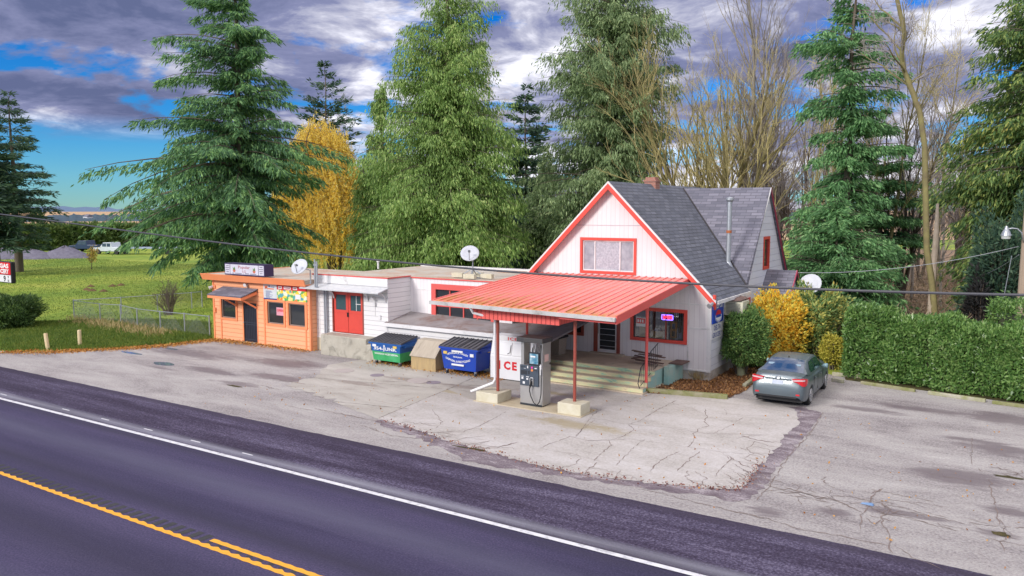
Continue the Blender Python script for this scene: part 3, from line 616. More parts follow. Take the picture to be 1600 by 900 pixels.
# rake boards
b = MB(); w = MB()
def rake(mb, p, q, hgt_, off, t=.05, out=(0, -1, 0)):
    p = Vector(p); q = Vector(q); o = Vector(out)
    pts = [p, q, q - Vector((0, 0, hgt_)), p - Vector((0, 0, hgt_))]
    mb.hexa([a + o * off for a in pts[::-1]], [a + o * (off + t) for a in pts[::-1]])
for sgn in (-1, 1):
    e = (XC + sgn * (EX - XC), YH - OV, EZ); t_ = (XC, YH - OV, 7.75)
    rake(b, tuple(np.array(e) - (0, 0, .085)), (XC, YH - OV, 7.665), .24, .002); rake(w, e, t_, .09, .004)
b.build('rake_board', M_red, house); w.build('rake_moulding', M_trimwhite, house)
b = MB(); M_rake2 = mat('magenta_red_trim', (.42, .04, .09), .5)
rake(b, (xr2, RY, RZ + .02), (xr2, ey2, ez2 + .02), .16, .003, .04, (1, 0, 0)); b.build('cross_gable_rake', M_rake2, house)
b = MB(); rake(b, (xr2, ey, ez2 + .02), (xr2, RY, RZ + .02), .13, .003, .03, (1, 0, 0)); b.build('cross_gable_rake', M_trimwhite, house)
b = MB(); b.box(EX, EX + .06, YH - .2, ey, EZ - .15, EZ - .02); b.box(XR + .03, XR + .06, YH + .1, ey + .3, 2.75, EZ - .1); b.build('eave_board', M_trimwhite, house)
b = MB(); b.box(-9.46, -9.39, YH - OV - .03, YH - OV + .05, 2.85, 3.25); b.build('corner_post', M_red, house)
# upper window: three sashes and white curtains behind glass
M_curtain = mat('frosted_film', (0.20, 0.21, 0.27), 0.2, (0.46, 0.48, 0.54), nscale=3, amt=0.5, spec=.7)
f = window_y(house, ux0, ux1, uz0, uz1, YH, M_red, w=.11, proud=.04, vbars=(ux0 + .55, ux1 - .62), bw=.05, barm=M_trimwhite, pane=M_curtain, inner=.05)
MB().box(ux0 + .58, ux1 - .65, YH + .052, YH + .058, uz0 + .05, uz1 - .05).build('net_curtain', mat('net_curtain', (.50, .52, .58), .5, (.30, .32, .38), nscale=14, amt=.35), f)
# shop window; no lamp inside, the goods have bright colours instead
f = window_y(house, sx0, sx1, sz0, sz1, YH, M_red, w=.13, proud=.05, vbars=(sx0 + .62, sx0 + 1.36), bw=.04, barm=M_redbrown, pane=M_glass)
window_y(house, wx0, wx1, wz0, wz1, YH, M_redbrown, w=.12, proud=.05, vbars=(wx0 + .45, wx0 + .95, wx0 + 1.4), bw=.04, barm=M_redbrown, pane=M_darkglass)
y = [p for p in (36.7, 37.6, 3.95, 5.3)]
b = MB().plate(rect(36.62, 37.68, 3.87, 5.38), [rect(36.75, 37.55, 4.0, 5.25)], (XR + .03, 0, 0), (0, 1, 0), (0, 0, 1), .08).build('window', M_red, house)
MB().box(XR - .06, XR - .05, 36.7, 37.6, 3.95, 5.3).build('pane', M_darkglass, b)
b = MB().plate(rect(33.2, 34.7, 1.5, 2.8), [rect(33.3, 34.6, 1.6, 2.7)], (XR + .03, 0, 0), (0, 1, 0), (0, 0, 1), .08).build('window', M_red, house)
MB().box(XR - .06, XR - .05, 33.3, 34.6, 1.6, 2.7).build('pane', M_darkglass, b)
# the shop behind the window: room, shelves, goods
M_room = mat('dim_shop_wall', (0.16, 0.14, 0.13), 0.8); b = MB()
b.box(-17.9, -9.9, 32.4, 32.5, .5, 2.9); b.box(-17.9, -9.9, YH + .2, 32.5, .55, .7); b.box(-17.9, -9.9, YH + .2, 32.5, 2.85, 2.9); b.box(-13.2, -13.1, YH + .2, 32.4, .7, 2.85)
b.build('shop_room', M_room, house)
M_good = [mat('orange_goods', (.8, .3, .03), .5), mat('brown_carton', (.75, .42, .12), .7), mat('white_goods', (.85, .85, .87), .5), mat('blue_goods', (.2, .4, .75), .5), mat('dark_goods', (.06, .05, .05), .5), mat('green_goods', (.1, .25, .1), .5)]
rr = random.Random(3)
b = MB()
for k in range(44):
    x = sx0 + .1 + rr.random() * 1.95; yy = YH + .16 + rr.random() * .8; z = sz0 - .1 + rr.choice((0, 0, 0, .28, .5)) * rr.random(); ww = rr.uniform(.06, .16); b.box(x, x + ww, yy, yy + .12, z, z + rr.uniform(.2, .62), rr.choice((1, 2, 2, 3, 4, 4, 4, 5)))
b.box(sx0 + .7, sx0 + 1.2, YH + .25, YH + .5, sz0 - .05, sz0 + .26, 1); b.box(sx0 + .16, sx0 + .6, YH + .2, YH + .4, sz0, sz0 + .42, 1)
b.build('window_display', M_good, house)
b = MB(); b.plate(rect(sx1 - .62, sx1 - .36, sz0 + .06, sz0 + .72), [rect(sx1 - .56, sx1 - .42, sz0 + .12, sz0 + .34), rect(sx1 - .56, sx1 - .42, sz0 + .42, sz0 + .64)], (0, YH + .16, 0), (1, 0, 0), (0, 0, 1), .05); b.build('orange_rack', M_good[0], house)
b = MB()
for q in range(9): b.box(sx1 - .95 + q * .09, sx1 - .925 + q * .09, YH + .9, YH + .93, sz0, sz1)
b.build('interior_bars', M_trimwhite, house)
# neon sign, notice in window
neon = empty('neon_sign', (OY(1042, 502, YH)[0], YH + .05, OY(1042, 491, YH)[1] - .13), 'glowing red neon sign with a blue border hung in the shop window', 'neon sign')
nx, ny, nz = WLOC[neon.name]; hw, hh = .27, .125
MB().box(nx - hw, nx + hw, ny, ny + .012, nz - hh, nz + hh).build('backing', M_dark, neon)
bt = MB(); c = []
for k in range(29):
    a = k / 28 * 2 * math.pi; c.append((nx + (hw - .04) * max(-1, min(1, 1.35 * math.cos(a))), ny - .02, nz + (hh - .03) * max(-1, min(1, 1.35 * math.sin(a)))))
bt.tube(c, .017, 6); bt.build('neon_border', emis('blue_neon', (.22, .12, 1.0), 2.2), neon)
text('neon_letters', 'OPEN', (nx, ny - .012, nz), (1, 0, 0), (0, 0, 1), .36, .12, emis('red_neon', (1.0, .03, .08), 2.6), neon, bold=.04)
nb = empty('window_notice', (sx0 + .27, YH + .02, sz0 + .6), 'small red and white paper notice taped inside the shop window', 'notice')
x_, z_ = sx0 + .30, sz0 + .62
MB().box(x_ - .2, x_ + .2, YH + .02, YH + .026, z_ - .18, z_ + .18).build('paper', M_whitep, nb)
q = MB(); q.box(x_ - .18, x_ + .18, YH + .014, YH + .02, z_ - .06, z_ + .15); q.build('red_block', M_redletter, nb)
q = MB()
for k in range(3): q.box(x_ - .14 + k * .1, x_ - .08 + k * .1, YH + .009, YH + .014, z_ - .02, z_ + .10)
q.box(x_ - .13, x_ + .13, YH + .014, YH + .02, z_ - .13, z_ - .10); q.build('print_marks', M_whiteletter, nb)
# shop door
dr = empty('d', (0, 0, 0)); bpy.data.objects.remove(dr)
fr = MB().plate(rect(dx0 - .0, dx1 + .0, .70, 2.78), [rect(dx0 + .08, dx1 - .08, .86, 2.66)], (0, YH + .02, 0), (1, 0, 0), (0, 0, 1), .06).build('door', M_trimwhite, house)
MB().box(dx0 + .08, dx1 - .08, YH + .05, YH + .062, .86, 2.66).build('pane', M_darkglass, fr)
b = MB()
for k in range(7): b.box(dx0 + .08, dx1 - .08, YH + .03, YH + .045, .98 + k * .24, 1.0 + k * .24)
b.build('security_bars', M_galv, fr)
MB().box(dx1 - .36, dx1 - .1, YH + .018, YH + .028, 2.1, 2.45).build('door_notice', mat('yellow_notice', (.75, .7, .1), .5), fr)
MB().box(dx0 + .03, dx0 + .06, YH - .03, YH + .0, 1.5, 1.9).build('handle', M_steel, fr)
b = MB(); b.box(dx0 - .17, dx0, YH - .03, YH + .05, .70, 2.85); b.box(dx1, dx1 + .15, YH - .03, YH + .05, .70, 2.85); b.box(dx0 - .17, dx1 + .15, YH - .03, YH + .05, 2.78, 2.95); b.build('door_frame', M_redbrown, house)
b = MB()
for k in range(3): b.box(dx1 + .24, dx1 + .29, YH - .012, YH, 2.18 + k * .13, 2.27 + k * .13)
b.build('house_number', M_dark, house)
b = MB(); b.box(-15.0, -14.72, YH - .02, YH, 1.55, 2.0); b.build('meter_panel', M_trimwhite, house)
# gas pipes low on the front wall, small side porch, lamp
b = MB()
for x in (-11.02, -10.86): b.tube([(x, YH - .06, .15), (x, YH - .06, .62)], .03, 8); b.box(x - .05, x + .05, YH - .1, YH, .5, .68)
b.build('gas_risers', M_galv, house)
b = MB(); slab(b, (-9.68, 36.35, 2.86), (-8.35, 36.35, 2.86), (-8.35, 37.4, 3.85), (-9.68, 37.4, 3.85), .08); slab(b, (-9.68, 37.4, 3.85), (-8.35, 37.4, 3.85), (-8.35, 38.5, 2.86), (-9.68, 38.5, 2.86), .08); b.build('porch_roof', M_shingle2, house)
b = MB(); b.box(-9.67, -8.5, 36.6, 38.3, 0, 2.84); b.plate([(36.6, 2.84), (38.3, 2.84), (37.4, 3.7)], [], (-8.5, 0, 0), (0, 1, 0), (0, 0, 1), .1); b.build('porch_wall', M_shake, house)
b = MB(); rake(b, (-8.35, 36.35, 2.88), (-8.35, 37.4, 3.87), .14, .003, .03, (1, 0, 0)); rake(b, (-8.35, 37.4, 3.87), (-8.35, 38.5, 2.88), .14, .003, .03, (1, 0, 0)); b.build('porch_rake', M_rake2, house)
b = MB(); b.box(-14.22, -13.68, 33.5, 34.0, 6.9, 7.93); b.box(-14.18, -13.72, 33.54, 33.96, 7.93, 8.06); ch = b.build('chimney', M_brick, house)
MB().box(-14.26, -13.64, 33.46, 34.04, 7.86, 7.92).build('chimney_cap', M_brick, ch)
zr = main_z(-10.5); sp = MB(); sp.tube([(-10.5, 34.1, 4.0), (-10.5, 34.1, 6.95)], .10, 12); ss = sp.build('stove_pipe', M_galv, house, smooth=False)
b = MB(); b.tube([(-10.5, 34.1, 5.6), (-10.5, 34.1, 5.72)], .115, 12); b.build('rusty_collar', mat('rust', (.45, .14, .05), .8), ss)
b = MB(); b.tube([(-10.5, 34.1, 6.95), (-10.5, 34.1, 7.02), (-10.5, 34.1, 7.1), (-10.5, 34.1, 7.16)], [.11, .17, .17, .03], 12); b.build('cowl', M_galv, ss)
b = MB(); b.tube([(-10.5, 34.1, 3.95), (-10.5, 34.1, 4.35)], [.3, .11], 12); b.build('flashing', M_galv, ss)
fl = empty('flood_light', (-9.42, 29.0, 3.2), 'small round floodlight with a red cap on the gable corner', 'light')
b = MB(); b.tube([(-9.46, 28.95, 3.12), (-9.5, 28.8, 3.05), (-9.52, 28.72, 3.02)], [.05, .09, .10], 10); b.build('lamp_head', M_galv, fl); MB().box(-9.47, -9.37, 28.98, 29.08, 3.27, 3.42).build('bracket', M_red, fl)
# signs on the side wall
sg = empty('soft_drink_sign', (XR + .06, 30.1, 2.6), 'blue soft drink sign with white lettering at the front corner of the side wall', 'sign')
X_ = XR + .08
y0, z0_ = OX(1114, 507, X_); y1, z1_ = OX(1131, 466, X_); z0_, z1_ = 2.25, 3.12
MB().box(XR + .0, X_, y0, y1, z0_, z1_).build('board', mat('cola_blue', (.01, .05, .38), .35, (.012, .06, .45)), sg)
cy, cz = (y0 + y1) / 2, (z0_ + z1_) / 2
text('lettering', 'PEPSI', (X_ + .004, cy, z1_ - .19), (0, 1, 0), (0, 0, 1), .95, .24, M_whiteletter, sg, bold=.03)
def shield(mb, half, X): # globe: upper / lower
    pts = [(math.cos(a) * .33, math.sin(a) * .22) for a in np.linspace(*half, 14)]
    mb.plate([(cy + p[0], cz - .16 + p[1]) for p in pts], [], (X, 0, 0), (0, 1, 0), (0, 0, 1), .004)
b = MB(); shield(b, (0.15, math.pi - .15), X_ + .008); b.build('emblem_top', M_redletter, sg)
b = MB(); shield(b, (math.pi + .35, 2 * math.pi - .35), X_ + .008); b.build('emblem_bottom', M_whiteletter, sg)
b = MB(); b.tube([(X_ + .006, cy - .34, cz - .14), (X_ + .006, cy - .32, cz - .33), (X_ + .006, cy, cz - .44), (X_ + .006, cy + .32, cz - .33), (X_ + .006, cy + .34, cz - .14)], .012, 5); b.build('emblem_outline', M_whiteletter, sg)
g2 = empty('grocery_sign', (XR + .06, 30.1, 2.0), 'pale board lettered in blue below the blue soft drink sign', 'sign')
MB().box(XR, X_ - .03, y0 - .05, y1 + .05, 1.62, 2.22).build('board', M_trimwhite, g2)
text('lettering', 'DELTA', (X_ - .026, cy, 2.06), (0, 1, 0), (0, 0, 1), .80, .19, M_blueletter, g2, bold=.015)
text('lettering', 'GROCERY', (X_ - .026, cy, 1.78), (0, 1, 0), (0, 0, 1), 1.15, .19, M_blueletter, g2, bold=.015)
ac = empty('air_conditioner', (XR, 31.3, 2.4), 'cream window air conditioner jutting from the side wall beside the blue sign', 'air conditioner')
M_cream = mat('cream_enamel', (.66, .64, .50), .5); MB().box(XR, XR + .75, 31.05, 31.95, 2.42, 3.0).build('casing', M_cream, ac, bevel=.02)
b = MB()
for k in range(8): b.box(XR + .1, XR + .65, 31.03, 31.05, 2.5 + k * .055, 2.53 + k * .055)
b.build('grille', mat('grille_grey', (.3, .3, .26), .6), ac); b = MB(); slab(b, (XR, 30.95, 3.0), (XR + .7, 30.95, 3.06), (XR + .7, 32.0, 3.06), (XR, 32.0, 3.24), .03); b.build('cover', M_oldwood, ac)
b = MB(); b.beam((XR, 31.2, 2.1), (XR + .6, 31.2, 2.41), .04, .04); b.beam((XR, 31.8, 2.1), (XR + .6, 31.8, 2.41), .04, .04); b.build('bracket', M_galv, ac)

# ---------------------------------------------------------------- annex with the red double door
YB = 26.35; XB0 = -27.85; XB1 = -23.2; YCW = 27.9
annex = empty('store_annex', (-23, YB, 0), 'long low white annex with a red double door and flat gravel roof', 'annex')
ddx0, ddx1 = OY(520, 455, YB)[0] + .02, OY(566, 457, YB)[0]
ddz0, ddz1 = .97, 2.88
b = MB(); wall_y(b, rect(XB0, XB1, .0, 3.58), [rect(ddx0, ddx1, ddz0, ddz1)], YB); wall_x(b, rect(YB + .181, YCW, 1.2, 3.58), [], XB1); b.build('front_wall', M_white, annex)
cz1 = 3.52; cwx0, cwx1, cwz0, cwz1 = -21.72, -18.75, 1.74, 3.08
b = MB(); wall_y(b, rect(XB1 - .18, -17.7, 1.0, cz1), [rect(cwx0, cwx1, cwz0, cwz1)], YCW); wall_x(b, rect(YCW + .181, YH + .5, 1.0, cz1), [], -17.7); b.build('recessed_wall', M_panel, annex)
b = MB(); b.box(XB0, XB1 - .18, YB + .18, 34.5, 3.30, 3.50); b.box(XB1 - .18, -17.9, YCW + .18, 34.5, 3.3, 3.50); b.build('roof', M_gravelroof, annex)
b = MB(); b.box(XB0 - .0, XB0 + .18, YB + .2, 34.5, 0, 3.3); b.box(XB0, -18.1, 34.4, 34.6, 0, 3.58); b.build('rear_wall', M_white, annex)
b = MB(); b.box(XB0, XB1 + .03, YB - .04, YB + .02, 3.58, 3.63); b.box(XB1 - .03, XB1 + .04, YB + .02, YCW, 3.58, 3.63); b.box(XB1 + .041, -17.66, YCW - .04, YCW + .03, cz1, cz1 + .05); b.build('roof_edge', M_redfade, annex)
b = MB(); b.box(XB0 + .2, XB1 + .02, YB - .035, YB, 3.22, 3.575); b.build('parapet_board', M_trimwhite, annex)
b = MB(); slab(b, (XB0 - .1, YB - .75, 3.02), (XB1 + .1, YB - .75, 3.02), (XB1 + .1, YB - .035, 3.2), (XB0 - .1, YB - .035, 3.2), .05); aw = b.build('awning_shelf', mat('grey_awning_metal', (.45, .47, .50), .5, (.62, .62, .62), nscale=5), annex)
for x in (XB0 + .15, -26.45, -24.35, XB1 - .1):
    q = MB(); pts = [(x, YB - .02, 2.55), (x, YB - .12, 2.8), (x, YB - .35, 2.95), (x, YB - .62, 3.0)]; q.tube(pts, .035, 6); q.build('bracket', M_trimwhite, aw)
dd = MB().plate(rect(ddx0 - .07, ddx1 + .07, ddz0, ddz1 + .07), [rect(ddx0, ddx1, ddz0 + .01, ddz1)], (0, YB - .02, 0), (1, 0, 0), (0, 0, 1), .08).build('door_frame', M_redbrown, annex)
mid = (ddx0 + ddx1) / 2
for (a, c, gl) in ((ddx0, mid - .012, 0), (mid + .012, ddx1, 1)):
    wz0_, wz1_ = ddz1 - .86, ddz1 - .16
    lf = MB().plate(rect(a, c, ddz0 + .02, ddz1 - .01), [rect(a + .13, c - .13, wz0_, wz1_)], (0, YB + .03, 0), (1, 0, 0), (0, 0, 1), .05)
    lf.box(a + .1, c - .1, YB + .018, YB + .03, ddz0 + .18, ddz0 + .22); lf.box(a + .1, c - .1, YB + .018, YB + .03, ddz0 + .92, ddz0 + .96); lf = lf.build('door', M_red, annex)
    MB().box(a + .13, c - .13, YB + .05, YB + .06, wz0_, wz1_).build('pane', mat('teal_glass', (.05, .10, .11), .06, spec=.8), lf)
    MB().box((c if not gl else a) - .05, (c if not gl else a) + .02, YB + .0, YB + .03, ddz0 + .75, ddz0 + .95).build('handle', M_dark, lf)
    if gl:
        b = MB(); b.box((a + c) / 2 + .02, (a + c) / 2 + .05, YB + .035, YB + .048, wz0_, wz1_); b.box((a + c) / 2, c - .13, YB + .036, YB + .047, wz0_ + .3, wz0_ + .33); b.build('glazing_bars', M_trimwhite, lf)
b = MB(); b.box(-24.0, -23.88, YB - .1, YB - .0, 2.35, 2.5); b.tube([(-23.94, YB - .1, 2.75), (-23.94, YB - .22, 2.68)], [.05, .09], 8); b.box(-23.96, -23.93, YB - .02, YB, 1.9, 2.75); b.box(-23.72, -23.6, YB - .06, YB, 1.75, 1.95); b.build('wall_lamp', M_trimwhite, annex)
b = MB(); b.box(-27.0, -26.9, YB - .015, YB, .9, 3.0); b.box(-27.45, -27.4, YB - .015, YB, .9, 3.0); b.box(XB0, -26.7, YB - .02, YB - .0, .62, .68); b.build('siding_trim', M_trimwhite, annex)
MB().box(XB0 + .05, -26.65, YB - .012, YB - .0, 0, .62).build('base_boards', M_pale, annex)
wf = window_y(annex, cwx0, cwx1, cwz0, cwz1, YCW, M_redfade, w=.24, proud=.05, vbars=[cwx0 + (cwx1 - cwx0) * k / 4 for k in (1, 2, 3)], hbars=(2.62, 2.34), bw=.05, barm=M_redfade, pane=M_darkglass)
MB().box(cwx0, cwx1, YCW + .03, YCW + .05, 2.36, 2.6).build('middle_panel', M_redfade, wf)
b = MB(); b.box(XB1 + .3, -21.98, YCW - .012, YCW, 3.0, 3.04); b.box(-22.02, -21.96, YCW - .014, YCW, 1.7, 3.0); b.build('panel_batten', M_trimwhite, annex)
# lean-to shed roof in front of the recessed wall
LY = 26.3; lx0 = -23.22; lx1 = -15.0
b = MB(); wall_y(b, rect(lx0, lx1, 0, 1.58), [], LY, .1); b.build('lean_to_wall', M_white, annex)
b = MB(); slab(b, (lx0 - .08, LY - .12, 1.66), (lx1 + .15, LY - .12, 1.60), (lx1 + .15, YH - .02, 2.0), (lx0 - .02, YCW - .01, 1.98), .07); b.add([(-17.7, YCW - .02, 1.98), (-17.65, YH - .02, 2.01), (lx1, YH - .02, 2.0)], [(0, 1, 2)]); b.build('lean_to_roof', M_feltroof, annex)
b = MB(); b.box(lx0 - .09, lx1 + .16, LY - .16, LY - .125, 1.50, 1.66); b.box(lx0 - .03, lx0 + .05, LY - .03, LY + .02, 0, 1.5)
for x in (-19.2, -17.9): b.box(x, x + .05, LY - .02, LY, .0, 1.5)
b.build('lean_to_fascia', M_trimwhite, annex)
# flat-roof clutter
vp = empty('roof_vent', (*G(591, 420, 3.5), 3.5), 'thin white vent pipe on the flat roof of the white annex', 'vent pipe')
x, y, z = WLOC[vp.name]; b = MB(); b.tube([(x, y, 3.5), (x, y, 3.85), (x, y, 3.85), (x, y, 3.95)], [.05, .05, .08, .08], 8); b.build('pipe', M_trimwhite, vp)
cd = empty('conduit_mast', (OY(496, 480, 25.75)[0], 25.75, 0), 'tall grey conduit mast at the joint of the orange and white fronts', 'mast')
x, y, z = WLOC[cd.name]; zt = OY(496, 405, 25.75)[1]
b = MB(); b.tube([(x - .06, YB - .1, 0), (x - .06, YB - .1, 2.9), (x - .06, 25.7, 3.1), (x - .06, 25.7, zt)], .035, 8); b.tube([(x + .06, YB - .1, 0), (x + .06, YB - .1, 2.9), (x + .06, 25.7, 3.1), (x + .06, 25.7, zt - .1)], .045, 8); b.build('pipes', M_galv, cd)
MB().box(x - .12, x + .12, 25.66, 25.74, zt - .3, zt - .24).build('clamp', M_galv, cd)

# ---------------------------------------------------------------- orange restaurant
YO = 25.95; ox0, ox1 = OY(334, 480, YO)[0], -27.62
orange = empty('restaurant', (-31, YO, 0), 'small flat-roofed orange clapboard restaurant front', 'restaurant')
def pO(x, y): return OY(300 + x / 4.284, 380 + y / 4.284, YO)
def rO(x0, y0, x1, y1): a = pO(x0, (y0 + y1) / 2)[0]; c = pO(x1, (y0 + y1) / 2)[0]; m_ = (x0 + x1) / 2; return a, c, pO(m_, y1)[1], pO(m_, y0)[1]
w1 = rO(200, 370, 295, 500); w2 = rO(508, 393, 616, 540); w3 = rO(650, 403, 762, 552); do = rO(348, 400, 437, 680)
do = (do[0], do[1], .06, do[3]); w2 = (w2[0], w2[1], min(w2[2], w3[2]), w2[3]); w3 = (w3[0], w3[1], w2[2], w2[3])
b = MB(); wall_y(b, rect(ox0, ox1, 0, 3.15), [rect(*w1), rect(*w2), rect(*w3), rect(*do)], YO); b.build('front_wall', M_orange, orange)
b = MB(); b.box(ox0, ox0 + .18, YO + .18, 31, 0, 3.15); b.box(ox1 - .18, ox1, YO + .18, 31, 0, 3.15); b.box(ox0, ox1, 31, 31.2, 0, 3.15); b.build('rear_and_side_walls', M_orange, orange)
b = MB(); b.box(ox0 - .35, ox1 + .0, YO - .32, 31.4, 3.15, 3.34); b.build('roof', M_gravelroof, orange)
fz = MB(); fz.hexa([(ox0 - .42, YO - .30, 3.06), (ox1 + .02, YO - .30, 3.06), (ox1 + .02, YO - .26, 3.06), (ox0 - .42, YO - .26, 3.06)], [(ox0 - .46, YO - .42, 3.37), (ox1 + .02, YO - .42, 3.37), (ox1 + .02, YO - .36, 3.38), (ox0 - .46, YO - .36, 3.38)]); fz.box(ox0 - .42, ox0 - .36, YO - .25, 31.4, 3.1, 3.37); fz.build('fascia', M_orangetrim, orange)
MB().box(ox0 - .3, ox1, YO - .27, YO, 3.1, 3.15).build('soffit', M_orangetrim, orange)
xx = rO(482, 400, 500, 560)[0]
for a_ in ((ox0 + .55, ox0 + .63, YO - .03, YO, 0, 2.5), (ox1 - .07, ox1 + .02, YO - .03, YO + .1, 0, 3.1), (ox0 - .02, ox0 + .08, YO - .03, YO + .05, 0, 3.1), (xx, xx + .09, YO - .03, YO, 0, 2.55), (ox1 - .35, ox1 - .27, YO - .028, YO, 0, 2.55)): MB().box(*a_).build('trim_board', M_orangetrim, orange)
for wi in (w1, w2, w3): window_y(orange, *wi, YO, M_orangetrim, w=.11, proud=.04, pane=M_darkglass, inner=.05, barm=mat('bronze_sash', (.35, .25, .2), .5))
d = MB(); d.plate(rect(*do), [], (0, YO + .03, 0), (1, 0, 0), (0, 0, 1), .05); dd = d.build('door', mat('black_security_door', (.02, .022, .035), .4, (.035, .035, .05)), orange)
b = MB(); n_ = 7
for k in range(n_ + 1):
    x = do[0] + .06 + (do[1] - do[0] - .12) * k / n_; b.tube([(x, YO + .01, do[2] + .1), (x, YO + .01, do[3] - .1)], .011, 5)
for z in (.1, .85, .95, 1.75): b.box(do[0] + .03, do[1] - .03, YO - .0, YO + .02, do[2] + z, do[2] + z + .035)
arc = [(do[0] + .06 + (do[1] - do[0] - .12) * k / 10, YO + .0, do[3] - .30 + .18 * math.sin(k / 10 * math.pi)) for k in range(11)]; b.tube(arc, .014, 5)
b.build('grille', mat('dark_iron', (.05, .055, .08), .4), dd); b = MB(); b.tube([(do[0] + .06, YO - .01, 1.02), (do[0] + .06, YO - .07, 1.02)], .03, 8); b.build('handle', M_steel, dd)
b = MB().plate(rect(do[0] - .08, do[1] + .06, do[2], do[3] + .1), [rect(do[0], do[1], do[2] - .001, do[3])], (0, YO - .015, 0), (1, 0, 0), (0, 0, 1), .05); b.build('door_frame', M_orangetrim, orange)
MB().box(do[0] - .02, do[1] + .02, YO - .1, YO, 0, .055).build('threshold', M_pale, orange)
# small shingled hood over door and window
hx0, hx1 = pO(200, 350)[0], pO(445, 350)[0] - .1; hz = 2.55
b = MB(); slab(b, (hx0 - .05, YO - .85, hz - .15), (hx1 - .15, YO - .85, hz - .15), (hx1 + .1, YO, hz + .2), (hx0 + .12, YO, hz + .2), .04); hd = b.build('door_hood', M_shingle2, orange)
b = MB(); b.box(hx0 - .03, hx1 - .16, YO - .84, YO - .78, hz - .32, hz - .195); b.beam((hx1 - .17, YO - .8, hz - .26), (hx1 + .0, YO, hz - .0), .05, .14); b.beam((hx1 - .25, YO - .72, hz - .3), (hx1 - .05, YO - .03, hz - .75), .05, .08); b.beam((hx0 + 1.0, YO - .72, hz - .3), (hx0 + 1.2, YO - .03, hz - .75), .05, .08); b.build('hood_brace', M_orangetrim, hd)
b = MB(); px = pO(370, 275); b.tube([(px[0], YO, px[1] - .25), (px[0], YO - .05, px[1])], .02, 6); b.tube([(px[0], YO - .06, px[1]), (px[0] + .04, YO - .2, px[1] - .03)], [.05, .09], 8); b.box(px[0] - .05, px[0] + .05, YO - .03, YO, px[1] - .06, px[1] + .02); px = pO(145, 268); b.tube([(ox0 + .03, YO - .02, 2.7), (ox0 - .05, YO - .2, 2.62)], [.05, .09], 8); b.build('wall_lamp', M_trimwhite, orange)
b = MB(); px = pO(158, 445); b.box(px[0] - .06, px[0] + .07, YO - .08, YO, px[1] - .12, px[1] + .12); px = pO(155, 290); b.box(px[0] - .05, px[0] + .05, YO - .06, YO, px[1] - .07, px[1] + .07); b.build('meter_box', M_orangetrim, orange)
# sign box on the roof
YS = YO - .4; sa = OY(300 + 218 / 4.284, 380 + 150 / 4.284, YS); sb = OY(300 + 485 / 4.284, 380 + 160 / 4.284, YS)
sgn = empty('restaurant_sign', ((sa[0] + sb[0]) / 2, YS, 3.4), 'pale boxed sign with a dark frame standing on the orange fascia', 'sign')
sx_0, sx_1, sz_0, sz_1 = sa[0], sb[0], 3.40, 3.98
M_purple = mat('dark_purple_frame', (.05, .03, .10), .4); MB().box(sx_0, sx_1, YS, YS + .55, sz_0, sz_1).build('sign_box', M_purple, sgn)
MB().box(sx_0 + .05, sx_1 - .05, YS - .012, YS, sz_0 + .06, sz_1 - .05).build('sign_face', mat('lilac_face', (.68, .66, .76), .4), sgn)
w_ = sx_1 - sx_0; cxs = (sx_0 + sx_1) / 2; M_maroon = mat('maroon_lettering', (.40, .05, .08), .5)
text('lettering', 'Popular', (cxs, YS - .016, sz_1 - .19), (1, 0, 0), (0, 0, 1), w_ * .29, .19, M_maroon, sgn, bold=.005)
text('lettering', 'LG', (cxs, YS - .016, sz_1 - .37), (1, 0, 0), (0, 0, 1), w_ * .08, .11, M_maroon, sgn, bold=.005)
for k in (-1, 1):
    q = MB()
    for j, wd in enumerate((.07, .10, .085, .06)): q.box(cxs + k * w_ * .42 - w_ * wd / 2, cxs + k * w_ * .42 + w_ * wd / 2, YS - .016, YS - .012, sz_1 - .14 - j * .1, sz_1 - .115 - j * .1)
    q.build('small_print', M_purple, sgn)
    e = MB(); c0 = cxs + k * w_ * .25
    e.plate([(c0 + .1 * math.cos(a), sz_0 + .24 + .10 * math.sin(a)) for a in np.linspace(0, 2 * math.pi, 12)[:-1]], [], (0, YS - .016, 0), (1, 0, 0), (0, 0, 1), .004); e.build('emblem', mat('terracotta_emblem', (.62, .17, .10), .5), sgn)
    e = MB(); e.plate([(c0 - .05, sz_0 + .26), (c0 + .05, sz_0 + .26), (c0 + .08, sz_0 + .32), (c0 + .03, sz_0 + .43), (c0 - .02, sz_0 + .33), (c0 - .1, sz_0 + .4)], [], (0, YS - .02, 0), (1, 0, 0), (0, 0, 1), .004); e.build('emblem_leaf', mat('emblem_green', (.12, .25, .08), .5), sgn)
    MB().box(cxs + k * w_ * .355 - .012, cxs + k * w_ * .355 + .012, YS - .018, YS - .012, sz_0 + .06, sz_1 - .05).build('divider', M_purple, sgn)
q = MB()
for x0_, x1_ in ((-.30, -.26), (-.23, -.06), (-.03, -.015), (.02, .12), (.15, .30)): q.box(cxs + x0_ * w_, cxs + x1_ * w_, YS - .016, YS - .012, sz_0 + .09, sz_0 + .115)
q.build('small_print', M_purple, sgn)
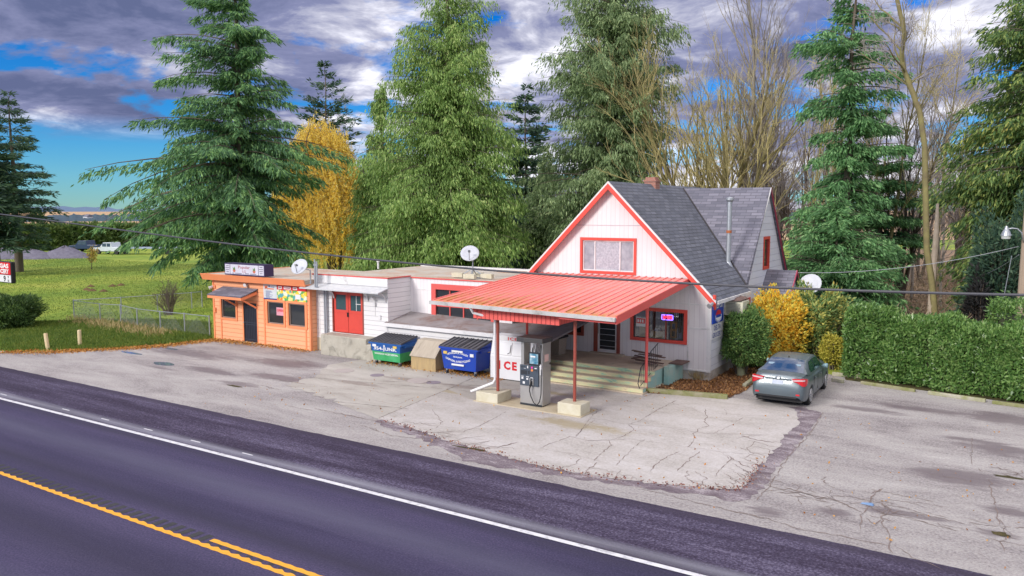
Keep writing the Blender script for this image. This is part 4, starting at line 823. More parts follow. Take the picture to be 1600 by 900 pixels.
# menu banner
ba = rO(482, 258, 765, 385); bx0, bx1, bz0, bz1 = ba[0], ba[1] + .05, ba[2], 3.02
bn = empty('menu_banner', ((bx0 + bx1) / 2, YO, bz0), 'printed menu banner with a red strip and food pictures above two windows', 'banner')
MB().box(bx0, bx0 + .95, YO - .035, YO - .03 + .02, bz0, bz1).build('text_panel', mat('pale_print', (.66, .70, .72), .5), bn)
fd = bricky('food_print', (.80, .62, .06), (.12, .42, .10), (.75, .55, .12), .14, .11, .02, bump=0)
t = fd.node_tree; brn = [n for n in t.nodes if n.type == 'TEX_BRICK'][0]
vo = N(t, 'ShaderNodeTexVoronoi', ins={'Scale': 7.0}); ge = N(t, 'ShaderNodeNewGeometry'); t.links.new(ge.outputs['Position'], vo.inputs['Vector'])
spv = N(t, 'ShaderNodeSeparateColor'); t.links.new(vo.outputs['Color'], spv.inputs[0])
t.links.new(ramp_n(t, spv.outputs[0], [(0, (.70, .72, .25)), (.2, (.12, .40, .10)), (.38, (.85, .60, .05)), (.55, (.80, .20, .05)), (.7, (.75, .78, .60)), (.85, (.10, .35, .38))], 'CONSTANT'), t.nodes['Principled BSDF'].inputs['Base Color'])
MB().box(bx0 + .952, bx1, YO - .035, YO - .01, bz0, bz1 - .22).build('picture_panel', fd, bn)
MB().box(bx0 + .952, bx1, YO - .037, YO - .012, bz1 - .22, bz1).build('red_strip', M_redletter, bn)
q = MB(); q2 = MB()
for x0_, x1_ in ((.10, .36), (.50, .98), (1.12, 1.40)):
    q.box(bx0 + .95 + x0_, bx0 + .95 + x1_, YO - .041, YO - .037, bz1 - .18, bz1 - .05)
    q2.box(bx0 + .99 + x0_, bx0 + .91 + x1_, YO - .044, YO - .041, bz1 - .14, bz1 - .10)
q.build('title_box', M_whiteletter, bn); q2.build('small_print', M_maroon, bn)
text('heading', 'M', (bx0 + .2, YO - .039, bz1 - .15), (1, 0, 0), (0, 0, 1), .2, .2, mat('orange_lettering', (.8, .15, .04), .5), bn, bold=.04)
q = MB(); q.box(bx0 + .32, bx0 + .75, YO - .039, YO - .035, bz1 - .24, bz1 - .19); q.build('heading', MATS['orange_lettering'], bn)
q = MB(); q.tube([(bx0 + .42, YO - .037, bz1 - .1), (bx0 + .42, YO - .041, bz1 - .1)], .05, 10); q.box(bx0 + .5, bx0 + .78, YO - .039, YO - .035, bz1 - .14, bz1 - .11)
for k in range(9): q.box(bx0 + .17, bx0 + .17 + (.4, .46, .3, .3, .5, .26, .44, .3, .48)[k], YO - .039, YO - .035, bz1 - .34 - k * .045, bz1 - .322 - k * .045)
q.build('small_print', M_blueletter, bn)
MB().box(bx0, bx0 + .95, YO - .04, YO - .034, bz0, bz0 + .06).build('footer', M_blueletter, bn)
MB().box(bx1 - .75, bx1 - .4, YO - .041, YO - .036, bz0 + .12, bz0 + .35).build('price_box', M_whitep, bn)
on = rO(560, 432, 610, 485); ob = empty('open_sign', (on[0], YO, on[2]), 'small pink and red card sign in the left of the paired orange-framed windows', 'sign')
MB().box(on[0], on[1], YO + .05, YO + .056, on[2], on[3]).build('card', mat('pink_card', (.75, .35, .42), .5), ob); text('lettering', 'OPEN', ((on[0] + on[1]) / 2, YO + .046, (on[2] + on[3]) / 2 + .05), (1, 0, 0), (0, 0, 1), (on[1] - on[0]) * .85, .13, M_redletter, ob, bold=.03)
# ------------------------------------------------------------------ canopy over the pump
M_canroof = siding('salmon_metal_roof', (0.83, 0.20, 0.175), 0.32, (0.70, 0.20, 0.08), axis='u', col2=(0.85, 0.28, 0.25), rough=0.4, bump=0.4, width=0.05, stains=0.0)
t = M_canroof.node_tree; pb = t.nodes['Principled BSDF']; lk = pb.inputs['Base Color'].links[0].from_socket
ge = N(t, 'ShaderNodeNewGeometry'); mpn = N(t, 'ShaderNodeMapping'); mpn.inputs['Scale'].default_value = (6, .7, 1); t.links.new(ge.outputs['Position'], mpn.inputs[0])
nr = noise_n(t, mpn.outputs[0], 1.0, 7, .7, .5); sy = N(t, 'ShaderNodeSeparateXYZ'); t.links.new(ge.outputs['Position'], sy.inputs[0])
low = ramp_n(t, math_n(t, 'DIVIDE', math_n(t, 'SUBTRACT', sy.outputs[1], 21.8), 5.0), [(0, g3(.20)), (.35, g3(.08)), (1, g3(.02))])
t.links.new(mix_n(t, ramp_n(t, math_n(t, 'ADD', nr, low), [(.62, g3(0)), (.72, g3(.8))]), lk, (.50, .24, .04)), pb.inputs['Base Color'])
canopy = empty('fuel_canopy', (-13.9, 25.5, 0), 'large sloping salmon-red metal canopy on posts over the fuel pump', 'canopy')
LF, RF, RB, LB = (-17.15, 21.86, 3.45), (-10.13, 21.84, 3.36), (-10.53, YH - .03, 3.96), (-17.67, YH - .03, 3.92)
b = MB(); slab(b, LF, RF, RB, LB, .06); b.build('roof_sheet', M_canroof, canopy)
b = MB(); n_ = 24
for k in range(n_ + 1):
    f_ = k / n_; p = Vector(LF).lerp(Vector(RF), f_); q = Vector(LB).lerp(Vector(RB), f_); b.beam(p + Vector((0, 0, .015)), q + Vector((0, 0, .015)), .035, .04)
b.build('standing_seam', M_canroof, canopy)
b = MB(); slab(b, *[tuple(np.array(p) - (0, 0, .09)) for p in (LF, RF, RB, LB)], .02); b.build('ceiling', mat('painted_ceiling', (.45, .40, .38), .7), canopy)
b = MB(); d_ = np.array((0, 0, .05))
def edge_board(mb, p, q, hgt_, t_, out):
    p = Vector(p); q = Vector(q); o = Vector(out); pts = [p, q, q - Vector((0, 0, hgt_)), p - Vector((0, 0, hgt_))]; mb.hexa([a for a in pts[::-1]], [a + o * t_ for a in pts[::-1]])
edge_board(b, tuple(np.array(RF) + (.004, 0, .03)), tuple(np.array(RB) + (.004, 0, .03)), .26, .04, (1, 0, 0)); b.build('fascia', M_redfade, canopy)
b = MB(); b.beam((LF[0] - .1, LF[1] - .06, LF[2] - .08), (RF[0] + .02, RF[1] - .06, RF[2] - .08), .12, .12); b.build('gutter', mat('grey_gutter', (.56, .56, .55), .5, (.42, .42, .42), nscale=3, dirt=.4), canopy)
b = MB(); edge_board(b, (-12.1, RF[1] + .03, RF[2] - .10), (RF[0], RF[1] + .03, RF[2] - .12), .10, .03, (0, -1, 0)); b.build('eave_trim', M_redfade, canopy)
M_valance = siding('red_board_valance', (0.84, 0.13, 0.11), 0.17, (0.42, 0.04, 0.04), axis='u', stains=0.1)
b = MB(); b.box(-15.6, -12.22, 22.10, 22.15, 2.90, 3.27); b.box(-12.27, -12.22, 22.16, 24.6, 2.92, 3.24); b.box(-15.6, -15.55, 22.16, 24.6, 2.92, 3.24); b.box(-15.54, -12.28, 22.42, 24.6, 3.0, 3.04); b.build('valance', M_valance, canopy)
plx = OY(778, 600, 22.45)[0]; prx = OY(898, 600, 22.45)[0]
def can_z(x, y): return 3.33 + (y - 21.85) / 7.5 * .5 - .05
for (x, y, z0, z1, m_, r_) in ((plx, 22.45, .38, 3.3, M_redbrown, .055), (prx, 22.45, .38, 3.3, M_redbrown, .055), (-11.03, 26.45, .02, can_z(0, 26.45), M_redfade, .055), (-15.9, 26.15, .02, can_z(0, 26.15), M_red, .05)):
    q = MB(); q.tube([(x, y, z0), (x, y, z1)], r_, 12); q.build('post', m_, canopy, smooth=False)
b = MB(); b.box(-15.6, -11.0, 22.42, 22.52, 3.12, 3.3); b.build('beam', M_redbrown, canopy)
b = MB(); b.box(-16.2, -10.7, 26.3, 26.42, 3.38, 3.5); b.build('beam', M_redbrown, canopy)
x = plx - .09; b = MB(); b.tube([(-15.55, 21.8, 3.35), (-15.5, 21.95, 3.1), (-15.1, 22.2, 2.98), (x, 22.4, 2.85), (x, 22.4, .78), (x - .05, 22.36, .66), (x - .75, 22.1, .34), (x - .8, 22.08, .33)], .045, 8); b.build('downspout', M_whitep, canopy)
def pier(x0, x1, y0, y1, z, lab):
    p = empty('pier', ((x0 + x1) / 2, (y0 + y1) / 2, 0), lab, 'concrete block', 'concrete piers under the canopy posts'); MB().box(x0, x1, y0, y1, .03, z).build('block', M_pale, p, bevel=.02)
pier(-15.45, -14.56, 22.02, 22.92, .37, 'pale concrete block under the left front canopy post with the downspout')
pier(-12.27, -11.42, 22.08, 22.75, .40, 'pale concrete block under the right front canopy post beside the pump')
M_island = mat('stained_island_concrete', (.56, .49, .36), .8, (.44, .37, .25), nscale=2, bump=.2)
isl = tag(MB().box(-15.55, -11.36, 21.98, 23.15, .0, .045).build('pump_island', M_island), kind='structure')
# ------------------------------------------------------------------ fuel pump
px0, px1, py0, py1 = -13.90, -13.02, 22.42, 22.96
pump = empty('fuel_pump', (-13.46, 22.7, .045), 'old steel fuel pump with a dark face and hanging hose', 'fuel pump'); zb = .045
M_pumpdark = mat('slate_plastic', (.045, .06, .085), .45, (.06, .08, .11), nscale=6)
b = MB(); b.box(px0, px1, py0, py1, zb + .03, 1.42); b.box(px0, px0 + .12, py0 + .05, py1 - .05, 1.42, 2.2); b.box(px1 - .10, px1, py0, py1, 1.42, 2.2); b.box(px0 - .0, px1, py1 - .12, py1, 1.42, 1.5); b.build('cabinet', M_steel, pump, bevel=.01)
MB().box(px0 + .02, px1 - .02, py0 - .03, py1, zb, zb + .07).build('plinth', M_dark, pump)
b = MB(); b.box(px0 - .08, px1 + .05, py0 - .12, py1 + .05, 2.2, 2.36); b.build('top_canopy', mat('sooty_top', (.035, .035, .045), .6, (.07, .065, .06), nscale=5), pump, bevel=.02)
MB().box(px0 + .34, px1 - .14, py0 + .0, py0 + .06, 1.42, 1.86).build('advert_frame', M_dark, pump)
b = MB(); b.box(px0 + .38, px1 - .18, py0 - .01, py0, 1.48, 1.82); b.build('advert_panel', mat('sea_blue_print', (.02, .16, .28), .3, (.45, .62, .68), nscale=4, amt=.25), pump)
MB().box(px0 + .41, px0 + .60, py0 - .015, py0 - .01, 1.70, 1.75).build('advert_lettering', M_whitep, pump)
b = MB()
for k in range(6): b.tube([(px0 + .42 + k * .05, py0 + .1, 1.85), (px0 + .46 + k * .05, py0 + .16, 2.2)], .012, 5)
b.build('hose_lines', M_black, pump)
MB().box(px0 + .02, px1 - .14, py0 - .05, py0, .72, 1.42).build('face', M_pumpdark, pump, bevel=.008)
b = MB()
for (x0_, x1_, z0_, z1_) in ((.06, .30, 1.10, 1.24), (.34, .40, 1.12, 1.24), (.44, .70, 1.26, 1.29), (.06, .22, 1.34, 1.36)): b.box(px0 + x0_, px0 + x1_, py0 - .058, py0 - .05, z0_, z1_)
b.build('screen', M_dark, pump)
b = MB()
for (x0_, x1_, z0_, z1_) in ((.31, .35, 1.32, 1.40), (.60, .68, 1.33, 1.36), (.08, .17, 1.02, 1.04), (.09, .16, .94, 1.0), (.27, .38, 1.02, 1.04), (.28, .35, .93, .98), (.44, .54, 1.0, 1.02), (.42, .56, .90, .95), (.14, .22, .78, .86), (.18, .26, 1.3, 1.31)): b.box(px0 + x0_, px0 + x1_, py0 - .062, py0 - .05, z0_, z1_)
b.build('stickers', M_whitep, pump)
b = MB(); b.tube([(px0 + .50, py0 - .066, 1.36), (px0 + .50, py0 - .05, 1.36)], .035, 10); b.build('pink_sticker', mat('pink_label', (.8, .04, .4), .5), pump)
b = MB(); b.tube([(px0 + .50, py0 - .066, 1.27), (px0 + .50, py0 - .05, 1.27)], .045, 10); b.build('orange_sticker', mat('orange_label', (.75, .25, .08), .5), pump)
b = MB(); b.box(px0 + .42, px0 + .45, py0 - .09, py0 - .05, .55 + .22, 1.0); b.box(px0 + .54, px0 + .57, py0 - .09, py0 - .05, .77, 1.0); b.build('nozzle_boot', M_steel, pump)
b = MB(); b.tube([(px0 + .49, py0 - .11, .98), (px0 + .50, py0 - .13, .84), (px0 + .47, py0 - .12, .74), (px0 + .45, py0 - .12, .66)], [.02, .035, .03, .018], 8); b.build('nozzle', M_black, pump)
b = MB(); hp = [(px1 - .06, py0 - .02, 2.15), (px1 - .04, py0 - .06, 1.9), (px1 - .04, py0 - .07, 1.5), (px1 + .0, py0 - .09, 1.0), (px1 + .0, py0 - .11, .5), (px1 - .05, py0 - .12, .25), (px1 - .15, py0 - .13, .12), (px1 - .27, py0 - .13, .2), (px1 - .38, py0 - .13, .4), (px1 - .44, py0 - .12, .58), (px0 + .44, py0 - .12, .7)]
hp2 = []
for i in range(len(hp) - 1):
    for q in range(4): hp2.append(Vector(hp[i]).lerp(Vector(hp[i + 1]), q / 4))
b.tube(hp2, .017, 7); b.build('hose', M_black, pump, smooth=True)
b = MB(); b.tube([(px1 - .04, py0 - .07, 1.5), (px1 - .035, py0 - .075, 1.15)], .028, 7); b.build('hose_sleeve', M_whitep, pump)
MB().box(px1, px1 + .006, py0 + .12, py0 + .38, 1.56, 1.8).build('side_label', mat('pink_label_print', (.75, .4, .35), .5, (.8, .65, .6), nscale=20), pump)
# ------------------------------------------------------------------ steps and porch deck
dk = empty('porch_steps', (-12.9, 27, 0), 'wide old concrete steps and deck with flaking green and yellow paint', 'steps')
M_tread = mat('worn_tread', (.56, .47, .37), .85, (.46, .38, .29), nscale=2, dirt=.4)
m, t, bs = newmat('flaking_paint'); ge = N(t, 'ShaderNodeNewGeometry'); mpn = N(t, 'ShaderNodeMapping'); mpn.inputs['Scale'].default_value = (.8, 1, 3); t.links.new(ge.outputs['Position'], mpn.inputs[0])
c1 = ramp_n(t, noise_n(t, mpn.outputs[0], 1.6, 8, .75, .6), [(.30, (.10, .25, .15)), (.41, (.36, .58, .44)), (.46, (.56, .60, .36)), (.56, (.68, .60, .38)), (.70, (.46, .38, .26))]); t.links.new(c1, bs.inputs['Base Color']); bs.inputs['Roughness'].default_value = .8; M_flake = m
xl_, xr_ = -16.1, -10.98; nst = 4; dz = .155; y0_ = 26.02
MB().box(xl_, xr_ + .05, y0_ - .12, YH - .02, 0, .065).build('base_slab', M_tread, dk)
rs = MB(); td = MB()
for k in range(nst):
    yk = y0_ + k * .36; zk = .066 + k * dz; ye = (y0_ + (k + 1) * .36) if k < nst - 1 else YH - .01
    rs.box(xl_, xr_, yk, yk + .05, zk, zk + dz - .015); td.box(xl_, xr_, yk - .015, ye, zk + dz - .014, zk + dz)
rs.build('riser', M_flake, dk); td.build('tread', M_tread, dk)
b = MB(); pr = [(y0_ + .02, .066)]
for k in range(nst): pr += [(y0_ + .05 + k * .36, .06 + (k + 1) * dz - .01), (y0_ + .05 + (k + 1) * .36 if k < 3 else YH - .02, .06 + (k + 1) * dz - .01)]
pr += [(YH - .02, .066)]; b.plate(pr, [], (xr_ - .02, 0, 0), (0, 1, 0), (0, 0, 1), .05); b.build('side', mat('turquoise_paint', (.22, .48, .47), .7, (.42, .48, .40), nscale=2.5, amt=.5), dk)
b = MB(); b.box(-10.93, -10.72, 27.9, YH - .02, .0, .72); b.build('cheek_wall', MATS['turquoise_paint'], dk); MB().box(-10.98, -10.45, 28.5, YH - .03, .722, .76).build('cheek_cap', M_oldwood, dk)
MB().box(-14.7, -13.2, YH - .32, YH - .03, .69, .74).build('door_step', M_tread, dk)
hr = empty('handrail', (-11.1, 26.8, .1), 'thin black iron handrail bent over the right end of the steps', 'handrail'); b = MB(); ip = .011
top = [(-11.12, 26.15, .95), (-11.12, 26.6, 1.12), (-11.12, 27.1, 1.42), (-11.12, 27.75, 1.62)]; b.tube([(-11.05, 26.05, .07), (-11.16, 26.02, .4)] + top, .018, 6)
for k in range(9):
    f_ = k / 8; y = 26.2 + 1.5 * f_; z1 = .97 + .65 * f_; b.tube([(-11.12, y, max(.25, .28 + .45 * f_)), (-11.12, y, z1)], .009, 5)
b.tube([(-11.12, 26.15, .3), (-11.12, 27.75, .8)], .012, 5); b.build('railing', mat('black_iron', (.03, .03, .035), .4), hr)
# heap of old boards / collapsed bench on the deck
bp_ = empty('board_heap', (-11.75, 28.2, .69), 'collapsed brown wooden bench slats heaped on the porch deck', 'boards'); rr = random.Random(5)
for k in range(8):
    z = .74 + k * .055; x0_ = -12.25 + rr.uniform(-.1, .15); b = MB(); b.beam((x0_, 28.0 + rr.uniform(-.1, .3), z + rr.uniform(0, .08) + (.08 if k == 7 else 0)), (x0_ + rr.uniform(.9, 1.15), 28.1 + rr.uniform(-.25, .2), z + rr.uniform(-.04, .04)), .12, .03); b.build('board', M_oldwood, bp_)
tb = empty('litter_bin', (-15.75, 28.2, .685), 'square beige pebbled litter bin with a black rim on the porch', 'litter bin')
b = MB(); b.hexa([(-16.03, 27.95, .69), (-15.48, 27.95, .69), (-15.48, 28.5, .69), (-16.03, 28.5, .69)], [(-16.1, 27.88, 1.38), (-15.42, 27.88, 1.38), (-15.42, 28.57, 1.38), (-16.1, 28.57, 1.38)]); b.build('body', mat('beige_pebble', (.42, .36, .30), .8, (.30, .25, .2), nscale=25), tb)
b = MB(); b.plate([(-16.13, 27.85), (-15.39, 27.85), (-15.39, 28.6), (-16.13, 28.6)], [[(-16.03, 27.95), (-15.49, 27.95), (-15.49, 28.5), (-16.03, 28.5)]], (0, 0, 1.46), (1, 0, 0), (0, 1, 0), .08); b.build('rim', M_black, tb); MB().box(-16.03, -15.49, 27.95, 28.5, 1.39, 1.4).build('liner', M_black, tb)
# ------------------------------------------------------------------ ice freezer
ix0, ix1 = -17.15, -15.15
ice = empty('ice_freezer', ((ix0 + ix1) / 2, 25.7, 0), 'white outdoor ice freezer with sloped front and red ICE letters', 'ice freezer')
b = MB(); prof = [(25.45, .05), (25.45, .92), (25.62, 1.52), (25.62, 1.72), (26.25, 1.72), (26.25, .05)]
b.plate(prof[::-1], [], (ix0, 0, 0), (0, 1, 0), (0, 0, 1), -(ix1 - ix0)) if False else b.add([(ix0, y, z) for y, z in prof] + [(ix1, y, z) for y, z in prof], [(0, 1, 2, 3, 4, 5)[::-1], (6, 7, 8, 9, 10, 11)] + [(i, (i + 1) % 6, (i + 1) % 6 + 6, i + 6)[::-1] for i in range(6)])
b.build('cabinet', M_whitep, ice, bevel=.015)
MB().box(ix0 + .02, ix1 - .02, 25.5, 26.2, 0, .05).build('plinth', M_dark, ice)
for a, c in ((ix0 + .08, ix0 + .95), (ix0 + 1.0, ix1 - .08)):
    q = MB(); n = Vector((0, -.6, .17)).normalized()
    def sl(x, z, o): f_ = (z - .92) / .6; return Vector((x, 25.45 + .17 * f_, z)) + Vector((0, -.96, .27)) * o
    q.hexa([sl(a, .98, .003), sl(c, .98, .003), sl(c, 1.48, .003), sl(a, 1.48, .003)], [sl(a + .02, 1.0, .03), sl(c - .02, 1.0, .03), sl(c - .02, 1.46, .03), sl(a + .02, 1.46, .03)]); dq = q.build('door', M_whitep, ice, bevel=.006)
    q = MB(); q.tube([sl(c - .05, 1.38, .04), sl(c - .05, 1.1, .045), sl(c - .16, 1.04, .045)], .012, 6); q.build('handle', M_dark, dq)
MB().box(ix0 + .05, ix1 - .05, 25.60, 25.619, 1.54, 1.71).build('header', M_trimwhite, ice)
text('header_lettering', 'ICE', (OY(801, 536, 25.6)[0], 25.595, 1.625), (1, 0, 0), (0, 0, 1), .42, .12, M_redletter, ice, bold=.03, spacing=1.2)
cxi = OY(797, 583, 25.44)[0]; text('front_lettering', 'CE', (cxi, 25.445, .60), (1, 0, 0), (0, 0, 1), .60, .34, M_redletter, ice, bold=.05, spacing=1.3)
text('front_lettering', 'I', (cxi - .50, 25.445, .60), (1, 0, 0), (0, 0, 1), .09, .34, M_redletter, ice, bold=.05)
# ------------------------------------------------------------------ concrete landing with steps
ld = empty('loading_landing', (-25.2, 26, 0), 'stained concrete landing with side steps below the red double door', 'landing')
b = MB(); b.box(-26.62, -23.82, 25.58, YB - .03, 0, .95); b.build('landing_block', M_concrete, ld, bevel=.03)
for k in range(3): MB().box(-23.80 + k * .28, -23.52 + k * .28, 25.55, YB - .03, 0, .72 - k * .23).build('step', M_concrete, ld, bevel=.02)
# ------------------------------------------------------------------ dumpsters
def arctext(body, cx, zc, w, h, amp, par, fy_):
    co, polys = text_mesh(body, w, h, .03, 1.0); x, y = co[:, 0], co[:, 1]; zz_ = zc + y + amp * (1 - (2 * x / w) ** 2)
    b = MB(); b.add([(cx + a, fy_(c), c) for a, c in zip(x, zz_)], polys); return b.build('lettering', M_whiteletter, par, uv=False)
def dumpster(name, x0, x1, y0, y1, zb_, zt, low, upm, label, lid_ribs, split=None):
    d = empty(name, ((x0 + x1) / 2, (y0 + y1) / 2, 0), label, 'dumpster', 'dumpsters along the annex wall'); tp = .10
    def q(z): f_ = (z - zb_) / (zt - zb_); return [(x0 + .12 - tp * f_, y0 + .10 - tp * f_, z), (x1 - .12 + tp * f_, y0 + .10 - tp * f_, z), (x1 - .12 + tp * f_, y1, z), (x0 + .12 - tp * f_, y1, z)]
    if split:
        MB().hexa(q(zb_), q(split)).build('lower_body', low, d); MB().hexa(q(split + .001), q(zt)).build('upper_body', upm, d)
    else: MB().hexa(q(zb_), q(zt)).build('body', upm, d)
    b = MB(); b.box(x0 - .06, x1 + .06, y0 - .03, y0 + .03, zt - .07, zt); b.box(x0 - .06, x0 + .03, y0 + .031, y1, zt - .07, zt + .0); b.box(x1 - .03, x1 + .06, y0 + .031, y1, zt - .07, zt); b.hexa([(x0 - .09, y0 + .2, zt - .16), (x1 + .09, y0 + .2, zt - .16), (x1 + .09, y0 + .9, zt - .16), (x0 - .09, y0 + .9, zt - .16)], [(x0 - .09, y0 + .2, zt - .08), (x1 + .09, y0 + .2, zt - .08), (x1 + .09, y0 + .9, zt - .02), (x0 - .09, y0 + .9, zt - .02)]); b.build('rim', upm, d)
    xm = (x0 + x1) / 2
    for a, c in ((x0 - .05, xm - .01), (xm + .01, x1 + .05)):
        q2 = MB(); slab(q2, (a, y0 - .02, zt + .035), (c, y0 - .02, zt + .035), (c, y1, zt + .24), (a, y1, zt + .24), .03); n = lid_ribs
        for k in range(n): xx = a + .04 + (c - a - .08) * k / (n - 1); q2.beam((xx, y0, zt + .05), (xx, y1 - .02, zt + .255), .035, .03)
        q2.build('lid', mat('black_plastic_lid', (.05, .05, .06), .45, (.09, .09, .105), nscale=3), d)
    b = MB(); b.add([(x0 + .02, y0 + .05, zt), (x0 + .02, y1, zt), (x0 + .02, y1, zt + .2), (x1 - .02, y0 + .05, zt), (x1 - .02, y1, zt), (x1 - .02, y1, zt + .2)], [(0, 2, 1), (3, 4, 5), (1, 2, 5, 4)]); b.build('lid_side', upm, d)
    for x in (x0 + .2, x1 - .2):
        for y in (y0 + .2, y1 - .15):
            q2 = MB(); q2.tube([(x - .025, y, .085), (x + .025, y, .085)], .085, 12); w_ = q2.build('caster', M_charcoal, d); MB().box(x - .04, x + .04, y - .04, y + .04, .13, zb_).build('fork', M_galv, w_)
    return d
M_blue1 = mat('scuffed_blue_paint', (.008, .085, .36), .45, (.012, .11, .36), nscale=2, dirt=.12, dirtcol=(.1, .12, .2)); M_green1 = mat('scuffed_green_paint', (.07, .42, .17), .5, (.02, .30, .08), nscale=2, dirt=.25, dirtcol=(.25, .4, .28))
M_blue2 = mat('deep_blue_paint', (.006, .04, .42), .45, (.008, .06, .36), nscale=2, dirt=.1, dirtcol=(.05, .1, .25))
d1 = dumpster('dumpster', -23.15, -21.45, 25.1, 26.2, .2, .98, M_green1, M_blue1, 'blue and green dumpster with white junk lettering beside the landing', 6, split=.60)
fy = lambda z: 25.1 + .10 - .10 * ((z - .2) / .78) - .006
arctext('354-JUNK', -22.32, .71, 1.28, .19, 0, d1, fy)
arctext('NOOKSACK VALLEY DISPOSAL', -22.28, .50, 1.3, .075, 0, d1, fy)
M_yelstk = mat('yellow_sticker', (.8, .55, .12), .5)
b = MB(); b.box(-23.0, -22.8, 25.09, 25.13, .80, .90); b.build('sticker', M_whiteletter, d1); b = MB(); b.box(-21.86, -21.66, 25.09, 25.13, .80, .90); b.box(-21.47, -21.44, 25.9, 26.1, .78, .90); b.build('yellow_sticker', M_yelstk, d1)
b = MB(); b.tube([(-22.35, 25.09, .86), (-22.35, 25.12, .86)], .045, 10); b.build('round_sticker', M_whiteletter, d1)
d2 = dumpster('dumpster', -19.40, -17.6, 25.15, 26.2, .22, 1.12, None, M_blue2, 'deep blue dumpster with a white oval of lettering beside the freezer', 5)
fy2 = lambda z: 25.15 + .10 - .10 * ((z - .22) / .9) - .006
arctext('NOOKSACK VALLEY', -18.55, .83, 1.05, .085, .09, d2, fy2); arctext('354-Junk', -18.55, .74, .45, .08, 0, d2, fy2); arctext('DISPOSAL & RECYCLING', -18.55, .68, 1.2, .09, -.12, d2, fy2)
for a_ in ((-18.82, -18.28, 25.14, 25.18, .95, 1.02), (-18.85, -18.25, 25.17, 25.2, .40, .47), (-17.93, -17.76, 25.15, 25.185, .82, .94)): MB().box(*a_).build('sticker', M_whiteletter, d2)
for a_ in ((-19.24, -19.06, 25.15, 25.185, .84, .95), (-17.62, -17.588, 25.95, 26.1, .9, 1.05)): MB().box(*a_).build('yellow_sticker', M_yelstk, d2)
wbx = empty('wooden_bin', (-20.3, 25.6, 0), 'weathered plywood bin with a sloping lid between the dumpsters', 'bin'); b = MB(); prof = [(25.22, .0), (25.22, .62), (25.75, 1.15), (26.1, 1.15), (26.1, 0)]; a_, c_ = -20.98, -19.72
b.add([(a_, y, z) for y, z in prof] + [(c_, y, z) for y, z in prof], [(4, 3, 2, 1, 0), (5, 6, 7, 8, 9)] + [(i, (i + 1) % 5, (i + 1) % 5 + 5, i + 5)[::-1] for i in range(5)]); b.build('box', M_wood, wbx)
b = MB(); slab(b, (a_ - .04, 25.17, .59), (c_ + .04, 25.17, .59), (c_ + .04, 25.74, 1.18), (a_ - .04, 25.74, 1.18), .03); slab(b, (a_ - .04, 25.745, 1.18), (c_ + .04, 25.745, 1.18), (c_ + .04, 26.14, 1.2), (a_ - .04, 26.14, 1.2), .03); b.build('lid', M_woodgrey, wbx)
b = MB(); b.box(c_ + .002, c_ + .02, 25.22, 25.30, .02, .58); b.beam((c_ + .02, 25.2, .55), (c_ + .02, 25.74, 1.1), .03, .08); b.build('side_batten', M_wood, wbx)
# ------------------------------------------------------------------ satellite dishes
def dish(name, mount, c, r, az, el, label, parts):
    d = empty(name, mount, label, 'satellite dish', 'satellite dishes'); rows = []; n = 20
    for k, f_ in enumerate((0.001, .35, .7, 1.0, 1.02)):
        rows.append([(r * f_ * math.cos(a), r * f_ * math.sin(a) * 1.0, .18 * r * f_ * f_ + (-.02 if k == 4 else 0)) for a in np.linspace(0, 2 * math.pi, n, endpoint=False)])
    for f_ in (.7, .35, .001): rows.append([(r * f_ * math.cos(a), r * f_ * math.sin(a), .18 * r * f_ * f_ - .03) for a in np.linspace(0, 2 * math.pi, n, endpoint=False)])
    b = MB(); b.grid(rows, closed=True); dn = Vector((math.sin(az) * math.cos(el), math.cos(az) * math.cos(el), math.sin(el))); Mx = Matrix.Translation(Vector(c)) @ dn.to_track_quat('Z', 'Y').to_matrix().to_4x4(); b.xf(Mx); b.build('reflector', mat('dish_grey', (.55, .57, .62), .5, (.48, .50, .56), nscale=2), d, smooth=True)
    f0 = Mx @ Vector((0, -r * .95, 0)); f1 = Mx @ Vector((0, -r * .25, r * .95)); b = MB(); b.tube([f0, f1], .02, 6); b.build('feed_arm', M_galv, d); b = MB(); b.beam(f1, f1 + (Vector(c) - f1).normalized() * .14, .1, .07); b.build('receiver', M_charcoal, d)
    back = Mx @ Vector((0, 0, -.06)); b = MB(); b.tube([back, Vector(mount[:2] + (back.z - .1,)) if abs(mount[0] - c[0]) > .01 else back - Vector((0, 0, .1)), mount], .03, 8); b.build('mast', M_galv, d); parts(d); return d
def blocks(d):
    x, y, z = WLOC[d.name]
    for k, (dx, dy) in enumerate(((-.75, -.1), (.75, .05), (-.1, .5), (.15, -.45))):
        MB().box(x + dx - .3, x + dx + .3, y + dy - .1, y + dy + .1, z + .04, z + .24).build('cinder_block', M_pale, d)
    b = MB()
    for (dx, dy) in ((-.75, -.1), (.75, .05), (-.1, .5), (.15, -.45)): b.beam((x, y, z + .45), (x + dx, y + dy, z + .06), .04, .04); b.beam((x, y, z + .05), (x + dx, y + dy, z + .03), .06, .03)
    b.build('tripod', M_galv, d)
dish('satellite_dish', (-20.7, 29.3, 3.5), (-20.75, 29.15, 4.62), .42, R(150), R(38), 'satellite dish on a tripod weighted with cinder blocks on the flat roof', blocks)
dish('satellite_dish', (-27.35, 25.75, 3.2), (-27.75, 25.5, 3.98), .40, R(165), R(35), 'satellite dish on a bent arm above the corner of the orange roof', lambda d: None)
dish('satellite_dish', (-8.0, 37.6, 2.6), (-7.75, 37.5, 3.22), .50, R(185), R(30), 'satellite dish facing the road beside the small side porch roof', lambda d: MB().box(-8.2, -7.8, 37.5, 37.7, 0, 2.6).build('post', M_oldwood, d))
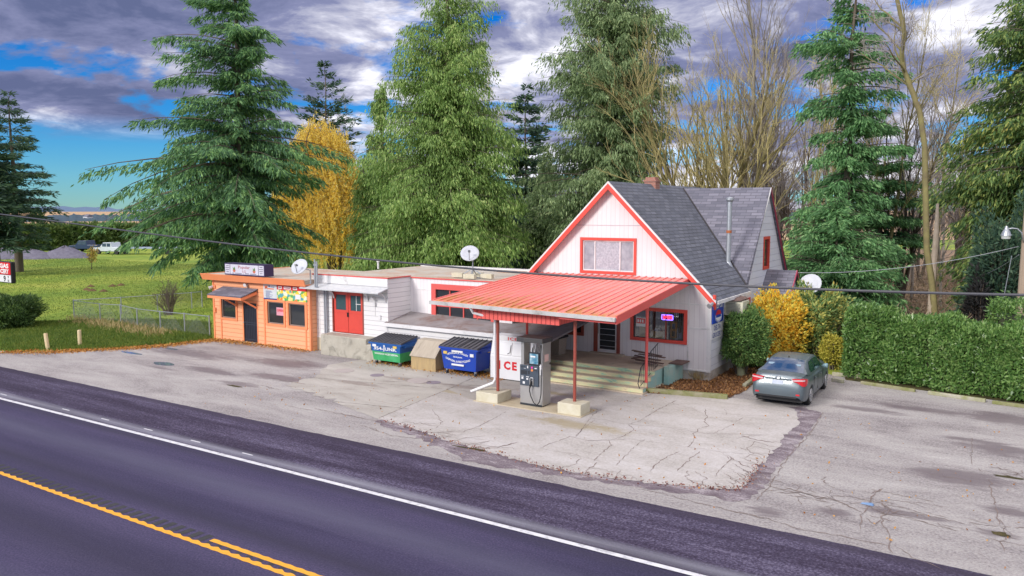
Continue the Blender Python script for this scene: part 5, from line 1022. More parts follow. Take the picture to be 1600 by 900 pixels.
# ------------------------------------------------------------------ kerbs, drain covers, oddments
M_kerb = mat('mossy_kerb', (.44, .41, .34), .85, (.22, .24, .07), nscale=2.2, amt=.3, bump=.4)
M_kerbmoss = mat('heavy_moss_kerb', (.16, .18, .035), .9, (.34, .31, .22), nscale=1.8, amt=.35, bump=.5)
def kerb(name, p, q, m_, label, w_=.16, h_=.15, grp='concrete kerbs at the planting beds'):
    e = MB(); n = 8; rows = []
    p = Vector((*p, 0)); q = Vector((*q, 0)); e.beam(p + Vector((0, 0, h_ / 2)), q + Vector((0, 0, h_ / 2)), w_, h_); o = e.build(name, m_, None, bevel=.025); return tag(o, label, 'kerb', grp)
kerb('kerb', G(1007, 613), G(1137, 624), M_kerbmoss, 'mossy kerb along the front of the mulch bed below the store corner', .22, .17)
kerb('kerb', G(1163, 606), G(1186, 589), M_kerb, 'short pale kerb between the mulch bed and the parked car')
kerb('kerb', G(1300, 587), G(1345, 591), M_kerb, 'worn kerb at the left end of the laurel hedge, behind the car')
kerb('kerb', G(1300, 596), G(1318, 599), M_kerb, 'short pale wheel stop just in front of the parked car')
kerb('kerb', G(1345, 600), G(1430, 613), M_kerbmoss, 'mossy kerb under the left half of the laurel hedge', .14, .12)
kerb('kerb', G(1450, 616), G(1540, 629), M_kerb, 'long pale kerb under the middle of the laurel hedge', .15, .13)
kerb('kerb', G(1550, 631), G(1640, 643), M_kerbmoss, 'mossy kerb under the right end of the laurel hedge', .14, .12)
M_cover = mat('purple_grey_cover', (.25, .21, .25), .7, (.19, .16, .19), nscale=4); M_cover2 = mat('faint_patch_cover', (.36, .31, .30), .8, (.42, .38, .36), nscale=4)
for (x, y, r_, m_, lab) in [(1500 and 480 + 740 / 3.75, 380 + 819 / 3.75, .28, M_cover, 'dark round tank cover nearest the ice freezer'), (480 + 410 / 3.75, 380 + 776 / 3.75, .28, M_cover, 'dark round tank cover in front of the blue and green dumpster'),
                            (480 + 655 / 3.75, 380 + 809 / 3.75, .46, M_cover2, 'pale round tank cover in front of the plywood bin'), (480 + 215 / 3.75, 380 + 750 / 3.75, .42, M_cover2, 'reddish round tank cover in front of the landing')]:
    g = G(x, y); b = MB(); b.tube([(*g, .016), (*g, .027)], r_, 20); tag(b.build('tank_cover', m_), lab, 'tank cover', 'round fuel tank covers in the concrete')
lt = empty('litter_scrap', (*G(1355, 789), .02), 'crushed light blue plastic scrap lying on the cracked asphalt', 'litter'); g = G(1355, 789)
b = MB(); b.hexa([(g[0] - .14, g[1] - .04, .018), (g[0] + .13, g[1] - .06, .018), (g[0] + .14, g[1] + .05, .018), (g[0] - .1, g[1] + .06, .018)], [(g[0] - .1, g[1] - .02, .05), (g[0] + .08, g[1] - .03, .03), (g[0] + .1, g[1] + .03, .06), (g[0] - .06, g[1] + .03, .035)]); b.build('plastic', mat('blue_plastic', (.14, .25, .45), .4), lt)
M_bollard = mat('yellowed_post', (.66, .50, .26), .7, (.72, .62, .42), nscale=5)
for (x, y, lean, lab) in ((75, 547, -.14, 'leaning yellowed wooden post nearest the left bush at the edge of the lawn'), (125, 541, .0, 'upright yellowed wooden post on the verge, nearer the fence')):
    g = G(x, y); b = MB(); b.tube([(g[0], g[1], 0), (g[0] + lean, g[1], .78)], .09, 10); b.tube([(g[0] + lean, g[1], .78), (g[0] + lean * 1.02, g[1], .80)], .07, 10); o = empty('marker_post', (*g, 0), lab, 'post', 'short posts on the verge'); b.build('post', M_bollard, o)
# ------------------------------------------------------------------ chain-link fences
def fence(pts, label, h=1.07, step=2.4):
    f = empty('chain_link_fence', (*pts[0], 0), label, 'fence', 'chain-link fences on the lawn')
    ms = MB(); rl = MB()
    for i in range(len(pts) - 1):
        a = Vector((*pts[i], 0)); c = Vector((*pts[i + 1], 0)); L = (c - a).length; n = max(1, round(L / step)); d = (c - a) / L
        for k in range(n + (1 if i == len(pts) - 2 else 0)):
            p = a + d * (L * k / n); q = MB(); q.tube([p, p + Vector((0, 0, h + .05))], .035, 8); q.build('post', M_galv, f)
        rl.tube([a + Vector((0, 0, h)), c + Vector((0, 0, h))], .022, 6)
        s_ = .11; u = 0
        while u < L:
            for sg_ in (1, -1):
                e = min(max(u + sg_ * h, 0), L); hh_ = abs(e - u)
                ms.beam(a + d * u + Vector((0, 0, .03)), a + d * e + Vector((0, 0, .03 + hh_ * .96)), .004, .004)
            u += s_
    rl.build('top_rail', M_galv, f); ms.build('mesh', M_galv, f, uv=False)
fence([G(328, 526), G(289, 521), G(251, 517), G(215, 512), G(189, 505), G(157, 503), G(116, 497)], 'low chain-link fence running from the orange building along the verge')
fence([G(116, 496), G(190, 491), G(300, 482), G(316, 480)], 'low chain-link fence crossing the lawn behind the front one')
# ------------------------------------------------------------------ price sign at the left edge
gY = 22; ga = OY(-46, 405, gY); gb = OY(18.5, 443, gY)
gs = empty('price_sign', ((ga[0] + gb[0]) / 2, gY, 0), 'red and white roadside fuel price sign cut by the left edge', 'sign')
gx0, gx1, gz0, gz1 = ga[0], gb[0], gb[1], ga[1]; zm = gz0 + (gz1 - gz0) * .40
MB().box(gx0, gx1, gY, gY + .25, gz0, gz1).build('cabinet', M_black, gs, bevel=.06)
MB().box(gx0 + .05, gx1 - .05, gY - .012, gY, zm, gz1 - .05).build('red_panel', mat('sign_red', (.75, .01, .02), .35), gs); MB().box(gx0 + .05, gx1 - .05, gY - .012, gY, gz0 + .05, zm - .03).build('white_panel', M_whitep, gs)
hL = (gz1 - zm) * .36; rx = gx1 - .22
text('lettering', 'GAS', (rx - .50, gY - .018, zm + hL * 1.85), (1, 0, 0), (0, 0, 1), 1.0, hL, M_whiteletter, gs, bold=.05); text('lettering', 'GROCERY', (rx - .85, gY - .018, zm + hL * .68), (1, 0, 0), (0, 0, 1), 1.7, hL, M_whiteletter, gs, bold=.05)
text('price', '9', (rx - .50, gY - .018, (gz0 + zm) / 2), (1, 0, 0), (0, 0, 1), .24, .34, M_black, gs, bold=.03); text('price', '9', (rx - .1, gY - .018, (gz0 + zm) / 2 + .1), (1, 0, 0), (0, 0, 1), .11, .15, M_black, gs, bold=.02); text('price', '10', (rx - .1, gY - .018, (gz0 + zm) / 2 - .1), (1, 0, 0), (0, 0, 1), .15, .14, M_black, gs, bold=.02)
b = MB()
for x in (gx0 + .15, gx0 + .75): b.tube([(x, gY + .12, 0), (x, gY + .12, gz0)], .07, 8)
b.build('pole', M_galv, gs)
# ------------------------------------------------------------------ utility pole, lamp, wires
up_ = empty('utility_pole', (.35, 41.3, 0), 'weathered wooden utility pole rising behind the right end of the hedge', 'utility pole'); b = MB(); b.tube([(.35, 41.3, 0), (.45, 41.3, 11.5)], [.19, .14], 12); b.build('pole', mat('pale_pole_wood', (.42, .33, .25), .85, (.32, .24, .18), nscale=2, stretch=(6, 6, .5)), up_)
b = MB(); b.tube([(-.6, 40.6, 0), (-.1, 41.1, 4.6)], .015, 5); b.build('guy_wire', M_galv, up_)
lp = empty('street_lamp', (.3, 41.1, 5.6), 'grey bell-shaped yard lamp on a curved arm of the utility pole', 'lamp'); b = MB(); ax, az_ = OY(1572, 366, 41); b.tube([(.3, 41.15, 5.2), (.22, 41.1, 5.6), (.05, 41.05, 5.78), (-.15, 41, 5.8), (ax, 41, az_ + .22)], .03, 8); b.build('arm', M_galv, lp, smooth=True)
b = MB(); b.tube([(ax, 41, az_ + .36), (ax, 41, az_ + .22), (ax, 41, az_ + .12), (ax, 41, az_ - .06)], [.05, .09, .15, .22], 14); b.build('shade', M_galv, lp); b = MB(); b.tube([(ax, 41, az_ - .05), (ax, 41, az_ - .2)], [.19, .17], 14); b.build('lens', mat('lamp_lens', (.6, .62, .62), .2), lp)
def cable(name, pts, r_, m_, label): b = MB(); b.tube(pts, r_, 6); return tag(b.build(name, m_, smooth=True, uv=False), label, 'cable')
wp = []
for (x, y) in [(0, 334.5), (200, 361), (400, 385.5), (600, 407), (800, 425.5), (1000, 438.5), (1200, 449), (1400, 456), (1600, 461)]: X, Z = OY(x, y, 17.0); wp.append((X, 17.0, Z))
P = np.array(wp); co = np.polyfit(P[:, 0], P[:, 2], 3); xs = np.linspace(-37.5, .6, 50); wp2 = [(x, 17.0, float(np.polyval(co, x))) for x in xs]
d0 = np.array(wp2[0]) - np.array(wp2[1]); d1_ = np.array(wp2[-1]) - np.array(wp2[-2]); wp2 = [tuple(np.array(wp2[0]) + d0 * 30)] + wp2 + [tuple(np.array(wp2[-1]) + d1_ * 18)]
cable('overhead_cable', wp2, .028, mat('cable_black', (.07, .07, .085), .5), 'thick black overhead cable sagging across the whole front of the store')
def span(x0, y0, Y0, x1, y1, Y1, sag):
    a = OY(x0, y0, Y0); c = OY(x1, y1, Y1); return [(a[0] + (c[0] - a[0]) * f_, Y0 + (Y1 - Y0) * f_, a[1] + (c[1] - a[1]) * f_ - sag * 4 * f_ * (1 - f_)) for f_ in np.linspace(0, 1, 14)]
cable('service_wire', span(1592, 385, 41, 1240, 426, 38, .35), .014, M_galv, 'thin grey service wire drooping from the utility pole to the side porch')
cable('service_wire', span(1592, 398, 41, 1530, 432, 46, .1), .014, M_galv, 'short thin wire falling from the utility pole towards the trees')
# ------------------------------------------------------------------ vehicles
M_carpaint = mat('grey_green_car_paint', (.105, .135, .155),  .38, (.09, .12, .14), metal=.25, nscale=1, spec=.7); M_carpaint.node_tree.nodes['Principled BSDF'].inputs['Coat Weight'].default_value = .25
M_tyre = mat('tyre', (.015, .015, .017), .7); M_rim = mat('alloy', (.55, .56, .58), .3, metal=.7); M_taillight = mat('tail_light_red', (.65, .01, .02), .12, (.55, .01, .02), spec=.8); M_clear = mat('tail_light_clear', (.75, .55, .58), .12, spec=.8)
M_chrome = mat('chrome', (.7, .7, .72), .12, metal=1); M_carglass = mat('tinted_car_glass', (.02, .05, .11), .03, (.03, .06, .12), spec=1.0); M_bumpdark = mat('dark_bumper_plastic', (.02, .02, .022), .6)  # M_bumpdark: plain dark plastic for underbody, seams, diffuser and aerial
def interp(x, tbl): xs_ = [t_[0] for t_ in tbl]; return float(np.interp(x, xs_, [t_[1] for t_ in tbl]))
def sedan(origin, heading):
    car = empty('parked_car', (0, 0, 0), 'grey-green four-door sedan parked beside the orange shrub, seen from behind', 'car')
    L = 4.80; rw, fw = 1.02, 3.80; wr = .33; ys = np.unique(np.concatenate([np.linspace(0, .5, 16), np.linspace(.5, 4.3, 96), np.linspace(4.3, L, 14)]))
    def hw(y): return .905 * interp(y, [(0, .80), (.04, .87), (.12, .93), (.3, .975), (.7, 1), (3.8, 1), (4.3, .965), (4.6, .88), (4.74, .76), (4.8, .62)])
    def top(y): return interp(y, [(0, .70), (.02, .80), (.05, .86), (.09, .99), (.13, 1.075), (.2, 1.10), (.7, 1.13), (1.2, 1.12), (3.4, 1.02), (4.0, .93), (4.5, .80), (4.7, .70), (4.8, .58)])
    def sh(y): return interp(y, [(0, .66), (.05, .80), (.13, .93), (.4, .955), (1.5, .95), (3.5, .90), (4.2, .82), (4.6, .72), (4.8, .52)])
    def bot(y):
        z = interp(y, [(0, .40), (.08, .30), (.3, .24), (.7, .20), (4.2, .19), (4.6, .22), (4.8, .32)])
        for c in (rw, fw):
            d = abs(y - c)
            if d < .385: z = max(z, .30 + math.sqrt(.385 ** 2 - d * d))
        return z
    rows = []
    for y in ys:
        w = hw(y); zb_, zs, zt = bot(y), sh(y), top(y); zm_ = max(zb_ + .02, .52)
        zm_ = min(zm_, zs - .02)
        half = [(w * .93, zb_), (w * .985, zb_ + (zm_ - zb_) * .4), (w, zm_), (w * .995, (zm_ + zs) / 2), (w * .975, zs - .03), (w * .93, zs + .01), (w * .86, zt - .035 if zt > zs + .05 else zt - .01), (w * .60, zt - .008), (w * .3, zt + .004), (0, zt + .008)]
        rows.append([(x, y, z) for x, z in half] + [(-x, y, z) for x, z in half[-2::-1]])
    b = MB(); b.grid(rows); n = len(rows[0]); b.f = [f[::-1] for f in b.f]
    b.f += [tuple(range(n))]; b.f += [tuple((len(rows) - 1) * n + i for i in range(n))[::-1]]; b.m = [0] * len(b.f)
    body = b.build('body', M_carpaint, car, smooth=True)
    md = body.modifiers.new('e', 'EDGE_SPLIT'); md.split_angle = R(38)
    MB().box(-.75, .75, .25, 4.5, .19, .6).build('underbody', M_bumpdark, car)
    # greenhouse
    def rt(y): return interp(y, [(.62, 1.10), (.75, 1.15), (1.25, 1.36), (1.55, 1.43), (2.1, 1.47), (2.6, 1.46), (2.95, 1.41), (3.35, 1.24), (3.75, 1.03)])
    def belt(y): return interp(y, [(.62, 1.09), (1.3, 1.0), (3.0, .95), (3.75, .97)])
    gy = np.linspace(.62, 3.75, 44); rows = []
    def gsec(y, off=0.0):
        w = hw(y); zt = rt(y); zb_ = min(belt(y), zt - .01); h_ = zt - zb_; tw = w * (.70 if h_ > .25 else .70 + (.25 - h_) * .8)
        bw_ = w * .925
        half = [(bw_ + off, zb_ - .03), (bw_ - (bw_ - tw) * .08 + off, zb_ + h_ * .1), (bw_ - (bw_ - tw) * .55 + off, zb_ + h_ * .55), (tw + .01 + off, zb_ + h_ * .87), (tw - .06, zt - .02 + off), (tw * .6, zt + off), (0, zt + .012 + off)]
        return half
    for y in gy: h_ = gsec(y); rows.append([(x, y, z) for x, z in h_] + [(-x, y, z) for x, z in h_[-2::-1]])
    b = MB(); b.grid(rows); b.f = [f[::-1] for f in b.f]; b.build('cabin', M_carpaint, car, smooth=True)
    # rear window and windscreen over the cabin shell
    def screen(name, y0, y1, wt, wb):
        rows = []
        for k in range(9):
            y = y0 + (y1 - y0) * k / 8; h_ = gsec(y, .008); f_ = k / 8
            wl = wb + (wt - wb) * f_; xs_ = np.linspace(-wl, wl, 11); prof_x = [p[0] for p in h_][::-1]; prof_z = [p[1] for p in h_][::-1]
            rows.append([(x, y - .006 * (1 if y < 2 else -1), float(np.interp(abs(x), prof_x, prof_z)) + .004) for x in xs_])
        b = MB(); b.grid(rows); b.f = [f[::-1] for f in b.f]; return b.build(name, M_carglass, car, smooth=True)
    rwin = screen('rear_window', .66, 1.50, .56, .70); screen('windscreen', 3.68, 2.95, .60, .74)
    b = MB()
    for x in (-.45, 0, .42): b.hexa([(x - .11, 1.02, rt(1.02) + .012), (x + .11, 1.02, rt(1.02) + .012), (x + .11, 1.03, rt(1.03) + .012), (x - .11, 1.03, rt(1.03) + .012)], [(x - .1, 1.12, rt(1.12) + .016), (x + .1, 1.12, rt(1.12) + .016), (x + .1, 1.125, rt(1.125) + .016), (x - .1, 1.125, rt(1.125) + .016)])
    b.build('headrest', mat('pale_headrest', (.25, .36, .45), .3), rwin)
    for sg_ in (1, -1):
        for (a, c, fa, fc) in ((1.28, 2.02, .38, 1), (2.10, 2.92, 1, 1.0), (2.96, 3.28, 1, .75)):
            rows = []
            for k in range(9):
                y = a + (c - a) * k / 8; h_ = gsec(y, .008); z0 = h_[1][1] + .02; z1 = h_[3][1] - .015
                if a < 1.5: z1 = min(z1, z0 + .10 + (y - a) * .75)
                if c > 3: z1 = min(z1, z0 + .01 + (c - y) * .9)
                rows.append([(sg_ * float(np.interp(z0 + (z1 - z0) * q / 4, [p[1] for p in h_[:4]], [p[0] for p in h_[:4]])) + sg_ * .003, y, z0 + (z1 - z0) * q / 4) for q in range(5)])
            b = MB(); b.grid(rows); b.f = [f[::-1] if sg_ < 0 else f for f in b.f]; b.build('side_window', mat('green_side_glass', (.015, .055, .05), .05, spec=1), car, smooth=True)
        # door seams, handles, mirror
        q = MB()
        for y in (1.45, 2.12, 3.02): w = hw(y); q.box(min(sg_ * w * .99, sg_ * (w + .003)), max(sg_ * w * .99, sg_ * (w + .003)), y - .006, y + .006, .36 if y > 1.5 else .55, .93)
        q.build('door_seam', M_bumpdark, car)
        for y in (1.62, 2.55): MB().box(min(sg_ * .885, sg_ * .935), max(sg_ * .885, sg_ * .935), y - .09, y + .09, .82, .85).build('door_handle', M_carpaint, car)
        b = MB(); b.tube([(sg_ * .86, 3.0, 1.0), (sg_ * .98, 2.98, 1.03), (sg_ * 1.06, 2.97, 1.03), (sg_ * 1.08, 2.97, 1.03)], [.03, .08, .085, .03], 10); b.build('mirror', mat('mirror_shell', (.2, .32, .36), .3), car, smooth=True)
        # tail lamps wrap round the corner
        def corner(y, zf, o=.008): return hw(y) + o
        rows = []; path = [(.60, .045), (.70, .05), (.78, .08), (.84, .15), (.875, .25), (.885, .40)]
        zt_ = [1.02, 1.03, 1.03, 1.03, 1.02, .99]; zb_ = [.90, .84, .79, .78, .80, .88]
        pts_o = [(.46, .052, 1.0, .93)] + [(p[0], p[1] - .012, a, c) for p, a, c in zip(path, zt_, zb_)]
        b = MB(); rows = [[(sg_ * (x + .018), y - .02, z0 + (z1 - z0) * q / 3) for q in range(4)] for x, y, z1, z0 in pts_o]; b.grid(rows)
        inner = [[(sg_ * (x - .05), y + .05, z0 + (z1 - z0) * q / 3) for q in range(4)] for x, y, z1, z0 in pts_o]
        b2 = MB(); n0 = len(rows)
        b2.add([p for r_ in rows for p in (r_[0], r_[3])] + [p for r_ in inner for p in (r_[0], r_[3])], [(2 * i, 2 * i + 2, 2 * i + 2 + 2 * n0, 2 * i + 2 * n0) for i in range(n0 - 1)] + [(2 * i + 1, 2 * i + 3, 2 * i + 3 + 2 * n0, 2 * i + 1 + 2 * n0) for i in range(n0 - 1)])
        k_ = len(b.v); b.v += b2.v; b.f += [tuple(i + k_ for i in f) for f in b2.f]; b.m = [0] * len(b.f)
        tl = b.build('tail_light', M_taillight, car)
        q = MB(); q.grid([[(sg_ * (x + .022), y - .026, z1 - .07), (sg_ * (x + .022), y - .026, z1 - .025)] for x, y, z1, z0 in pts_o[:5]]); q.build('reversing_lens', M_clear, tl)
    for yc in (rw, fw):
        for sg_ in (1, -1):
            q = MB(); xo = sg_ * .885; xi = sg_ * .67
            q.tube([(xi, yc, wr), (xi + sg_ * .02, yc, wr), (xo - sg_ * .02, yc, wr), (xo, yc, wr)], [wr - .03, wr, wr, wr - .03], 28); wh = q.build('wheel', M_tyre, car, smooth=False)
            q = MB(); q.tube([(xo - sg_ * .01, yc, wr), (xo + sg_ * .004, yc, wr)], .225, 24); q.build('rim', mat('rim_well', (.07, .07, .08), .5), wh)
            q = MB()
            for k in range(10): a = k * math.pi / 5; q.beam((xo + sg_ * .010, yc + .04 * math.cos(a), wr + .04 * math.sin(a)), (xo + sg_ * .008, yc + .215 * math.cos(a), wr + .215 * math.sin(a)), .035, .02, up=(1, 0, 0))
            ring = [(xo + sg_ * .008, yc + .215 * math.cos(a), wr + .215 * math.sin(a)) for a in np.linspace(0, 2 * math.pi, 25)]; q.tube(ring, .014, 5, cap=False); q.tube([(xo, yc, wr), (xo + sg_ * .018, yc, wr)], .05, 10); q.build('spokes', M_rim, wh)
    MB().box(-.17, .17, -.012 + .035, .06, .80, .93).build('licence_plate', mat('plate_white', (.62, .66, .74), .4, (.45, .52, .66), nscale=12), car)
    q = MB(); q.box(-.42, .42, .04, .10, .955, .985); q.build('boot_trim', M_carpaint, car)
    q = MB(); q.tube([(.075 * math.cos(a), .062, 1.025 + .045 * math.sin(a)) for a in np.linspace(0, 2 * math.pi, 17)], .009, 5, cap=False); q.build('badge', M_chrome, car)
    q = MB(); q.box(-.62, .62, -.004, .05, .36, .42); q.build('rear_diffuser', M_bumpdark, car); q = MB(); q.box(.60, .72, -.012, .0, .47, .52); q.box(-.72, -.60, -.012, .0, .47, .52); q.build('reflector', M_taillight, car)
    q = MB(); q.tube([(0, 1.65, 1.45), (0, 1.60, 1.50)], .02, 6); q.build('aerial', M_bumpdark, car)
    car.location = (*origin, .012); car.rotation_euler = (0, 0, heading); return car
sedan((-6.46, 26.72), R(1.0))
# distant vehicles, trailer, shed and heaps on the far side of the lawn
def pickup(name, loc, rz, body_m, label, light=False, bed=True):
    c = empty(name, (0, 0, 0), label, 'pickup truck'); L = 5.4; W = .95
    side = [(-L / 2, .45), (L / 2, .45), (L / 2, .95), (L / 2 - 1.3, 1.08), (L / 2 - 1.9, 1.75), (L / 2 - 3.3, 1.78), (L / 2 - 3.5, 1.1), (-L / 2, 1.08)]
    b = MB(); b.plate([(x, z) for x, z in side], [], (0, -W, 0), (1, 0, 0), (0, 0, 1), -2 * W) if False else b.add([(x, -W, z) for x, z in side] + [(x, W, z) for x, z in side], [tuple(range(8)), tuple(range(15, 7, -1))] + [(i, i + 8, (i + 1) % 8 + 8, (i + 1) % 8) for i in range(8)])
    b.build('body', body_m, c, bevel=.06)
    b = MB(); b.add([(L / 2 - 1.38, -W + .1, 1.12), (L / 2 - 1.38, W - .1, 1.12), (L / 2 - 1.85, W - .15, 1.7), (L / 2 - 1.85, -W + .15, 1.7)], [(0, 1, 2, 3)]); b.v = [(x + .03, y, z + .02) for x, y, z in b.v]; b.build('windscreen', M_carglass, c)
    for s_ in (-1, 1):
        for (a, d_) in ((L / 2 - 2.5, L / 2 - 1.75), (L / 2 - 3.25, L / 2 - 2.6)): MB().box(a, d_, s_ * W - .01, s_ * W + .01, 1.15, 1.65).build('side_window', M_carglass, c)
        MB().box(L / 2 - .02, L / 2 + .02, s_ * .75 - .14, s_ * .75 + .14, .72, .88).build('headlight', M_whitep, c)
        for x in (-L / 2 + 1.1, L / 2 - 1.0): q = MB(); q.tube([(x, s_ * (W - .2), .38), (x, s_ * (W + .01), .38)], .38, 16); q.build('wheel', M_tyre, c)
    c.location = loc; c.rotation_euler = (0, 0, rz); return c
g = G(137, 393); pickup('pickup_truck', (*g, 0), R(200), mat('dark_blue_paint', (.02, .04, .10), .3), 'dark blue pickup truck parked by the far hedge')
g = G(173, 397); pickup('pickup_truck', (*G(176, 397), 0), R(195), mat('pale_blue_white_paint', (.6, .66, .72), .35), 'white pickup truck parked in front of the tan shed')
g = G(208, 397); tr = empty('flatbed_trailer', (*g, 0), 'long low flatbed trailer behind the white pickup', 'trailer'); b = MB(); b.beam((g[0] - 2, g[1] - 1.2, .95), (g[0] + 8, g[1] + 4.5, .95), 2.2, .2); b.build('deck', mat('blue_grey_steel', (.35, .42, .55), .5), tr)
for f_ in (.1, .2, .75, .85): q = MB(); c0 = Vector((g[0] - 2 + 10 * f_, g[1] - 1.2 + 5.7 * f_ - 1.0, .45)); q.tube([c0, c0 + Vector((.25, -.4, 0)) * .6], .42, 12); q.build('wheel', M_tyre, tr)
sh_ = empty('tan_shed', (*G(175, 391), 0), 'small tan shed with a dark gabled roof at the far side of the lawn', 'shed'); gx, gy_ = G(178, 388); k = SC(gx, gy_)
bw = 26 * k / 2; rx_ = Vector((RIGHT[0], RIGHT[1], 0)); ry_ = Vector((-RIGHT[1], RIGHT[0], 0)); o_ = Vector((gx, gy_, 0)); H_ = ZAT(gx, gy_, 376) ; Hr = ZAT(gx, gy_, 371)
def pt(a, c, z): return o_ + rx_ * a + ry_ * c + Vector((0, 0, z))
M_tan = mat('tan_siding', (.72, .52, .26), .7)
b = MB(); b.hexa([pt(-bw, 0, 0), pt(bw, 0, 0), pt(bw, 5, 0), pt(-bw, 5, 0)], [pt(-bw, 0, H_), pt(bw, 0, H_), pt(bw, 5, H_), pt(-bw, 5, H_)]); b.build('wall', M_tan, sh_)
b = MB(); b.hexa([pt(-bw - .3, -.4, H_ - .1), pt(bw + .3, -.4, H_ - .1), pt(bw + .3, 2.5, Hr + .4), pt(-bw - .3, 2.5, Hr + .4)], [pt(-bw - .3, -.4, H_ + .1), pt(bw + .3, -.4, H_ + .1), pt(bw + .3, 2.5, Hr + .6), pt(-bw - .3, 2.5, Hr + .6)]); b.build('roof', M_shingle2, sh_)
MB().add([pt(-1.2, -.02, 0), pt(1.2, -.02, 0), pt(1.2, -.02, 2.2), pt(-1.2, -.02, 2.2)], [(0, 1, 2, 3)]).build('door', mat('brown_door', (.25, .14, .08), .7), sh_)
def heap(name, x, y, rx, ry, h, m_, label, cat, grp=None, seed=0, n=18):
    rr = np.random.default_rng(seed); rows = []
    for k, f_ in enumerate((1, .8, .55, .3, .02)): rows.append([(x + rx * f_ * math.cos(a) * (1 + .15 * math.sin(3 * a + seed)), y + ry * f_ * math.sin(a), h * (1 - f_) ** .8 * (1 + rr.uniform(-.12, .12)) - .02) for a in np.linspace(0, 2 * math.pi, n, endpoint=False)])
    b = MB(); b.grid(rows, closed=True); return tag(b.build(name, m_, smooth=True), label, cat, grp)
M_gravel = groundmat('grey_gravel', [(.3, (.10, .095, .13)), (.7, (.20, .19, .24))], 2, fine=12, bump=.6)
for (x, y, rx, h, lab, sd_) in ((102, 402, 4.2, 1.6, 'tall grey gravel heap right of the far-left spruce trunk', 1), (50, 403, 4.2, 1.3, 'lower grey gravel heap just right of the far-left spruce trunk', 2), (12, 403, 4.6, 1.7, 'grey gravel heap at the left edge beyond the lawn', 5)): heap('gravel_heap', *G(x, y), rx, 3.5, h, M_gravel, lab, 'gravel heap', 'gravel heaps beyond the lawn', sd_)
M_soil = groundmat('molehill_soil', [(.3, (.07, .04, .02)), (.7, (.20, .12, .06))], 4, fine=14, bump=.8)
for i, ((x, y), lab) in enumerate(zip([(136, 453), (142, 448), (144, 454.5), (176, 447.5), (189, 446), (162, 455.5)], ['leftmost molehill on the lawn', 'molehill at the back of the left cluster of three', 'molehill at the right of the left cluster of three', 'left one of the two farthest-right molehills', 'rightmost molehill on the lawn', 'molehill nearest the road, right of the cluster of three'])):
    heap('molehill', *G(x, y), .42, .38, .22, M_soil, lab, 'molehill', 'molehills on the lawn', i, 10)
fh = empty('far_farmhouse', (*G(130, 344.5), 0), 'tiny white farmhouse on the horizon beyond the dry field', 'farmhouse'); gx, gy_ = G(130, 344.5)
MB().box(gx, gx + 4.5, gy_, gy_ + 4, 0, 2.4).build('wall', M_whitep, fh); b = MB(); b.add([(gx - .3, gy_ - .3, 2.4), (gx + 4.8, gy_ - .3, 2.4), (gx + 4.8, gy_ + 4.3, 2.4), (gx - .3, gy_ + 4.3, 2.4), (gx, gy_ + 2, 3.9), (gx + 4.5, gy_ + 2, 3.9)], [(0, 1, 5, 4), (2, 3, 4, 5), (0, 4, 3), (1, 2, 5)]); b.build('roof', M_shingle2, fh)
# ------------------------------------------------------------------ vegetation
def norm(a): return a / np.maximum(np.linalg.norm(a, axis=-1, keepdims=True), 1e-9)
def leaves(P, D, L, W, rng, fold=0.0, up=None):
    """diamond-shaped leaves or sprays: base P, direction D, length L, width W -> verts, faces"""
    n = len(P); D = norm(D); rnd = rng.normal(size=(n, 3)) if up is None else up + rng.normal(size=(n, 3)) * .35
    S = norm(np.cross(D, rnd)); L = np.broadcast_to(L, (n,))[:, None]; W = np.broadcast_to(W, (n,))[:, None]
    V = np.stack([P, P + D * L * .45 + S * W / 2, P + D * L, P + D * L * .45 - S * W / 2], 1).reshape(-1, 3)
    F = np.arange(4 * n, dtype=np.int32).reshape(n, 4); return V, F
def tubes(Pth, Rad, sides=3):
    """Pth (N, k, 3), Rad (N, k) -> verts, quad faces"""
    n, k, _ = Pth.shape; T = np.empty_like(Pth); T[:, 1:-1] = Pth[:, 2:] - Pth[:, :-2]; T[:, 0] = Pth[:, 1] - Pth[:, 0]; T[:, -1] = Pth[:, -1] - Pth[:, -2]; T = norm(T)
    ref = np.where(np.abs(T[..., 2:3]) > .9, np.array([1., 0, 0]), np.array([0, 0, 1.])); A = norm(np.cross(T, ref)); B = np.cross(T, A)
    an = np.arange(sides) * 2 * np.pi / sides
    V = Pth[:, :, None, :] + Rad[:, :, None, None] * (A[:, :, None, :] * np.cos(an)[None, None, :, None] + B[:, :, None, :] * np.sin(an)[None, None, :, None])
    idx = np.arange(n * k * sides).reshape(n, k, sides); a = idx[:, :-1]; b = idx[:, 1:]
    F = np.stack([a, np.roll(a, -1, 2), np.roll(b, -1, 2), b], -1).reshape(-1, 4); return V.reshape(-1, 3), F
def merge(parts):
    Vs, Fs, k = [], [], 0
    for V, F in parts: Vs.append(V); Fs.append(F + k); k += len(V)
    return np.concatenate(Vs), np.concatenate(Fs)
def profile(X, Y, sil, trunk):
    """photo outline rows (y, x_left, x_right) -> heights and left/right crown radii in metres"""
    s = SC(X, Y, 8); rows = []
    for (y, xl, xr) in sil: rows.append((ZAT(X, Y, y), (trunk - xl) * s, (xr - trunk) * s))
    rows.sort(); a = np.array(rows); return a
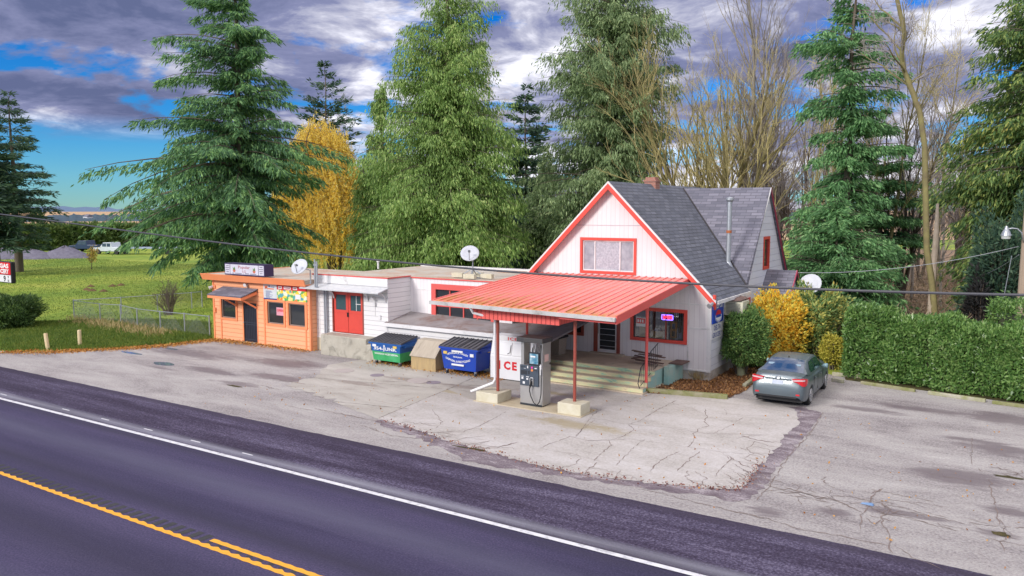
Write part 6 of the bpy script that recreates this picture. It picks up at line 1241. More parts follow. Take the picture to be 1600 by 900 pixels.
def conifer(name, X, Y, sil, trunk_px, mats_, label, cat='tree', group=None, apex=None, boughs=220, sprays=60, L=.5, W=.13, hang=.5, droop=.25, rise=.35, tr=.3, seed=1, bare_below=None, thick=1.0, fan=.30, rnd_len=(.72, 1.08), bough_wood=.05, zmin=None, side_hang=0.35, upturn=0.0, gapz=None, backscale=.75, vscat=.12):
    X = OY(trunk_px, 440, Y)[0]; rng = np.random.default_rng(seed); prof = profile(X, Y, sil, trunk_px); zs, rl, rr_ = prof[:, 0], prof[:, 1], prof[:, 2]
    H = ZAT(X, Y, apex) if apex is not None else zs[-1]; zlo = zs[0] if zmin is None else zmin
    t = empty(name, (X, Y, 0), label, cat, group)
    n = boughs; u = rng.random(n) ; zh = zlo + (H - zlo) * (1 - np.sqrt(1 - u * .985)) if thick == 1.0 else zlo + (H - zlo) * (1 - (1 - u * .985) ** (1 / (1 + thick)))
    nt_ = max(8, n // 12); zh[:nt_] = H - rng.random(nt_) ** .8 * min(2.6, H * .12)
    if gapz is not None: # whorls
        zh = np.round(zh / gapz) * gapz + rng.normal(0, gapz * .12, n)
    az = rng.random(n) * 2 * np.pi; ca, sa = np.cos(az), np.sin(az)                # ca along camera-right
    R_l = np.interp(zh, zs, rl); R_r = np.interp(zh, zs, rr_); avg = (R_l + R_r) / 2 * backscale
    w = np.abs(ca) ** 1.0; side = np.where(ca > 0, R_r, R_l); Ln = (side * w + np.maximum(avg, side * .3) * (1 - w)) * rng.uniform(*rnd_len, n); Ln = np.maximum(Ln, .25)
    ph = rng.uniform(0, 6.28, 4); Ln = Ln * (1 + .14 * np.sin(3 * az + zh * .5 + ph[0]) + .12 * np.sin(7 * az - zh * .8 + ph[1]))
    lat = np.stack([RIGHT[0] * ca - RIGHT[1] * sa, RIGHT[1] * ca + RIGHT[0] * sa, 0 * ca], 1)
    rel = (zh - zlo) / max(H - zlo, 1); ri = rise * (.35 + 1.1 * rel) + rng.normal(0, .08, n); dr = droop * (1.15 - .6 * rel) * rng.uniform(.7, 1.3, n)
    # tip height offset = Ln*(ri - dr + upturn) ; start lower so that the tips sit in the outline
    z0 = np.clip(zh - Ln * (ri - dr) * .7, .6, H)
    k = 6; ts = np.linspace(0, 1, k)
    def bpos(i, tt): 
        l = Ln[i]; return np.stack([X + lat[i, 0] * l * tt, Y + lat[i, 1] * l * tt, z0[i] + l * (ri[i] * tt - dr[i] * tt ** 2.0 + upturn * tt ** 4)], -1)
    Pth = np.stack([bpos(np.arange(n), np.full(n, s_)) for s_ in ts], 1); Rad = (bough_wood * (Ln / 5 + .3))[:, None] * (1 - ts * .85)[None, :]
    V, F = tubes(Pth, Rad, 3); 
    tr_path = np.array([[[X + .1 * math.sin(z * .7), Y, z] for z in np.linspace(-.2, H - .9, 10)]]); tr_rad = np.array([np.linspace(tr, .03, 10)])
    npmesh('trunk', *tubes(tr_path, tr_rad, 10), mats_[0], t, smooth=True); npmesh('limb', V, F, mats_[0], t)
    m = (sprays * np.clip(Ln / np.mean(Ln), .25, 2.2)).astype(int); i = np.repeat(np.arange(n), m); N_ = len(i)
    tt = rng.beta(1.5, 1.0, N_) * .98 + .02; tt = np.maximum(tt, .10)
    base = bpos(i, tt); fw = bpos(i, np.minimum(tt + .05, 1.05)) - base; fw = norm(fw); sd = norm(np.cross(fw, np.array([0, 0, 1.])))
    fanw = Ln[i] * fan * np.clip(1.08 - tt, 0, 1) ** .8 * np.minimum(1, tt * 4) + .12
    # twigs: sprays gather along discrete side twigs
    ntw = 14; tw = rng.integers(0, ntw, N_); tq = (tw + .5) / ntw; sgn = np.where(rng.random(N_) < .5, -1., 1.)
    lq = rng.integers(0, 4, N_); lo = np.clip((lq + .5 + rng.normal(0, .30, N_)) / 4, .02, 1.05) * fanw
    cid = ((i * ntw + tw) * 2 + (sgn > 0)) * 4 + lq; camp = rng.random(n * ntw * 8) ** 1.5; ckeep = rng.random(n * ntw * 8) > .18; hangz = rng.random(N_) * (camp[cid] * vscat * 2.2 + .08)
    tt2 = np.clip(tq + rng.normal(0, .008, N_), .06, 1); mixm = rng.random(N_) < .75; ttf = np.where(mixm, tt2 * .98, tt); base = bpos(i, ttf)
    pos = base + sd * (sgn * lo)[:, None] + fw * (lo * .55)[:, None]; pos[:, 2] -= lo * side_hang + rng.random(N_) * .06; pos += rng.normal(0, .05, (N_, 3)); pos[:, 2] -= hangz
    sel_ = ckeep[cid]; pos = pos[sel_]; i = i[sel_]; fw = fw[sel_]; sd = sd[sel_]; sgn = sgn[sel_]; N_ = len(pos)
    D = fw * .65 + sd * (sgn * .6)[:, None] + rng.normal(0, .28, (N_, 3)); D[:, 2] -= hang * rng.uniform(.4, 1.6, N_)
    pos[:, 2] = np.maximum(pos[:, 2], .15)
    V, F = leaves(pos, D, L * rng.uniform(.55, 1.3, N_), W * rng.uniform(.6, 1.3, N_), rng)
    npmesh('crown', V, F, mats_[1], t); return t
def branches(P, D, L, r0, r1, rng, k=6, wob=.12, tropism=0.0, sides=4):
    n = len(P); pts = [P]; d = norm(D); st = (L / (k - 1))[:, None]; p = P; dirs = [d]
    for j in range(1, k):
        d = norm(d + rng.normal(0, wob, (n, 3)) + np.array([0, 0, tropism])); p = p + d * st; pts.append(p); dirs.append(d)
    Pth = np.stack(pts, 1); Rad = r0[:, None] * (1 - np.linspace(0, 1, k))[None] + r1[:, None] * np.linspace(0, 1, k)[None]
    return Pth, np.stack(dirs, 1), Rad, tubes(Pth, Rad, sides)
def spawn(Pth, Dr, Rad, L, per, rng, tmin, ang, lf, rf, lvar=.35):
    n, k, _ = Pth.shape; i = np.repeat(np.arange(n), per); N_ = len(i); t = tmin + (1 - tmin) * rng.random(N_); f = t * (k - 1); j = np.minimum(f.astype(int), k - 2); fr = (f - j)[:, None]
    P = Pth[i, j] * (1 - fr) + Pth[i, j + 1] * fr; d = Dr[i, j + 1]; q = norm(np.cross(d, rng.normal(size=(N_, 3)))); a = ang * rng.uniform(.6, 1.3, N_)
    D = d * np.cos(a)[:, None] + q * np.sin(a)[:, None]; Ln = L[i] * lf * (1.15 - .55 * t) * rng.uniform(1 - lvar, 1 + lvar, N_); r = (Rad[i, j] * (1 - fr[:, 0]) + Rad[i, j + 1] * fr[:, 0]) * rf
    return P, D, Ln, r
def bare_tree(name, X, Y, H, r, mt, mtw, label, cat='tree', group=None, seed=1, lean=(0, 0), stems=1, per=(9, 7, 6), ang=(.55, .6, .7), lf=(.42, .5, .5), trop=.05, spread=.25, tmin=.25, build=True, path=None, tw=.012):
    rng = np.random.default_rng(seed); t = empty(name, (X, Y, 0), label, cat, group)
    n = stems; P = np.tile(np.array([[X, Y, -.1]]), (n, 1)) + rng.normal(0, .15 * (n > 1), (n, 3)) * (1, 1, 0)
    D = np.stack([lean[0] + rng.normal(0, spread * (n > 1), n), lean[1] + rng.normal(0, spread * (n > 1), n), np.ones(n)], 1); L = np.full(n, H) * rng.uniform(.8, 1.0, n) if n > 1 else np.full(n, float(H))
    Pth, Dr, Rad, m0 = branches(P, D, L, np.full(n, r), np.full(n, r * .12), rng, 10, .05, .02, 8)
    if path is not None:
        pp = np.array(path, float); Pth = pp[None]; Dr = norm(np.gradient(pp, axis=0))[None]; Rad = np.linspace(r, r * .55, len(pp))[None]; m0 = tubes(Pth, Rad, 10)
    npmesh('trunk', *m0, mt, t, smooth=True)
    parts = []; cur = (Pth, Dr, Rad, L)
    for lv, (p_, a_, l_) in enumerate(zip(per, ang, lf)):
        Pn, Dn, Ln, rn = spawn(*cur, p_ * (3 if lv == 0 else 1), rng, tmin if lv == 0 else .12, a_, l_, .6); rn = np.minimum(rn, .36 * r / (lv + 1)); rn = np.maximum(rn, tw)
        Pt, Dt, Rt, m_ = branches(Pn, Dn, Ln, rn, np.maximum(rn * .3, tw * .6), rng, (6, 5, 4, 4)[lv], (.13, .16, .18, .2)[lv], trop, (5, 3, 3, 3)[lv])
        parts.append((lv, m_)); cur = (Pt, Dt, Rt, Ln)
    npmesh('limb', *parts[0][1], mt, t); npmesh('twig', *merge([p[1] for p in parts[1:]]), mtw, t)
    return t, cur
def C3(*s): return [(p, c) for p, c in s]
M_cedar = leafmat('blue_green_needles', C3((.15, (0.048, 0.103, 0.059)), (.4, (0.108, 0.230, 0.113)), (.62, (0.206, 0.390, 0.156)), (.85, (0.385, 0.597, 0.207))), trans=.38)
M_redced = leafmat('yellow_green_scale_leaves', C3((.15, (0.079, 0.139, 0.045)), (.4, (0.190, 0.315, 0.085)), (.62, (0.336, 0.504, 0.146)), (.82, (0.538, 0.630, 0.243))), trans=.38)
M_spruce = leafmat('grey_green_needles', C3((.12, (0.074, 0.123, 0.054)), (.4, (0.186, 0.271, 0.123)), (.6, (0.296, 0.407, 0.197)), (.8, (0.444, 0.542, 0.271)), (.93, (0.518, 0.199, 0.054))), trans=.38)
M_fir = leafmat('fresh_fir_needles', C3((.15, (0.043, 0.103, 0.043)), (.4, (0.109, 0.243, 0.097)), (.62, (0.194, 0.413, 0.158)), (.85, (0.389, 0.600, 0.267))), trans=.38)
M_darkspr = leafmat('dark_needles', C3((.15, (0.029, 0.062, 0.048)), (.5, (0.067, 0.133, 0.086)), (.85, (0.168, 0.264, 0.144))), trans=.38)
M_rspr = leafmat('gold_tipped_needles', C3((.12, (0.041, 0.090, 0.041)), (.4, (0.101, 0.190, 0.067)), (.62, (0.224, 0.336, 0.101)), (.8, (0.493, 0.538, 0.157)), (.94, (0.588, 0.235, 0.045))), trans=.38)
M_willow = leafmat('golden_willow_leaves', C3((.12, (.88, .62, .08)), (.4, (.95, .74, .12)), (.65, (.96, .82, .24)), (.85, (.96, .88, .42))), trans=.6)

conifer('cedar_tree', -47.0, 40.5, [(-170, 376, 392), (0, 305, 400), (45, 265, 450), (100, 278, 448), (170, 250, 462), (225, 195, 535), (300, 132, 470), (345, 185, 505), (400, 205, 480), (450, 225, 400), (478, 262, 350)], 382, (M_bark, M_cedar),
        'huge blue-green cedar with drooping boughs behind the orange restaurant', boughs=290, sprays=400, L=.48, W=.10, hang=.75, droop=.34, rise=.30, tr=.42, seed=11, vscat=.18, bough_wood=.045, fan=.20, thick=.55, side_hang=.5, rnd_len=(.45, 1.14), zmin=1.9, backscale=.62)
conifer('spruce_tree', -71, 66, [(90, 512, 518), (130, 492, 545), (200, 472, 558), (330, 450, 580)], 515, (M_bark, M_darkspr), 'narrow dark spruce top rising above the golden willow', boughs=190, sprays=90, L=.6, W=.16, hang=.1, droop=.05, rise=.45, seed=12, zmin=5, gapz=1.0)
conifer('red_cedar_tree', -41.5, 50.5, [(-90, 695, 712), (0, 650, 775), (60, 618, 778), (120, 622, 792), (200, 585, 800), (250, 560, 812), (300, 548, 822), (360, 545, 832), (410, 552, 835)], 702, (M_bark, M_redced),
        'massive yellow-green western cedar filling the centre behind the annex', boughs=640, sprays=470, L=.32, W=.08, hang=1.9, droop=.28, rise=.32, tr=.7, seed=13, vscat=.55, bough_wood=.035, fan=.26, thick=.7, side_hang=.8, zmin=.8, rnd_len=(.55, 1.12))
conifer('red_cedar_tree', -46.5, 49.5, [(128, 595, 599), (180, 580, 620), (250, 566, 640), (330, 552, 650), (410, 548, 650)], 600, (M_bark, M_redced),
        'slim pointed western cedar on the left flank of the massive one', boughs=300, sprays=300, L=.32, W=.08, hang=1.8, droop=.25, rise=.35, tr=.3, seed=14, vscat=.4, fan=.26, side_hang=.7, zmin=.8)
conifer('fir_tree', -49.5, 74, [(135, 818, 824), (180, 788, 850), (260, 778, 862), (340, 770, 868), (410, 765, 870)], 821, (M_bark, M_darkspr), 'thin dark fir in the gap between the big cedar and the big spruce', boughs=230, sprays=70, L=.7, W=.2, hang=.2, droop=.1, rise=.35, seed=15, zmin=3, gapz=1.1)
conifer('spruce_tree', -29.5, 60.5, [(-190, 945, 965), (0, 868, 1045), (60, 868, 1045), (110, 836, 1050), (200, 845, 1040), (300, 830, 1045), (350, 828, 1030), (400, 840, 1020)], 955, (M_bark, M_spruce),
        'huge grey-green spruce hung with orange cones behind the store gable', boughs=540, sprays=440, L=.36, W=.085, hang=1.6, droop=.22, rise=.28, tr=.6, seed=16, vscat=.5, bough_wood=.04, fan=.22, thick=.6, side_hang=.9, zmin=2, rnd_len=(.5, 1.15))
conifer('fir_tree', -8.6, 50.5, [(-90, 1310, 1325), (0, 1262, 1372), (55, 1226, 1396), (100, 1246, 1382), (150, 1236, 1402), (205, 1236, 1396), (260, 1252, 1392), (320, 1222, 1402), (380, 1212, 1412), (440, 1208, 1418), (500, 1212, 1410)], 1318, (M_bark, M_fir),
        'tall open fir with tiered green boughs right of the store', boughs=125, sprays=420, L=.34, W=.085, hang=.8, droop=.26, rise=.16, tr=.34, seed=17, vscat=.28, bough_wood=.07, fan=.30, thick=.3, side_hang=.6, zmin=.7, rnd_len=(.3, 1.15), backscale=.55)
conifer('fir_tree', -6.6, 47.5, [(300, 1300, 1306), (350, 1240, 1370), (400, 1215, 1400), (470, 1212, 1412), (500, 1212, 1410)], 1305, (M_bark, M_fir), 'low bushy fir skirt at the foot of the tall open fir', boughs=230, sprays=230, L=.32, W=.085, hang=.5, droop=.25, rise=.3, tr=.2, seed=18, vscat=.3, zmin=.4, fan=.32, side_hang=.4)
conifer('fir_tree', -6.9, 58, [(170, 1370, 1376), (230, 1340, 1420), (320, 1325, 1435), (400, 1335, 1440), (440, 1350, 1430)], 1373, (M_bark, M_fir), 'feathery thinner fir behind and right of the tall open fir', boughs=160, sprays=190, L=.36, W=.09, hang=.6, droop=.15, rise=.2, tr=.2, seed=19, zmin=3.5, gapz=1.2, fan=.22)
conifer('spruce_tree', 1.2, 52, [(-260, 1600, 1640), (0, 1538, 1690), (60, 1515, 1700), (120, 1500, 1710), (200, 1490, 1720), (300, 1482, 1725), (400, 1486, 1730), (450, 1500, 1730)], 1612, (M_bark, M_rspr),
        'broad gold-tipped spruce at the right edge behind the utility pole', boughs=500, sprays=300, L=.36, W=.085, hang=.9, droop=.30, rise=.22, tr=.5, seed=20, vscat=.35, bough_wood=.05, fan=.24, thick=.6, side_hang=.7, zmin=1.5, rnd_len=(.5, 1.12))
conifer('spruce_tree', *G(33, 425), [(137, 28, 32), (180, 10, 58), (240, -8, 82), (300, -12, 88), (330, -22, 96), (380, -28, 80)], 31, (M_bark, M_darkspr), 'tall dark spruce standing alone on the lawn at far left', boughs=190, sprays=85, L=.62, W=.12, hang=.15, droop=.12, rise=.15, tr=.45, seed=21, zmin=3.2, gapz=.95, thick=.5, fan=.16)
conifer('spruce_tree', -103, 39, [(150, -6, -2), (230, -30, 20), (330, -45, 35), (380, -45, 30)], -4, (M_bark, M_darkspr), 'dark spruce cut by the left edge behind the lone one', boughs=170, sprays=70, L=.8, W=.18, hang=.1, droop=.12, rise=.15, tr=.4, seed=22, zmin=3, gapz=1.0, thick=.5)
conifer('fir_tree', -40, 70, [(235, 852, 858), (300, 820, 885), (360, 812, 895), (415, 808, 900)], 855, (M_bark, M_spruce), 'low dark evergreen filling the gap left of the store gable', boughs=200, sprays=120, L=.5, W=.13, hang=.9, droop=.2, rise=.3, seed=23, zmin=.8, vscat=.4)
conifer('fir_tree', -48, 66, [(290, 778, 784), (340, 756, 812), (415, 745, 822)], 781, (M_bark, M_darkspr), 'low dark evergreen behind the right skirt of the central cedar', boughs=170, sprays=110, L=.5, W=.13, hang=.9, droop=.2, rise=.3, seed=24, zmin=.8, vscat=.4)
# golden weeping willow
wt, cur = bare_tree('willow_tree', OY(522, 440, 59)[0], 59, 13.0, .5, M_bark, mat('willow_twig', (.62, .42, .12), .8), 'golden weeping willow between the cedar and the central evergreen', seed=31, stems=2, per=(7, 5), ang=(.8, .8), lf=(.50, .55), trop=.06, spread=.28, tmin=.3)
rng = np.random.default_rng(5); tp = cur[0].reshape(-1, 3); sel = tp[rng.integers(0, len(tp), 5200)]; s_ = SC(-55, 59, 8)
top_ = ZAT(-55, 59, 185); WX = OY(522, 440, 59)[0]; ax_ = np.array([WX, 59]); rel = (sel[:, :2] - ax_)
# crown envelope of the photo: 420..572 px wide around px 500
cxp = (503 - 522) * s_; 
ang_ = rng.random(5200) * 2 * np.pi; rad_ = np.sqrt(rng.random(5200)); a_ = 82 * s_ * rad_ * np.cos(ang_) + cxp; b_ = 82 * s_ * .8 * rad_ * np.sin(ang_)
ht = top_ - 1.0 - (top_ - 4.0) * rad_ ** 2.0 * .8 + rng.normal(0, .7, 5200)
st = np.stack([WX + RIGHT[0] * a_ - RIGHT[1] * b_, 59 + RIGHT[1] * a_ + RIGHT[0] * b_, ht], 1); ln = rng.uniform(1.6, 5.5, 5200)
kk = 30; f_ = np.linspace(0, 1, kk)[None, :] ; pos = st[:, None, :] + np.stack([.25 * np.sin(f_ * 3 + ang_[:, None]), .25 * np.cos(f_ * 3 + ang_[:, None]), -f_ * ln[:, None]], -1)
pos = pos.reshape(-1, 3) + rng.normal(0, .06, (5200 * kk, 3)); pos[:, 2] = np.maximum(pos[:, 2], .5); D = rng.normal(0, .45, pos.shape); D[:, 2] -= 1.0
npmesh('crown', *leaves(pos, D, .30 * rng.uniform(.6, 1.4, len(pos)), .09, rng), M_willow, wt)
pth = st[:, None, :] + np.stack([.25 * np.sin(np.linspace(0, 1, 4)[None] * 3 + ang_[:, None]), .25 * np.cos(np.linspace(0, 1, 4)[None] * 3 + ang_[:, None]), -np.linspace(0, 1, 4)[None] * ln[:, None]], -1)
npmesh('hanging_twig', *tubes(pth, np.full((5200, 4), .012), 3), MATS['willow_twig'], wt)
# bare trees
bare_tree('bare_tree', OY(1105, 440, 60)[0], 60, 19, .26, M_moss, M_twigyel, 'mossy yellow bare tree with fanning stems behind the chimney', seed=41, stems=5, per=(7, 6, 4), ang=(.5, .5, .5), lf=(.42, .45, .45), trop=.09, spread=.20, tmin=.12, tw=.011, lean=(-.13, -.03))
bare_tree('bare_tree', OY(1135, 440, 57)[0], 57, 18, .22, M_moss, M_twigyel, 'mossy yellow bare tree just right of the fanning one, over the roof ridge', seed=42, stems=3, per=(6, 5, 4), ang=(.5, .5, .5), lf=(.38, .45, .45), trop=.09, spread=.16, tmin=.12, tw=.011, lean=(-.08, 0))
bare_tree('bare_tree', OY(1170, 440, 66)[0], 66, 24, .30, M_barkgrey, M_twiggrey, 'tall upright grey bare tree with fine purple-grey twigs above the cross gable', seed=43, stems=3, per=(7, 5, 4), ang=(.42, .5, .5), lf=(.36, .45, .45), trop=.10, spread=.10, tmin=.25, tw=.010)
bare_tree('bare_tree', OY(1205, 440, 62)[0], 62, 17, .18, M_barkgrey, M_twiggrey, 'grey bare tree between the cross gable and the tall fir', seed=44, stems=3, per=(7, 5, 4), ang=(.5, .6, .6), lf=(.40, .45, .45), trop=.05, spread=.16, tmin=.2, tw=.013, lean=(-.05, 0))
crook = [(1462, 500), (1456, 440), (1448, 390), (1446, 300), (1445, 230), (1437, 175), (1424, 140), (1411, 105), (1409, 85), (1413, 50), (1402, 0), (1392, -60), (1384, -140)]; cy_ = 47.0; pth_ = []
for (x, y) in crook: g = OY(x, y, cy_); pth_.append((g[0], cy_, max(g[1], -.1)))
bare_tree('crooked_tree', pth_[0][0], cy_, 18, .17, M_moss, M_twiggrey, 'crooked mossy trunk climbing out of the top of the picture right of the fir', seed=45, per=(5, 7, 7), ang=(.9, .7, .7), lf=(.22, .5, .5), trop=.02, tmin=.5, path=pth_, tw=.012)
sn = [OY(x, y, 49) for x, y in ((1454, 500), (1458, 430), (1462, 380), (1465, 318))]; o = empty('dead_snag', (sn[0][0], 49, 0), 'pale broken dead trunk leaning beside the crooked mossy trunk', 'dead tree'); b = MB(); b.tube([(p[0], 49, p[1]) for p in sn], [.2, .17, .16, .07], 9); b.build('trunk', mat('pale_dead_wood', (.50, .42, .34), .85, (.34, .27, .2), nscale=3), o)
# background wood on the right: individual bare trees copied from three shapes
protos = []
for i, (hh, sd_, mt_, tw_) in enumerate(((15, 51, M_barkgrey, M_twiggrey), (12, 52, M_bark, M_twiggrey), (17, 53, M_moss, M_twigyel))):
    t_, _ = bare_tree('woodland_tree', 0, 0, hh, .15, mt_, tw_, '', seed=sd_, stems=1 + (i == 1) * 2, per=(7, 6, 4), ang=(.45, .6, .6), lf=(.34, .5, .5), trop=.06, tmin=.25, tw=.010, spread=.12); protos.append(t_)
rr = random.Random(9); spots = []
for px in list(range(1225, 1600, 21)) + [1195, 1210, 1250, 1480, 1500, 1520, 1435, 1410, 1385]:
    Yt = rr.uniform(56, 98); X_t = OY(px + rr.uniform(-8, 8), 400, Yt)[0]; spots.append((X_t, Yt))
for px in (880, 930, 985, 560, 640, 760, 545): Yt = rr.uniform(85, 110); spots.append((OY(px, 400, Yt)[0], Yt))
used = set()
for i, (x, y) in enumerate(spots):
    k = i % 3; o = protos[k] if k not in used else copy_tree(protos[k]); used.add(k)
    o.location = (x, y, 0); o.rotation_euler = (rr.uniform(-.05, .05), rr.uniform(-.05, .05), rr.uniform(0, 6.28)); s_ = rr.uniform(.7, 1.15); o.scale = (s_, s_, s_ * rr.uniform(.9, 1.2))
    xp = 800 + 1238 * ((x * math.cos(YAW) + y * math.sin(YAW)) / (-x * math.sin(YAW) + y * math.cos(YAW)))
    zone = 'behind the cross gable' if xp < 1215 else 'left of the tall open fir' if xp < 1300 else 'just right of the tall open fir' if xp < 1400 else 'around the crooked mossy trunk' if xp < 1470 else 'between the crooked trunk and the right-edge spruce' if xp < 1535 else 'near the utility pole'
    dep_ = 'near' if y < 68 else 'farther' if y < 84 else 'farthest'
    if i < len(spots) - 7: tag(o, (dep_ + ' slender leafless grey tree ', dep_ + ' leafless many-stemmed dark tree ', dep_ + ' leafless mossy tree ')[k] + zone, 'tree', 'leafless trees of the background wood'); continue
    tag(o, ('slender leafless grey tree standing in the wood behind the hedge and fir', 'leafless many-stemmed dark tree standing in the wood behind the hedge and fir', 'leafless mossy tree standing in the wood behind the hedge and fir')[k] if i < len(spots) - 7 else ('slender leafless grey tree far behind the evergreens', 'leafless many-stemmed dark tree far behind the evergreens', 'leafless mossy tree far behind the evergreens')[k], 'tree', 'leafless trees of the background wood')
# shrubs and hedges -------------------------------------------------
def blob_points(n, c, r, rng, shell=.35, lumps=9, lump=.18, flat=0.0):
    d = norm(rng.normal(size=(n, 3))); lc = norm(rng.normal(size=(lumps, 3))); bump = 1 + lump * (1.5 * np.exp(-((1 - d @ lc.T) / .05)).max(1) - .75) + .06 * np.sin(d[:, 0] * 17 + d[:, 2] * 13) * np.sin(d[:, 1] * 15 + 2)
    rad = (1 - shell * rng.random(n) ** 1.6) * bump; P = np.array(c) + d * rad[:, None] * np.array(r); return P, d
def shrub(name, c, r, n, L, W, mleaf, label, seed, cat='shrub', up=.4, shell=.4, lumps=10, lump=.25, droopy=0, stem=True, zmin=.05, core=.62):
    rng = np.random.default_rng(seed); t = empty(name, (c[0], c[1], 0), label, cat); P, d = blob_points(n, c, r, rng, shell, lumps, lump); k = P[:, 2] > zmin; P, d = P[k], d[k]
    D = d + rng.normal(0, .55, d.shape); D[:, 2] += up - droopy; npmesh('foliage', *leaves(P, D, L * rng.uniform(.6, 1.3, len(P)), W * rng.uniform(.7, 1.2, len(P)), rng, up=d), mleaf, t)
    m_ = 40; e = norm(rng.normal(size=(m_, 3)) * (1, 1, .8) + (0, 0, .5)); b0 = np.tile(np.array([[c[0], c[1], 0.]]), (m_, 1)) + rng.normal(0, .08, (m_, 3)) * (1, 1, 0); tip = np.array(c) + e * np.array(r) * .85
    Pth = np.stack([b0, b0 * .55 + tip * .45 + (0, 0, .1), tip], 1); npmesh('stem', *tubes(Pth, np.tile(np.array([[.035, .02, .008]]), (m_, 1)), 4), M_bark, t); return t
M_round = leafmat('dense_green_foliage', C3((.15, (0.050, 0.109, 0.034)), (.4, (0.101, 0.202, 0.059)), (.65, (0.185, 0.319, 0.092)), (.88, (0.403, 0.454, 0.134))), nscale=1.2)
M_orange = leafmat('orange_foliage', C3((.12, (.60, .26, .03)), (.32, (.84, .50, .05)), (.52, (.88, .66, .09)), (.7, (.70, .66, .14)), (.88, (.34, .44, .11))), nscale=1.6, trans=.4)
M_rhodo = leafmat('mottled_shrub_foliage', C3((.12, (.05, .11, .04)), (.35, (.14, .26, .09)), (.52, (.32, .42, .15)), (.68, (.60, .58, .16)), (.85, (.66, .50, .14)), (.95, (.6, .2, .04))), nscale=1.8, trans=.35)
M_yelshrub = leafmat('yellow_green_foliage', C3((.2, (.25, .26, .04)), (.5, (.52, .48, .07)), (.85, (.70, .60, .14))), nscale=1.2, trans=.3)
M_laurel = leafmat('laurel_leaves', C3((.12, (.05, .115, .03)), (.35, (.10, .215, .05)), (.55, (.17, .31, .08)), (.72, (.26, .41, .12)), (.88, (.42, .54, .24))), rough=.35, nscale=.8, trans=.32, spec=.5)
M_juniper = leafmat('dark_bush_foliage', C3((.15, (0.021, 0.051, 0.017)), (.5, (0.060, 0.118, 0.034)), (.85, (0.152, 0.237, 0.060))), nscale=1.0)
shrub('round_shrub', (-8.95, 31.3, 1.55), (.95, .95, 1.15), 15000, .12, .05, M_round, 'dense rounded green shrub on a short trunk against the side wall', 61, shell=.35, lumps=34, lump=.3, zmin=.5)
b = MB(); b.tube([(-8.95, 31.15, 0), (-8.98, 31.2, .55), (-8.9, 31.2, .9)], [.17, .13, .1], 9); tag(b.build('shrub_stump', mat('lichened_stump', (.33, .38, .22), .9, (.25, .22, .15), nscale=6)), 'short lichened trunk under the rounded green shrub', 'trunk')
shrub('orange_shrub', (-8.35, 34.0, 1.6), (1.05, 1.1, 1.42), 15000, .15, .08, M_orange, 'tall orange-leaved shrub between the green shrub and the parked car', 62, shell=.6, lumps=26, lump=.5)
shrub('mottled_shrub', (-7.0, 35.4, 1.7), (1.15, 1.1, 1.5), 15000, .19, .08, M_rhodo, 'tall mottled green and yellow shrub behind the parked car', 63, shell=.75, lumps=22, lump=.55)
shrub('mottled_shrub', (-6.9, 37.4, 1.3), (.9, .9, 1.1), 7000, .19, .08, M_rhodo, 'loose mottled shrub in front of the side porch and its dish', 65, shell=.75, lumps=22, lump=.55)
shrub('yellow_shrub', (-6.15, 34.6, .8), (.6, .6, .7), 4200, .13, .06, M_yelshrub, 'low yellow-green shrub beside the left end of the laurel hedge', 64, shell=.6)
shrub('dark_shrub', (-9.0, 33.0, .6), (.6, .7, .6), 3000, .12, .05, M_round, 'low dark shrub filling the gap below the orange one', 66, shell=.5)
g = G(10, 512); shrub('juniper_bush', (g[0], g[1], .85), (1.9, 1.7, 1.0), 22000, .20, .05, M_juniper, 'wide dark juniper bush at the left edge of the lawn', 67, cat='bush', shell=.5, lumps=18, lump=.3)
g = G(262, 492); t_, _ = bare_tree('bare_bush', *g, 1.9, .05, M_bark, M_bark, 'tangled leafless bush under the big cedar by the fence', cat='bush', seed=68, stems=16, per=(2, 3), ang=(.5, .6), lf=(.45, .5), spread=.28, tw=.012, tmin=.2)
g = G(143, 421); t_, cur = bare_tree('young_tree', *g, 2.1, .05, M_bark, M_bark, 'small young yellow-leaved tree in front of the far gravel heap', seed=69, stems=1, per=(6, 4), ang=(.7, .7), lf=(.45, .5), tw=.015)
rng = np.random.default_rng(70); q = cur[0].reshape(-1, 3); q = q[rng.integers(0, len(q), 420)] + rng.normal(0, .12, (420, 3)); npmesh('foliage', *leaves(q, rng.normal(size=(420, 3)), .2, .1, rng), mat('pale_yellow_leaf', (.75, .55, .12), .6), t_)
